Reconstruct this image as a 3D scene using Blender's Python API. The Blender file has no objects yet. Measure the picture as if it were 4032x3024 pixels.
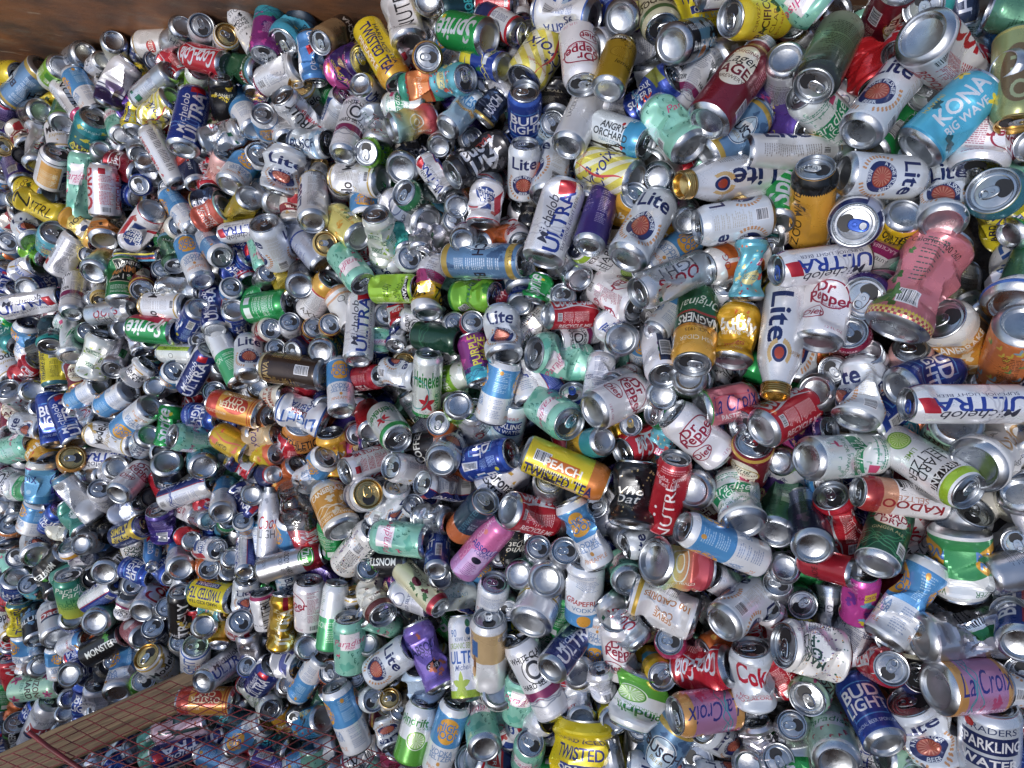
import bpy, math, random
import numpy as np
from mathutils import Matrix, Vector, Quaternion
sc = bpy.context.scene
# ------------------------------------------------------------------ camera
cam_d = bpy.data.cameras.new('camera'); cam = bpy.data.objects.new('camera', cam_d)
sc.collection.objects.link(cam); cam.location = (0, 0, 2.4); cam.rotation_euler = (0, 0, 0)
cam_d.sensor_width = 36; cam_d.lens = 24; cam_d.clip_start = .05; cam_d.clip_end = 200
sc.camera = cam
# ------------------------------------------------------------------ world and sun
SUN_EL, SUN_AZ = math.radians(60), math.radians(-122)      # azimuth measured from +Y towards +X
w = bpy.data.worlds.new("World"); sc.world = w; w.use_nodes = True
nt = w.node_tree; bg = nt.nodes['Background']
sky = nt.nodes.new('ShaderNodeTexSky'); sky.sky_type = 'NISHITA'; sky.sun_disc = False
sky.sun_elevation = SUN_EL; sky.sun_rotation = SUN_AZ; sky.air_density = 1.0; sky.dust_density = 2.2; sky.ozone_density = 1.0
nt.links.new(sky.outputs[0], bg.inputs[0]); bg.inputs[1].default_value = .13
sd = bpy.data.lights.new('sun', 'SUN'); sd.energy = 1.5; sd.angle = math.radians(7); sd.color = (1, .995, .985)
so = bpy.data.objects.new('sun', sd); sc.collection.objects.link(so)
dv = Vector((math.sin(SUN_AZ) * math.cos(SUN_EL), math.cos(SUN_AZ) * math.cos(SUN_EL), math.sin(SUN_EL)))
so.rotation_euler = dv.to_track_quat('Z', 'Y').to_euler(); so.location = (0, 0, 6)
sc.view_settings.view_transform = 'Standard'; sc.view_settings.look = 'None'
sc.view_settings.exposure = 0.40; sc.view_settings.gamma = 1; sc.view_settings.use_curve_mapping = False
sc.cycles.max_bounces = 7; sc.cycles.glossy_bounces = 5; sc.cycles.diffuse_bounces = 3
sc.cycles.use_adaptive_sampling = True; sc.cycles.adaptive_threshold = .02


PLANE = (0.46345, 0.45808, -0.03116)
DESIGNS = """
MINT|mi;z 5fb8a0 14;k 2f7d6b 90 2.6;r2 26 52 60 84 f0e4ea;r2 27 53 59 83 f6eef2;t2 Paradise 43 66 12 d8407a i;t2 PARK 43 57 5 d8407a;n 76 30 94 70 wh;n 76 10 94 26 e8f4f0;f2 20 40 9 e0507a
MINTB|mi;k 2f7d6b 70 2.6;r 22 20 44 80 a8e0d0;n 24 22 42 78 wh;r 46 20 66 80 a8e0d0;n 48 40 64 78 wh;q 48 22 64 38;t Paradise 127 66 12 d8407a i
PACIF|yl;t2 PACIFICO 43 60 15 5a2c10 wk;t2 CERVEZA 43 78 6 8a4a10;t2 CLARA 43 42 9 7a4a10;t2 pura_del_Pacifico 43 28 5 b03020;z2 2f4a18 3;b 0 5 e0b030;n 78 20 92 70 5a3c10
BUDW|wh;b 62 100 nv;b 56 62 rd;p 22 0 60 56 rd;t2 BEER 43 40 10 wh;n 78 15 92 60 nv;b 0 8 rd
GRNP|g 9aa590 6f8668 5d7a52 4c5c48 2c2f30;t2 +_TAURINE_+_ZERO_SUGAR 43 93 6 3a4a38;n 20 20 66 80 33402f;n 100 20 140 80 33402f;M .35
LAGER|mr;e2 43 50 22 38 efe6cc;o2 43 50 23 2 b08830;t2 LAGER 43 38 14 6a1420 k;t2 traditional 43 56 7 6a1420;t2 fling 43 66 10 1a1a1a i;q 76 20 92 50;n 76 55 92 80 d8a8a0;b 92 97 gd
COKE|rd;t2 Coca-Cola 43 50 34 wh vik;w2 64 wh;n 74 20 98 76 f0c0c0;q 76 8 92 18;t RECYCLE_ME 104 50 9 f0d0d0 vk
DCOKE|dcd9de;n 72 20 98 80 c03040;r 72 82 84 94 rd;q 76 6 94 18;t RECYCLE_ME 106 50 9 c02030 vk;t2 Coke 43 50 34 rd vk;t Diet 20 70 10 rd;e 120 90 14 8 a01828;M .45
DCOKEW|wh;t2 Coke 43 68 40 c0142c k;t2 NO_SUGAR 43 28 6 c0142c;t2 NO_CALORIES 43 20 6 c0142c;M .1
TEAL|2fa8a0;k 1d7a78 20 3;t2 calm 43 50 20 137870;M .3
PLAIN|gy;n 20 20 70 80 444444
COLD|b8bfc6;t2 Cold 43 60 30 e8eef2 vi;z 8a949c 10;q 80 10 94 40;n 20 15 40 40 556058;n 100 15 130 80 667070;M .9
BLUS|3b8fd8;b 0 18 e4eaf0;t2 Light 43 60 20 wh vi;b 0 6 wh;M .3
OLIVE|8f9a62;e2 42 55 20 34 6f5a3c;t2 H_O 40 60 20 9aa57a vk;b 0 5 b8b060;n 76 20 94 80 aab088;M .45
STEEL|bk;b 0 62 6a2420;b 36 58 a04020;b 90 97 b8b8b8;t2 STEEL 43 84 12 d0d0d0 k;t2 RESERVE 43 75 6 bk;b 62 72 181414;t2 ALLOY_SERIES 43 67 6 wh;t2 SPIKED 43 52 9 1a0808 k;t2 STRAWBERRY 43 42 9 1a0808 k;e2 43 28 10 6 bk;t2 8% 43 28 8 wh;M .35
PURPF|6a4ab8;z e0409a 6;z 2c1a66 10;k e8e040 14 3;t2 SPARK 43 40 9 e8d040;M .6
LITE|wh;t2 Lite 43 76 22 nv kb;c2 43 34 20 nv;c2 43 34 13 a04030;a2 43 34 4 11.5 c07860;c2 43 34 4 b05040;R2 43 34 A_FINE_PILSNER 17 wh 5;R2 43 34 -BEER 17 wh 5;h2 43 34 27 c89060;n 74 30 96 86 b8b4ac;q 78 8 94 26;M .08
LITEB|eef0f4;t2 LIGHT 43 60 16 nv kv;b 92 100 nv;b 78 82 nv;t2 12_oz 20 90 6 nv;n 76 20 94 70 8890b0;r2 20 70 36 100 9aa0b8
REDP|c81c24;n 20 20 60 80 8c1018;n 100 20 140 80 8c1018;M .4
SPRITEB|1f9a4a;r 20 30 62 86 28a858;n 22 32 60 84 e4f4e8;q 74 12 92 40;t RECYCLE_ME 84 70 8 wh v;r 20 10 34 24 wh;r 40 10 60 26 e8f4e8;t2 SP 110 50 30 wh kiv;M .45
SPRITE|18a048;t2 Sprite 43 52 33 wh kiv;z2 48c070 2;c2 60 84 4 e8d838;r 76 20 92 34 wh;r 78 60 90 70 wh;n 76 40 92 56 d8f0e0;M .45
KONA|46b0d4;t2 KONA 43 58 17 wh kv;t2 BIG_WAVE 60 50 9 wh kv;z 1f5a68 9;F2 20 88 9 f0d838;F2 68 84 9 f0d838;t2 HAWAII 24 40 6 d8c040 v;b 0 4 2d8fb8;M .2
DRPEP|e2e0e4;e2 45 64 27 20 a01838;e2 45 64 25 18 e2e0e4;t2 Dr 38 74 15 a01838 k;t2 Pepper 46 61 16 a01838 k;t2 Est_1885 50 49 5 b04060;e2 28 32 16 11 a01838;e2 28 32 14.4 9.6 e2e0e4;t2 Diet 28 32 11 a01838 k;n 76 24 96 90 b06078;q 78 6 94 18;t2 12_FL_OZ 56 8 4 c06080;M .12
DRPRED|8a1226;e2 45 60 27 20 e8d8d8;e2 45 60 25 18 8a1226;t2 Dr 38 70 14 f0e4e4 k;t2 Pepper 46 58 15 f0e4e4 k;n 76 24 96 80 e0b0b8;M .6
TWIST|ecd820;t2 TWISTED_TEA 40 50 19 2a2a78 kv;t2 HARD_ICED_TEA 24 50 7 2a2a4a kv;r 54 20 64 80 24307a;t ORIGINAL 59 50 8 wh kv;b 92 100 2a6a78;q 78 10 94 40;n 78 44 94 84 6a6420;t KEEP_IT_TWISTED 106 50 7 33300a kv;t2 Half_&_Half 70 40 8 60b8c8 iv;M .15
TWISTPI|f0d018;b 80 100 e8a828;t2 TWISTED_TEA 44 52 20 2a2a70 kv;t2 HARD_ICED_TEA 28 52 7 2a2a4a kv;r 58 20 68 76 d89820;t PINEAPPLE 63 48 9 f8f0d8 kv;q 78 10 94 40;n 78 44 94 84 6a6420;M .15
TWISTP|ecd018;b 80 100 d87828;t2 TWISTED_TEA 44 46 20 2a2a70 kv;q 96 10 112 30;r 100 28 116 66 d86a20;t PEACH 108 47 11 f8f0e0 kv;n 118 12 124 74 fff8c8;t 1_PT_9.2_FL_OZ 130 30 6 3a3a18 v;r 132 30 142 44 24202a;r 146 40 160 60 f4f0e8;r 136 56 148 72 f0c890;t REAL_FLAVOR 154 60 5 2a2a20 v;M .15
TWISTO|ecd214;b 0 18 f0d820;t2 HARD_ICED_TEA 43 80 9 30307a k;t2 TWISTED_TEA 43 60 17 28307c kw;r2 18 24 68 44 3848a8;t2 ORIGINAL 43 34 12 f4f4ee kw;p 76 0 100 100 202868;c 76 50 10 d08828;n 104 10 112 90 60601a;M .12
BUMB|eca830;b 84 100 181818;k 181818 0 0;j 84 181818;t2 ZOO_WATER 30 50 11 2a2418 v;z2 5a5048 2;q 76 10 92 36;n 76 40 94 78 a07820;x 24 30 6 46382a;M .2
BUSCHL|d8e2ea;z 8ab4d8 12;b 70 92 a8c8e4;t2 BUSCH 40 50 17 2c3c66 kv;t2 LIGHT 54 50 10 2c3c66 v;z2 40506a 3;b 0 10 4a5a78;n 76 20 94 70 6078a0;M .5
SELTZ|e6e6ea;b 0 40 ecc010;b 40 60 a02868;t2 HARD 43 24 9 20202a k;t2 SELTZER 43 14 9 20202a k;t2 BLACKBERRY 43 48 6 e8c0d0;t GLUTEN_FREE 43 66 5 303040;n 76 62 94 90 9090a0;o 20 16 8 2 202020;M .15
ULTRA|dfe0e6;t2 ULTRA 47 44 20 233c9c kv;t2 Michelob 32 46 13 3a3a4c iv;t2 SUPERIOR_LIGHT_BEER 62 46 5 4a4a66 v;y2 26 10 c4c6d0;p 34 80 56 100 c01828;p 44 78 45 90 c01828;r 84 0 112 100 2a3f9e;r 82 0 84 100 c03040;r 112 0 114 100 c03040;n 88 10 108 80 8090d0;q 88 84 106 94;M .35
ULTRAN|e4e5ea;r 14 0 72 100 1f2f7c;t2 ULTRA 47 44 20 eef0fa kv;t Michelob 32 46 13 eef0fa iv;t Michelob 120 46 13 3a3a4c iv;p 30 84 50 100 c01828;r 72 0 74 100 c03040;n 84 20 104 80 98a0c0;q 86 4 102 16;y2 26 10 5a68a8;M .45
ULTRABL|1c3a9c;t2 ULTRA 49 44 22 eef0fa kv;t2 Michelob 30 46 13 eef0fa iv;t2 SUPERIOR_LIGHT_BEER 66 46 5 c0ccf0 v;y2 26 10 5080d8;p 34 84 58 100 c01828;p 44 78 45 88 c01828;n 78 20 96 80 90a0e0;r 70 88 76 98 b0c0e8;M .45
ULTRAB|3f7fc4;t2 ULTRA_ZERO 50 46 16 eef0fa v;q 24 74 34 94;p 50 30 64 46 c01828;n 22 20 34 66 e0e8f4;r 84 0 120 100 e4e8f0;M .2
ULTRAG|c89a20;t2 ULTRA 46 40 25 f4ecd0 kv;t2 PURE_GOLD 64 40 8 f4ecd0 kv;t2 Michelob 30 46 13 f0e0a0 iv;r 40 80 50 100 b81828;r 84 0 110 100 7a5a14;M .85
ULTRALIME|e8eaf0;b 0 10 a8c830;t2 ULTRA 43 50 15 3a68c0 k;t2 ORGANIC_SELTZER 43 64 7 88a830 w;t2 KIWI_LIME 43 72 5 5070a0;t2 90 24 80 9 4070b8;c2 52 82 5 3060a8;c2 52 92 5 3f8050;t2 Michelob 43 38 7 5a6aa0 i;x 34 16 18 b8d050;M .15
PINKA|cc707a;j 6 d8c040;C 0 5 b03a48 d8c070;z 3f6a2c 5;c 24 22 10 6a7a3a;c 24 22 6 c8d080;c 50 18 10 7a8a40;c 50 18 4 e8e8c0;c 36 14 7 c02838;q 66 14 86 30;n 66 42 88 88 4a5450;t Calories_100_260 78 84 5 303030;t a. 30 64 16 f4f0f0 k;z 4f7a3a 3;c 120 22 10 6a7a3a;c 140 20 8 c02838;M .2
ABITA|e6e8ee;t2 LIGHT 30 50 22 3a64b8 kv;t2 LAGER 46 50 9 b02030 kv;t2 ABITA 58 52 12 3a50a0 kv;t2 95 70 30 12 3a4478 kv;z2 a8c4e0 3;n 80 20 96 60 7888b8;q 80 64 96 80;b 0 4 3a64b8;b 94 98 3a64b8;M .15
ABITO|e4dfd0;t2 ABITA 43 60 18 b84a2a k;t2 AMBER 43 36 12 8a2a20 k;y2 26 10 c87850;n 76 20 94 80 907a60;M .1
ABITAP|e6e4ea;p 0 60 85 68 6a2a78;p 0 70 85 80 3a8a4a;p 0 82 85 96 d89a30;r 62 40 84 96 202848;t BEER_BLANC 43 44 7 4a3a6a k;q 66 60 82 88;t Raspberry 56 30 8 6a6a8a i;b 12 14 3a4468;M .12
ALANI|3a1e6a;p 0 0 170 28 c8408c;z c8408c 7;z 20104a 8;z2 e0783a 2;e2 36 60 16 12 e8dc98;t2 ALL_HAIL 36 63 7 b03070 k;t2 THIS_WAY 36 55 6 b03070 k;t2 COFFEE_BEER 50 34 8 e0d040 k;y2 20 14 d060b0;t2 HAMMOND,_LA 43 90 5 f0e0f0;M .5
ALANY|3a1e50;y 10 16 d8508c;y 30 18 d0409a;y 60 16 a03080;r 20 10 66 50 e8dc50;q 30 18 56 38;n 22 40 64 48 404020;y 100 16 d8508c;y 130 16 b04090;M .35
COKECH|7a1230;b 86 100 9a1a40;t2 0_CALORIES_-_0_SUGAR 43 92 5 f0d0d8;b 60 80 d8c0c4;n 20 20 60 55 c09090;M .5
CANE|dcd6cc;b 10 82 d89430;t2 CANEBRAKE 43 74 11 f8f0e0 k;z2 e8d8b8 8;y2 30 14 f0e0c0;t2 LOUISIANA_WHEAT_ALE 43 24 5 f0e0c0;t2 PARISH_BREWING 43 16 6 f4e8d0;r 72 10 84 82 4a3424;n 86 14 98 80 8a5a20;M .3
TEAOR|e07838;k 8ab0c0 30 5;k e0c040 30 4;k 60a050 16 4;r2 20 30 40 88 d87030;r2 24 34 30 70 5a2c14;r2 22 54 32 40 5a2c14;r2 34 34 40 70 5a2c14;n2 46 20 64 90 7a3c18;r 56 70 70 96 e8e8e8;M .2
PINKP|e0a8a0;t2 beloved 43 50 16 a04848 i;z f4e8e0 5;e2 20 30 8 14 d07868;M .15
WHITEC|dcdee6;n 72 20 98 88 8088a8;q 76 4 94 18;t2 HARD_SELTZER 43 46 9 60688c kw;o2 43 70 13 2 70789c;n 20 10 66 34 a0a4b8;n 110 10 150 34 a0a4b8;M .25
BUDL|1e3c9c;r2 18 24 68 78 4a90e0;r2 19.5 26 66.5 76 1e3c9c;t2 BUD 43 63 19 f0f2fa k;t2 LIGHT 43 42 18 f0f2fa k;z 2c54c0 8;t2 OFFICIAL_BEER_SPONSOR 43 14 5 c0d0f0;r 76 10 90 40 e0e4f0;q 77 12 89 38;n 76 44 92 84 90b0f0;b 94 100 2f5cc8;c 98 80 4 e0d838;M .45
BUDLIX|1c3698;t2 BUDLIGHT 24 50 10 e8ecfa kv;t2 SUPER_BOWL 38 50 10 e8ecfa kv;t2 LIX 50 40 18 e05038 kv;b 60 96 2a48b0;p 10 60 40 100 8a9038;n 70 20 96 80 90a8e8;y2 20 10 70b8e8;M .5
BUDR|e4e6ee;r 14 0 50 100 1c3c8c;t BEER 32 50 22 f0f0f8 kv;r 50 0 53 100 c02838;r 60 0 62 100 3050a0;n 76 20 94 80 a06070;b 0 6 1c3c8c;M .3
SILV|c6c8cc;n 40 20 64 80 8a8e96;n 110 20 150 80 8a8e96;b 60 62 9a9ea8;M .95
SILVG|c8cacc;b 10 60 8aa890;M .9
SILVM|cfd2d8;z a0a8b4 14;z e4e8ee 8;t2 LIGHT 43 40 12 50586a;b 0 20 a8b8cc;M .9
SILVP|cfcdd4;z a8a4b0 8;n 20 50 50 80 505058;q 54 50 66 70;r 70 50 84 82 2a7a48;k e8f0e8 0 0;M .95
WINS|b8bcc4;k 60687a 160 2;M .9
ORG|d86828;b 0 12 b85020;n 20 20 60 80 8a3a18;t2 orange 120 50 16 f4e8d8;c2 56 80 6 e8b050;M .4
ORGW|e4e2e6;b 0 50 d06828;b 60 64 d06828;M .2
ORGF|e88a48;b 20 24 f0c080;b 30 34 f0c080;z e05a40 5;t2 PEACH 43 60 14 f8e8d8;M .35
ORGBLK|1c1a1c;b 0 50 d84a20;b 60 70 d88a20;M .3
TEALD|1d8a8c;t2 wave 43 50 20 d0ecec i;q 76 20 92 50;M .3
TEALBK|123c48;z 1f7a8c 16;z 0c1c28 10;y 50 12 3aa0b0;t2 TROPIC 43 60 14 3ac0c8 k;M .4
PARA|dfe6e6;k 8ab8a8 110 2.6;p2 14 38 72 70 1f9460;t2 Paradise 43 60 15 f0f6f0 i;t2 LIGHT 43 46 9 f0f6f0;n2 18 76 66 88 4a9a80;r2 60 74 72 82 d84878;t2 FIT_FOR_PARADISE 43 30 5 3a8a6a;f2 26 20 10 d84070;n 76 20 92 80 7a9a98;M .2
PARAM|b4dcc0;k c8304c 70 3.4;b 0 6 e4f0e8;r2 26 30 60 56 e8ecec;t2 Paradise 43 42 11 2a8a5a i;n2 20 60 44 90 3a9a70;M .15
PARKG|g c8c838 a8c048 5aa868 2c8a70 248068;t2 Paradise 43 82 14 f0f6e8 i;t2 Park 43 68 14 f0f6e8 i;t2 LIME 43 50 10 2a7a4a k;t2 CUCUMBER 43 40 9 2a7a4a k;t2 HARD_SELTZER 43 31 5 3a6a3a;M .12
ARIZG|a8d8b8;F 20 84 11 c84888;F 62 88 10 d05890;F 22 16 12 c84080;F 66 14 11 c84080;F 120 80 10 c84888;t2 ARIZONA 43 66 13 5a3a30 k;t2 HARD 43 48 13 3a2a28 k;t2 GREEN_TEA 43 34 7 40806a;z 4a9a5a 5;n 76 24 94 76 60806a;M .15
OLIPOP|e6e4e2;t2 OLIPOP 43 52 17 c09050 kv;t2 Classic_Root_Beer 62 52 8 202020 iv;o 26 86 6 1 7a8a8a;n 76 20 96 80 a0a0a0;t2 35_CAL 22 30 5 404040 v;M .1
OLIVW|e8e6e0;t 90 40 50 14 c8a050 k;n 76 20 96 80 c0a070;M .1
KIRK|e4e6ea;b 90 98 a0c828;b 78 89 e8eaee;r 20 79 66 88 20181a;t KIRKLAND 43 83 8 f0f0f0 k;t2 HARD 43 68 11 20242a;t2 SELTZER 43 57 11 20242a;t2 LIME 43 44 6 6a9a30;c2 36 22 13 6ab030;c2 36 22 11.5 c8e08a;c2 36 22 10 98cc48;a2 36 22 1 9 d4e8a0;k b0b0b8 30 1.5;n 76 20 96 70 a0a4a8;M .15
BANG|e6e2e2;b 82 100 a82a2a;b 64 82 c88a68;t KADOOT 30 50 14 a02028 kv;t SELTZER 42 50 8 c07858 v;n 60 20 80 62 202028;r 59 58 81 62 101018;t Nutrition 70 58 6 202020;r 84 10 86 16 c02020;n 90 20 110 80 b0a0a0;M .12
GRNL|8cc838;b 70 100 dfe6de;k 5a9a20 30 3;p 14 0 70 40 4a9a2a;n 76 20 94 66 e8f4d8;t2 LIME 43 50 16 f0f8e8 k;M .35
GREENM|4f8a6c;n 30 20 60 80 2a5a44;n 110 20 150 80 2a5a44;r 50 30 66 50 c0d8c8;M .6
NAVYR|3a4468;b 60 100 5a6a98;z 7a5a8a 6;n 20 60 40 90 c0c8dc;r 60 64 80 90 d0d4e4;M .75
CDRY|1d5a40;y 8 16 4aa070;y 24 14 3a9060;y 60 16 4aa070;y 80 16 3a9060;y 100 14 4aa070;y 130 14 3a9060;e2 43 62 22 15 c8b880;e2 43 62 21 14 f0ece4;t2 CANADA 43 67 10 a01838 k;t2 DRY 43 56 9 a01838 k;t2 GINGER_ALE 43 42 5 d0c890;r2 60 10 76 30 f0f0f0;q 61 11 75 27;b 0 3 d8d8d8;M .35
COORS|cfd1d6;t2 Coors 38 46 27 b01c34 iv;t2 LIGHT 58 46 16 60646e v;z a8acb6 12;b 0 26 b8c4d0;n 76 30 96 84 9a9ea8;r 78 70 90 84 2f7a5a;p2 14 80 22 88 2f7a5a;t THE_MOUNTAINS 70 40 5 3a6a5a v;M .75
HNLIME|e2e4e6;b 0 16 2f8a4a;n2 22 60 64 90 80a090;t2 LIME 43 48 8 2a9a40 k;e2 43 36 5 7 3aa040;t2 HARD_SELTZER 43 24 6 2a8a50;M .15
HIGHN|4a94d4;b 0 46 dfe3ea;b 92 100 e4e8ee;c2 43 70 19 eca838;t2 HIGH 43 76 11 4a8ad0 k;t2 NOON 43 64 11 4a8ad0 k;t2 VODKA 43 38 8 7a9ac8 k;t2 SELTZER 43 30 8 7a9ac8 k;c2 43 21 3 e09a40;t2 PINEAPPLE 43 13 6 e08a48;n 76 50 98 88 a8d0f0;c 84 86 3.5 e0a040;n 76 8 98 42 98a8c8;M .12
HNGREEN|3fae6c;b 52 100 dfe3e6;t2 HIGH_NOON 43 40 9 d8f0d8;n2 24 60 62 90 80a898;t2 PEAR 43 56 5 d06080;n 76 14 98 46 c0e8c8;M .12
HNBIG|3a9a58;c2 43 38 29 e0a030;t2 HIGH 43 46 14 4a7ac0 k;t2 NOON 43 30 14 4a7ac0 k;p 44 56 86 100 e4e8e8;b 66 100 e4e8ea;t2 VODKA_SELTZER 43 90 6 3a7a50;b 0 5 e8e8e8;M .12
REDT|b01c2c;t2 MADE_ZERO 43 60 12 5a0c14 k;n 76 20 94 80 e8a0a0;t2 TEA 110 50 20 f0d8d8 v;M .4
HAZY|c8389a;z 6aa8d0 14;z e0d020 14;z 7a30a0 10;z e05020 8;b 70 100 c8389a;r 50 60 70 78 e8c830;t HAZEDAY 60 69 7 a02070 k;n 20 72 40 96 f0a0d0;M .25
CREAM|d8d6c4;t2 draft 43 50 14 6a6454 i;n 76 20 94 80 908c78;b 0 8 c0bea8;z2 b0aa90 4;M .3
LACRX|b87ca8;b 0 16 d89a50;b 84 100 d89a50;z d89a50 6;z c04878 6;t2 La_Croix 40 52 22 2a2f86 iv;y2 26 12 3aa0b0;t PAMPLEMOUSSE 74 50 8 e8c8e8 kv;t naturally_essenced 82 50 5 7ab8c0 v;M .45
LACRY|ecdc50;s f0ecc8 10 22;t2 La 30 72 18 2a3486 i;t2 Croix 44 50 26 2a3486 i;w2 36 e04848;t2 LimonCello 43 88 5 d05040;n 76 20 94 80 7a7428;r 76 6 94 20 3a4a80;M .25
LACRP|e07888;t2 La_Croix 40 52 27 28308c iv;w2 30 e05a70;t PASTEQUE 62 52 9 f8e8e8 kv;n 76 20 98 90 3a3a6a;b 0 4 58a858;p2 0 4 20 8 58a858;M .25
LACRF|d8b888;z a03c6c 8;t2 Croix 43 50 24 4a2a78 i;n 76 20 94 80 60486a;M .35
LACRB|6ab4e0;b 0 20 3f8fc8;b 86 100 e4e4da;p2 20 82 66 88 b04888;t2 Croix 43 62 27 1e2a80 i;t2 La 32 36 22 1e2a80 i;c2 60 28 5 a8d8f0;t2 SPARKLING_WATER 43 6 5 e8f4f8;M .35
MARDI|e8e6e4;D 260 2.4 5a2c7a 2a6a5a e09a50;t2 MARDI 26 64 13 2a4a40 kv;t2 GRAS 40 64 13 2a4a40 kv;t2 PILS 54 64 13 2a4a40 kv;t2 AMERICAN_PILSNER 64 64 5 5a3a7a v;n 76 10 98 60 202028;q 78 64 94 84;M .1
SPARK|c4ccd8;b 0 14 b82c34;t2 TRADERS 43 86 8 2a3a6a;c2 24 88 5 c03030;r2 16 56 70 78 1f2c62;t2 SPARKLING 43 67 13 f0f2f8 kw;r2 22 36 64 52 2a3870;t2 WATER 43 44 11 f0f2f8 k;n 76 20 94 80 7080a0;t2 NET_12_FL_OZ 43 7 6 f0e0e0;M .5
SPARKB|b4d8e8;b 80 100 e0e8ee;r2 14 40 72 72 1f3f8c;t2 TRADERS 43 80 7 c04050;t2 SPARKLING 43 62 12 f0f4fa kw;t2 PLAIN_WATER 43 48 9 f0f4fa w;t2 8_FL_OZ 43 12 5 4a90b0;y2 26 8 e8f2f6;M .15
BLACKG|1c1c20;n 20 20 60 50 8a8478;z 3a3632 8;t2 NATURALLY 43 70 8 b0a890;q 76 20 94 40;M .4
BLACKN|15161a;z 4a9a3a 3;t2 MONSTER 43 60 13 d8dcd8 kv;c 76 60 2.5 40b0c0;c 82 60 2.5 e0b040;c 88 60 2.5 d8d8d8;n 96 20 120 70 9aa0a0;q 70 20 90 44;M .35
ABSW|dfdfe4;b 0 24 2a1f52;b 30 33 2a1f52;b 27 29 e8e8f0;p2 20 24 60 50 7a6a98;n 76 20 94 80 202028;q 76 4 94 14;M .1
PURP|5a1c9a;k e8d8f0 20 1.6;M .55
PURPN|3c2a86;z 5a3a9a 8;n 20 40 66 90 a898d0;q 22 8 42 36;n 76 20 94 80 a898d0;t2 BLUE 120 50 20 c8b8f0 v;M .45
PURPC|7a60c0;t2 ABSOLUT 43 66 15 2a2460 kw;t2 VODKA 43 54 7 2a2460;t2 CRAN-GRAPE 43 47 6 6a50a8;e2 43 34 16 8 14142a;t2 Spray 43 34 8 e8e8f4 i;z2 d07050 6;n2 30 6 56 20 5a48a0;M .4
PURH|28989c;b 30 100 8a2a80;z d040a0 10;z 4a1a70 10;b 0 20 38b0c8;y2 10 14 2a6a90;t2 PURPLE 40 62 14 e8dc40 kv;t2 HAZE 56 62 14 e8dc40 kv;n 76 40 90 70 c0a0d0;M .4
VOODOO|c8c4a0;z 3a3a34 16;b 84 90 3a5a3a;k e8e8c8 10 2;t2 VOODOO 43 70 14 26261f k;b 84 92 4a6a3a;D 50 2 e0dca0 30401f;z 6a7a4a 4;M .25
VOODB|1a1a1c;z2 e0c020 8;t2 VOODOO 43 56 16 1a1612 k;t2 RANGER 43 70 7 e8e0c0;q 76 20 90 50;M .3
BLUEM|1c2438;b 30 80 5c9cc8;r2 0 0 40 30 1c2438;t2 BLUE_MOON 50 50 12 f0f4f8 kv;t2 BELGIAN_WHITE 26 50 9 d8e0e8 kv;c2 60 44 9 d87828;z2 0f1830 8;M .35
BLUEM2|d4d8e0;b 40 54 c02838;t2 Blue 43 22 12 2c4a9a k;e2 43 22 18 10 2c4a9a;t2 Blue 43 22 11 f0f0f4 k;M .3
BLUEM3|20242e;z2 5c8cb8 3;t2 BLUE 43 46 14 e8ecf2 k;p2 16 50 70 70 5a7a9c;n 76 20 94 80 b0b8c4;M .35
LEMW|b8921c;e2 43 56 17 12 a07c14;e2 43 56 15 10 c09a24;a2 43 56 1 10 9a7410;t2 lemon 56 36 9 3a2c10 i;r2 20 84 46 94 1a1416;t2 KIRKLAND 33 89 6 f0e8d8 k;t2 SPARKLING 60 82 6 4a3a14;t2 WATER 60 74 6 4a3a14;n 76 20 94 80 6a5414;M .55
WCLAW|dddfe6;b 28 40 8a2860;o2 43 66 17 1.4 20242c;o2 43 66 10 4 2a2e38;t2 WHITE_CLAW 43 84 8 20242c k;t2 HARD_SELTZER 43 48 7 20242c k;y2 22 8 9aa0b0;n 76 20 96 90 8088a0;b 0 5 c8cad2;M .3
LAGB|7c1426;e2 38 60 20 30 e8e0cc;t2 Lager 38 68 12 1a1a1a i;t2 LAGER 38 52 14 7a1424 k;t2 ORIGINAL 38 78 5 7a1424;t2 BREWERY 38 40 5 604030;q 68 12 84 34;n 68 40 78 84 c07080;b 94 100 b09050;e 112 50 16 34 e8e0cc;t Lager 112 50 18 1a1a1a iv;M .4
BLG|d6d8de;x 43 90 6 c83040;t2 LAGER_BEER 60 54 7 505868 v;n2 40 20 48 70 c0a070;t2 1_3_8 30 80 5 404858;M .3
BUSCHK|26324e;z 4a6a9a 8;z 141c30 8;t2 BUSCH 43 50 18 c8ccd8 kv;n 76 20 94 80 8a90a8;b 0 6 b09040;M .55
BUSCH|5c86b0;z 3a5c88 14;b 0 10 b89a40;b 88 96 b89a40;b 0 2 c8ccd0;e2 43 50 20 26 dfe6ec;e2 43 50 19 25 2c4c78;e2 43 50 17.5 23.5 b8d0e4;p2 30 56 56 66 f0f4f8;t2 BUSCH 43 52 15 26243a k;t2 BEER 43 38 6 a08840;t2 25_FL_OZ 74 94 4 3a3018;n 76 20 94 80 c0d0e4;M .4
ANGRY|dfe8ee;b 80 100 3a9acc;p 0 70 80 96 3a9acc;z 8ac8e0 4;t2 ANGRY 34 50 10 30363c kv;t2 ORCHARD 46 50 10 30363c kv;t2 HARD_CIDER 56 50 5 6090b0 v;t CRISP_LIGHT 14 50 8 f0f6fa kv;T2 66 10 2c2824;c 26 66 3 c02020;c 60 76 3 c02020;M .12
NATL|e2e3e8;t2 Natural 36 48 15 2c4ca0 kv;t2 Light 52 48 17 2c4ca0 kv;t2 BEER 62 30 5 404868 v;p 70 10 72 90 c09a30;M .35
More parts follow.
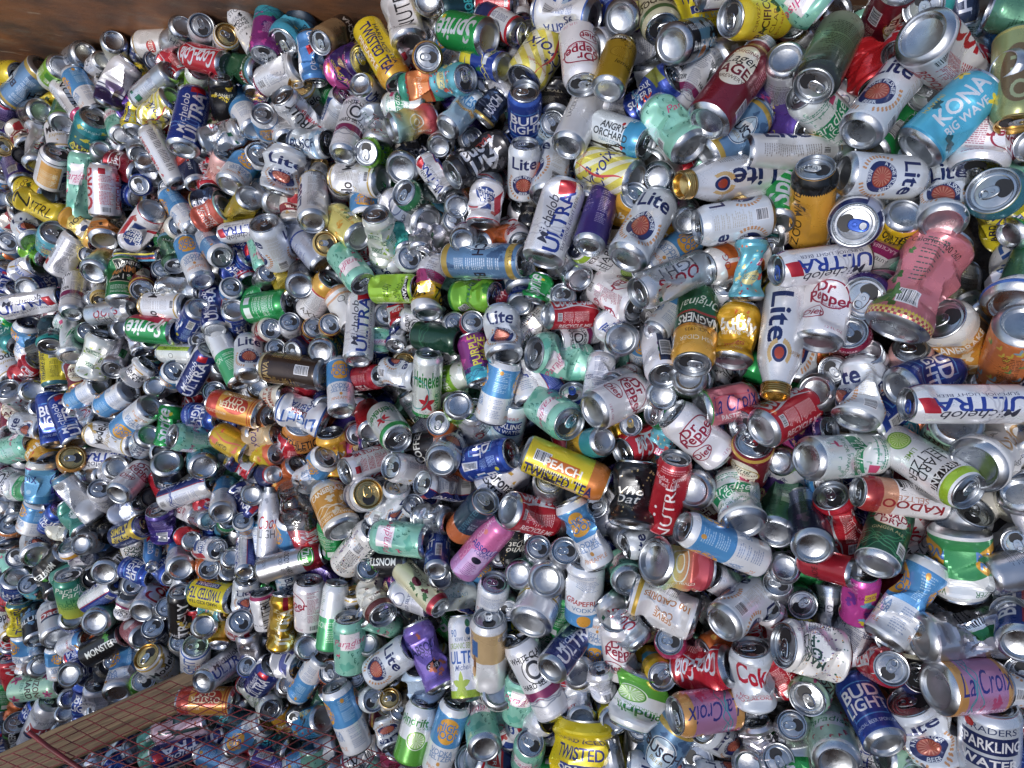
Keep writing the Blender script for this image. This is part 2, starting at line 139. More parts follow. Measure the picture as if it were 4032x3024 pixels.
NATP|e0e2e8;b 40 44 c8a030;p 20 44 24 90 c8a030;p 60 44 64 90 c8a030;t2 NATURAL 43 60 9 3a6cc8 k;n 64 10 92 60 5060a0;c 98 70 3 c09030;c 98 62 3 3050a0;M .25
NATG|e0e2e8;b 86 90 2c3c68;b 10 12 2c3c68;t2 Natty 43 50 18 2c3c68 i;e2 43 40 20 10 3a5088;M .25
NATBAR|dcdee4;q 20 30 60 60;r 20 12 56 26 c02030;n 64 10 94 90 60647a;M .2
HEIN|d8e0dc;b 0 7 2a9a4a;t2 Heineken 43 66 26 1f8a3c k;x 43 26 17 c82030;t2 SILVER 62 24 9 1f8a6a kv;o2 20 40 26 1.6 3aa8a0;t2 2.9G_CARBS 43 3 4 e0f0e0;b 94 98 e8e8e8;M .5
HEIN2|dce2de;b 88 97 2a9a4a;t2 Heineken 43 36 24 1f8a3c k;x 46 64 15 c82030;o2 20 60 26 1.6 3aa8a0;b 0 20 c8d4cc;M .5
CORONA|e4e4e8;t2 Corona 43 50 24 20242e kb;t2 Extra 43 30 16 20242e kb;z2 d8a840 2;p2 34 70 52 80 d0a040;n 88 20 100 80 8088a0;M .15
NAVYO|1f3a52;b 0 36 d8703c;t2 CUTWATER 43 70 9 4a7a90 v;n2 50 50 62 70 88a0b0;n 76 50 94 90 5a7a8c;M .3
PINKV|d868a8;b 0 22 c080c0;p 30 0 70 66 d0a8dc;t2 ABSOLUT 50 58 9 2a3a9a k;t2 VODKA 50 50 6 4a4aa0;e2 50 38 9 5 20203a;n2 40 8 60 30 9a5aa8;c2 30 80 4 e87a70;t2 COCKTAIL 24 50 8 f0a0d0 v;t2 COSMO 24 84 7 f0b0d8 v;M .4
BOTC|dddfe6;t2 Coors 43 60 22 c0182c i;t2 LIGHT 43 40 14 60646e;z a8acb6 5;M .4
WATR|e2e8f0;b 90 97 4a98c8;n 20 10 64 84 4a7ac0;t2 Nutrition_Facts 43 86 6 3a68b0;r2 60 40 70 44 4a7ac0;M .15
PLASTIC|wh;M 0
GRAPEF|dfe3ea;b 0 24 4a94d4;t2 GRAPEFRUIT 43 44 8 b83838 k;n2 22 60 64 90 98a8c8;t2 VODKA 43 32 7 4a80b8;n 76 30 98 90 98a8c8;c2 43 12 10 e09a30;M .12
SERVE|e0dfe2;b 90 96 c8a030;t2 SERVE 22 46 9 c08050 kv;t2 COLD 32 46 9 c08050 kv;t2 100_CALORIES 50 46 9 c07840 kv;n 60 30 84 84 909098;n 94 20 140 80 a8a0a0;M .12
SPIN|e4e8ec;b 0 44 5cae38;p 0 40 60 56 e4e8ec;c2 46 46 17 eaf2e0;c2 46 46 15.5 4a9a2a;c2 46 46 14 a8d878;a2 46 46 1.4 13 e8f4d8;t2 Spindrift 30 78 14 2f8a3c k;t2 SPARKLING_WATER 44 68 5 60a050;n 76 14 94 38 d8f0c8;M .1
YELB|e0b820;b 40 64 3ab0d8;z d88020 4;M .35
GOLD|c89a28;z e0b840 6;z 8a6414 6;M .95
ORANGT|d8a828;b 0 40 2f9aa8;j 40 2f9aa8;t2 tropic 43 70 12 8a5a10;n 76 5 96 36 c0e0e0;M .35
GOLDL|d0b060;b 0 90 d8dce4;t2 BEER 43 50 18 2c3c68;M .3
GOLDO|d89030;b 0 80 e0a040;t2 AMBER 43 50 14 b04020;M .4
WHODAT|1f2228;D 90 3 b8a070 8a7850;r2 74 10 92 88 2c3038;n2 76 12 90 86 9a9a90;t2 Who 34 54 14 eeeae0 i;t2 Dat 34 40 14 eeeae0 i;t2 GOLDEN_ALE 34 28 4 7a7c78;M .35
NUTRL|b81828;t2 NUTRL 46 36 20 f4ecee v;c 21 22 2.2 f4ecee;c 21 34 2.2 f4ecee;t2 Vodka._Seltzer. 43 82 7 f0d8dc;t2 Real_Juice. 43 74 7 f0d8dc;n2 22 88 64 96 e09098;n 76 10 94 90 d87880;b 0 3 e07078;M .3
NUTRLW|dfe0e5;b 92 100 a82858;t2 NUTRL 46 50 24 2a2c34 v;t2 Vodka._Seltzer. 24 20 5 404450;n 76 10 94 90 8088a0;q 78 70 92 86;M .2
NUTRY|e6c824;t2 NUTRL 46 44 24 3a3420 v;n 76 10 94 90 8a7a28;M .3
FRESCA|8ab8b8;g 9acad0 a8c8a8 d8cc70 d8a060 c84a50 b8384c;o2 42 50 17 2 e4ecdc;o2 42 50 8 2 e8eed8;t2 FRESCA_MIXED 66 50 7 e8ecd8 v;n 76 20 94 90 a0a070;q 78 88 92 98;M .2
SUNSET|g 8ac8dc a8ccb0 e0cc60 e8a060 dc5a60 d04860;n 76 20 94 80 e8e8e8;p 24 60 34 76 e8f0f0;t2 PACIFIC 43 50 7 f0f0f0 v;M .25
FRESB|a8c8e0;D 60 5 e4eef4 88b4d8;b 76 90 d8e4ee;t2 FRESCA 43 70 17 3a80c0 k;p2 16 44 70 56 e0a848;t2 CRISP_CITRUS 43 50 6 f4f0e0;n 76 20 94 80 5080b0;M .35
RASP|c02860;z e05a88 6;n 20 30 60 80 f0b0c8;M .35
TANW|d6d2c4;b 90 100 6a2c28;b 76 84 d6d2c4;z2 6a4a6a 3;z2 7a3a30 3;t2 ABITA 43 62 8 4a2a24;n 76 20 90 80 6a6058;M .2
TANC|a08058;b 0 34 3a2a20;t2 MOCHA 43 20 14 e8e0d4 k;n2 20 40 66 80 2a2018;M .3
TANB|d8d4d0;b 60 78 8a5a44;t2 GOOD_BAKER 43 69 7 f0e0d0;t2 OLD_BREWED 43 84 5 a08060;M .1
TANV|dedfe4;b 48 92 c8a878;r2 20 78 50 90 f0f0f4;t2 GINGER_SPICE 34 84 5 3a5a90;n2 20 50 48 76 7a5a34;r2 54 56 66 80 3a68a8;e2 60 42 3 16 8a5a34;e2 58 30 4 8 c09060;t2 MULE 43 20 8 3a5aa0;M .12
ARIZ|303034;z 5a5a60 10;z 18181c 8;t2 Ari 30 46 30 d8d8dc kv;t2 Zona 52 46 22 d8d8dc kv;t2 HALF 66 30 9 b04038 kv;M .65
TREE|1c4238;z 2a6a50 10;b 0 50 3a88a8;T2 43 10 3a2418;z2 4a7a3a 6;t2 SWAMP 43 84 9 d8e0c8;b 88 100 2a7a4a;M .3
LIMEG|78c030;z c8e878 5;z 3a8a20 6;t2 lime 43 50 20 1f4a8a i;q 76 16 92 36;n 76 40 94 70 e8f4d0;b 0 8 2f8a30;M .4
LIMEK|9cd030;z b4dc58 8;r2 22 82 64 96 20181a;t2 KIRKLAND 43 89 8 f0f0f0 k;t2 SPARKLING 43 72 8 2a4a18;t2 WATER 43 62 8 2a4a18;t2 lime 43 44 13 3a5a18 i;n 72 10 76 90 f0f4e0;q 74 20 84 60;o2 60 30 9 1 80b828;M .35
TOPO|e2e2e6;b 12 50 e8b818;b 50 70 a83068;t2 Topo 43 30 20 303028 k;t2 HARD 43 44 9 3a3420 k;t2 MARGARITA 43 60 6 701a44;n 76 20 94 90 9090a0;M .25
GINGER|14402c;y2 26 10 2c6a48;r 74 20 98 92 1a4a34;n 74 22 98 66 d8e4dc;q 76 72 92 88;t2 DRY 110 50 20 c8d0a0;t 130 90 34 10 f0f4f0 k;M .35
AMSTEL|e2e0e2;p 0 70 60 84 c02838;b 76 100 d8a038;n2 20 30 64 70 909498;t2 AXX 43 20 12 4a4038;M .15
TEA|dcd8d4;b 86 100 d89868;b 70 76 d8a078;o 43 60 7 1.4 30343c;n2 52 30 58 80 8a7a70;t2 PEACH 66 60 8 c07040 v;M .2
ALPHA|156a74;b 70 100 1f8a94;z2 c8c038 12;r 22 12 64 34 1a2c50;t2 ALPHA 43 26 11 d8cc38 k;t2 GATOR 43 15 11 d8cc38 k;q 78 40 92 60;t2 PARISH 43 88 6 b0d8d8;M .3
JAVA|3a2a20;b 92 100 b8a878;b 84 91 4a3828;n2 20 30 66 80 a08040;n 100 30 140 80 a08040;q 76 10 92 34;t JAVA 76 84 9 c0a060 k;t2 MONSTER 43 90 5 c8a860;M .35
REDB|9a2438;b 60 84 1f4a6c;t2 BERRY 43 50 16 e0b0b8;t2 Made_in 43 82 5 d0d8e0;M .35
PBR|e2e1e6;c2 43 66 19 2c4894;t2 Pabst 43 76 11 f0f0f4 k;t2 Blue 43 65 12 f0f0f4 k;t2 Ribbon 43 54 11 f0f0f4 k;p2 30 20 56 44 2c4894;p 0 34 24 44 c02838;p 62 10 74 90 c02838;n 78 20 96 86 8090b8;c 60 20 5 c06058;b 0 3 c02838;M .3
CHAMP|d8d0c4;b 34 60 8a1f28;t2 MILLER 43 47 10 e8dcc8 k;t2 The_Champagne 43 26 8 404040 i;z2 c8a060 3;p2 30 60 56 90 c83038;M .3
BUBLY|e8a828;K 34 5 d84820;t2 bubly 43 55 22 f8f0e0 k;M .3
BUBLYM|dca418;K 18 4 d86828;t2 bubly 43 64 24 f8f2e4 k;t2 sparkling_water 43 50 7 f8f0e0;t2 mango 43 28 9 c04828 k;t2 12_FL_OZ 43 14 5 f0e0c0;M .25
BUBB|e4e4e4;b 40 60 1a1a1c;n 76 10 98 90 1a1a20;r 75 60 99 64 1a1a20;M .1
VSTAR|e4e2e0;p 10 50 40 90 d86828;p 46 50 76 90 d86828;p 10 10 40 40 d86828;p 46 10 76 40 d86828;p 95 50 125 90 d86828;p 130 20 160 60 d86828;t2 OG 43 84 10 b02838;M .15
TRULYB|5cb4c8;z e8d888 6;z d85848 8;D 70 4 e0785a c83848 e8dca0;r2 26 58 60 72 d83a70;t2 HARD 43 65 10 f8f0f0 k;e2 43 36 20 14 e8dc90;t2 SELTZER 43 36 8 4a90a8 k;n 76 20 92 80 a8d8e0;M .2
TRULYK|1a1a1e;t2 TRULY 46 50 22 e8e8ec kv;t2 HARD_SELTZER 43 12 6 d0d0d8;z2 c8a838 4;n 76 20 92 80 9a9aa0;M .3
TRULY|d8dade;t2 TRULY 40 60 18 26282e kv;t2 WILD_BERRY 54 58 8 c02838 kv;z2 d04050 3;n 76 10 92 90 50545c;M .4
MAGN|e0a030;b 0 60 1f5a34;b 60 64 c07820;r2 18 44 68 60 1a1614;t2 MAGNERS 43 52 13 e8e4d8 kw;b 40 43 a03028;t2 Original 43 28 12 d8dcc8 i;e2 56 14 12 7 174426;t2 SINCE_1935 43 70 5 5a3a18;t2 IRISH_CIDER 43 82 6 f0e0c0;q 78 70 92 88;n 78 10 90 60 88a88a;M .4
CLOVER|1f8a48;z 0f5a2c 10;z2 5ac068 3;r2 34 30 52 60 d8e0e0;e2 43 66 7 9 e0e8e8;t2 IRISH 43 80 8 d0e8d0;M .55
MONST|d0d4da;b 92 100 5a8aa8;n 16 30 70 88 707a8c;q 30 8 56 24;t2 MONSTER 43 90 5 e0e4ea;n 100 20 150 80 8890a0;M .45
TEALG|3f8f80;e2 43 50 12 16 d0dcd8;t2 2ND 43 54 10 3a6a60 k;n 76 20 94 80 8ac0b4;M .3
BLUBAR|c8d0e4;n 16 10 70 60 4a60b8;q 18 66 34 92;b 60 63 3a58b8;t2 celsius 127 50 20 3a4a90 v;M .6
CUCUM|e2e6e0;K 40 6 a0c040;K 30 4 6aa030;r2 20 60 44 70 2a6a4a;t2 CUCUMBER 32 65 7 e8f0e0 kw;r2 46 44 68 54 2a6a4a;t2 LIME 57 49 7 e8f0e0 k;r2 20 26 44 36 2a6a4a;t2 GOSE 32 31 7 e8f0e0 k;n 76 16 94 88 8a9a8a;M .25
LEMON|e8dc78;K 12 12 e8a030;K 12 8 3a7a34;K 10 9 f0c050;n 50 14 70 60 7a7a24;r 62 30 72 46 d8dcd8;M .25
LEMONR|d8b820;K 14 11 e07030;K 10 8 e8d040;b 86 100 d86038;M .3
LEMV|e8cc60;b 0 16 e0a030;b 84 100 e8a838;p 20 40 66 70 e4e0d8;t2 ABSOLUT 43 30 12 303028 k;c2 43 60 7 2a3a6a;n 76 20 94 80 a89030;M .3
LEMONS|22346c;b 86 96 c8a838;t2 SIMPLY 30 50 15 d8c048 kv;t2 SPIKED 48 50 13 d8c048 kv;z2 e0c850 4;t2 LEMONADE 66 50 7 d8dce8 v;c2 43 84 10 d8b840;M .4
COFFEE|1c1a1e;t2 COFFEE 43 40 14 d8d8d4 k;R2 43 50 NATURAL_FLAVORS 24 c8c8c4 5;z2 8ac8b8 2;M .3
ATHL|3aa8cc;b 0 26 143048;t2 ATHLETIC 43 60 8 14344a kv;t2 BREWING_CO 50 60 7 14344a kv;r 56 50 64 64 d8c848;z2 14344a 2;M .15
ATHLO|d8883a;b 40 80 26304c;t2 ATHLETIC 43 28 14 20242e k;t2 BREWING_CO. 43 16 8 20242e k;n 20 44 66 76 7a8498;b 80 88 e08a40;M .3
ISLA|1f3c9c;z 2f7a38 5;b 80 100 e8d830;p 16 60 50 80 e8d830;p 90 20 110 60 e8d830;y2 20 14 e8d850;F2 60 60 10 2f8a38;r 40 20 66 30 d0d8e0;M .3
ORTEAL|3aa88c;b 30 80 e8884a;b 24 30 c84028;b 78 82 c84028;t2 Gose 43 86 12 3a9a88 i;t2 tropical 43 55 10 f4e0c8;M .2
OYST|e09838;b 76 100 c83a28;e2 48 40 18 26 c03a24;t2 OYSTER 43 44 11 f0dcb0 kv;t2 CITY 54 44 11 f0dcb0 kv;b 4 6 c03a24;b 9 11 c03a24;t2 MANGROVE 26 78 6 f0c8a0 v;t2 KEEP_ON_ICE 66 44 7 f4e4c0 v;b 0 2 e0e0e0;M .3
MODEL|e0e1e5;t2 Modelo 43 64 22 26242a kb;t2 Especial 43 44 10 c0a050 i;z2 c09a40 3;b 92 96 c8a448;b 6 10 c8a448;n 76 20 96 84 b0acac;q 78 8 94 18;t2 CERVEZA 43 80 5 8a7a60;M .3
BUDSEL|d4d8e0;p 10 0 34 100 2a4a8a;t2 FLIGHT 24 50 12 e8ecf4 kv;y 60 12 9aa4b8;M .5
CORAL|e2e0dc;b 0 6 d0a038;e 40 40 12 14 b83028;e 40 40 10.5 12.5 c84038;t TOTAL 40 44 6 f0e8d8 k;t LAGER 40 37 6 f0e8d8 k;e 125 40 12 14 b83028;b 92 97 d0a038;M .2
STONE|e2e2e6;t2 STONE 43 86 9 30343c;t2 FEAR. 34 70 8 a0a4b0 k;t2 MOVIE. 38 60 8 30343c k;t2 LIONS 38 50 8 30343c k;z2 22242c 4;t2 DOUBLE_IPA 43 38 5 40444c;M .12
FOUND|2a5a3a;z 1a3a28 10;z d8dcd4 4;z c02c28 2;t2 FOUNDERS 43 80 9 d8e0c8;t2 ALL_DAY 43 24 12 e0e4d8 k;b 0 10 5a8aa0;M .35
LAWN|2f6a2c;t2 LAWNMOWER 43 76 9 e0e8d8 kw;e2 43 44 16 14 d8d0c0;z2 a03428 2;b 0 10 5c9a38;M .4
PORT|e2e2e6;r 20 14 56 84 e8a850;n 22 16 54 60 f0e0c0;t THIS_LIFE 48 40 7 f4f0e4 v;r 60 8 82 70 1f2c4c;q 62 10 80 34;t Bluefish 71 60 6 e8e8f0 i;o 74 82 6 1.4 2c3c5c;t PORT 64 90 5 2c3c5c;b 90 92 1f2c4c;M .1
SAMUEL|1f2c52;b 70 100 b83c34;t2 SAMUEL 43 50 9 c8ccd8 v;x 43 60 5 c83030;b 0 8 c8ccd4;M .35
HAZO|a89880;b 0 46 e08838;z2 3a342c 4;t2 CHURCH 43 62 9 3a4028 k;t2 IPA 60 74 8 d8d4c8 k;r 76 40 86 70 d8d0c8;M .4
MAXI|1f7c40;r2 16 34 70 92 d0c8a8;r2 17.5 35.5 68.5 90.5 14201c;t2 LAGUNITAS 43 82 9 e8e4d8 kw;t2 MAXIMUS 43 66 15 e0883c kw;t2 IPA_|_9.0% 43 48 9 e8e4d8 k;n2 20 8 56 26 c8dcc8;n 76 20 92 80 7ab088;z2 58a858 3;b 0 3 d0d0d0;M .4
SMUT|d8604c;b 0 10 8ac0b8;t2 Smutty 43 74 13 f4ece4 i;t2 Peach 43 60 14 f4ece4 i;t2 PEACH_BEER 43 42 7 f0dcd0 k;M .25
YELD|b09a20;z d0b838 6;n 20 20 60 80 5a4e14;M .35
CITRA|17343c;b 84 98 1f9a94;z 2a5a64 10;t2 CITRA 43 62 10 c8d8d8 k;t2 IPA 43 50 12 c8d8d8 k;z b8c8cc 3;M .4
SPRITEC|20a050;p 60 10 110 90 b82040;r 62 0 110 100 c02c48;K 0 0 e05070;t2 Sprite 42 52 33 f4f6f4 kiv;n 78 20 96 80 f0c8d0;M .4
KIWI|e0e3e0;r2 50 0 62 100 a8c838;t2 NATURAL_LIME 56 50 5 40502c v;o 36 50 6 1.2 30343c;n 66 10 84 90 a0a8a0;M .2
STRIPE|18181c;r 30 0 36 100 5ab0d8;r 37 0 42 100 c03030;r 43 0 48 100 2a3a8a;r 49 0 54 100 e8d840;M .3
DAD|cfd2da;r2 20 40 66 62 b82834;p2 18 36 68 44 26406c;t2 Daddy 43 51 15 f0f0f4 k;t2 BIG_POPPA 43 76 6 5a6480;M .3
NOLA|dcdde2;c 43 56 34 4a4c88;c 43 56 30 5a60a8;p 36 40 50 76 e4e4ea;R 43 56 SKEETA_HAWK_BREWING_NEW_ORLEANS 32 e8e8f0 5;c 43 56 6 2c2c50;M .2
CREAMB|dcd8b0;b 94 100 b82838;b 91 94 c83848;z2 7a3040 2;z2 3f6a38 4;t2 ROOT_CELLAR 26 50 8 5a3a34 v;c2 43 50 10 7a2838;z2 4a7a40 3;M .25
PINEP|dce8ec;K 34 3.4 4aa8a8;K 24 3 d8c848;t2 LIVE_REPEAT 43 50 7 4a90b0 v;M .15
BULL|b8d0e8;r 40 20 70 70 e4e8f0;t2 Bull 52 46 20 b83038 kv;x 34 80 5 c86068;n 20 10 36 30 e4f0f8;M .3
BLUC|2f90c8;z2 c03028 3;z2 d8a040 4;z2 2a1c18 3;t2 ART_CAR 66 50 9 d8c440 kv;b 90 100 c0a838;c2 30 20 4 d84a30;M .25
BLOODY|c8cad0;b 72 100 b81c34;e2 43 80 22 13 2f8a3a;e2 43 80 20 11 f0f0e8;e2 43 80 18 10 3a9a3c;t2 Zing 43 80 12 f4f4e8 k;t2 BLOODY_MARY 43 50 8 50545c k;t2 VODKA 43 40 6 60646c;t2 12%_VOL 43 14 5 60646c;M .85
GUAVA|d8b020;b 10 30 c89820;t2 GUAVA 24 60 9 4a3a14 kv;z e06a48 8;w2 40 e86850;n 76 20 92 80 7a6418;M .35
REDST|b84050;L d8a0a8 40;e2 43 50 14 20 e0dde0;M .25
ISLE|dcb8d0;z 2a5a5c 6;K 24 4 8a2c68;K 10 5 e07850;T2 30 20 2a4a50;T2 60 50 2a4a50;M .25
LBOT|dcdde2;t2 Lite 46 42 27 1f2f66 kbv;c2 43 82 9 1f2f66;c2 43 82 6 b8402c;h2 43 82 13 d8b070;n 72 10 92 80 a09c9c;q 76 82 88 94;t2 Miller 22 80 5 a88050 i;M .25
"""
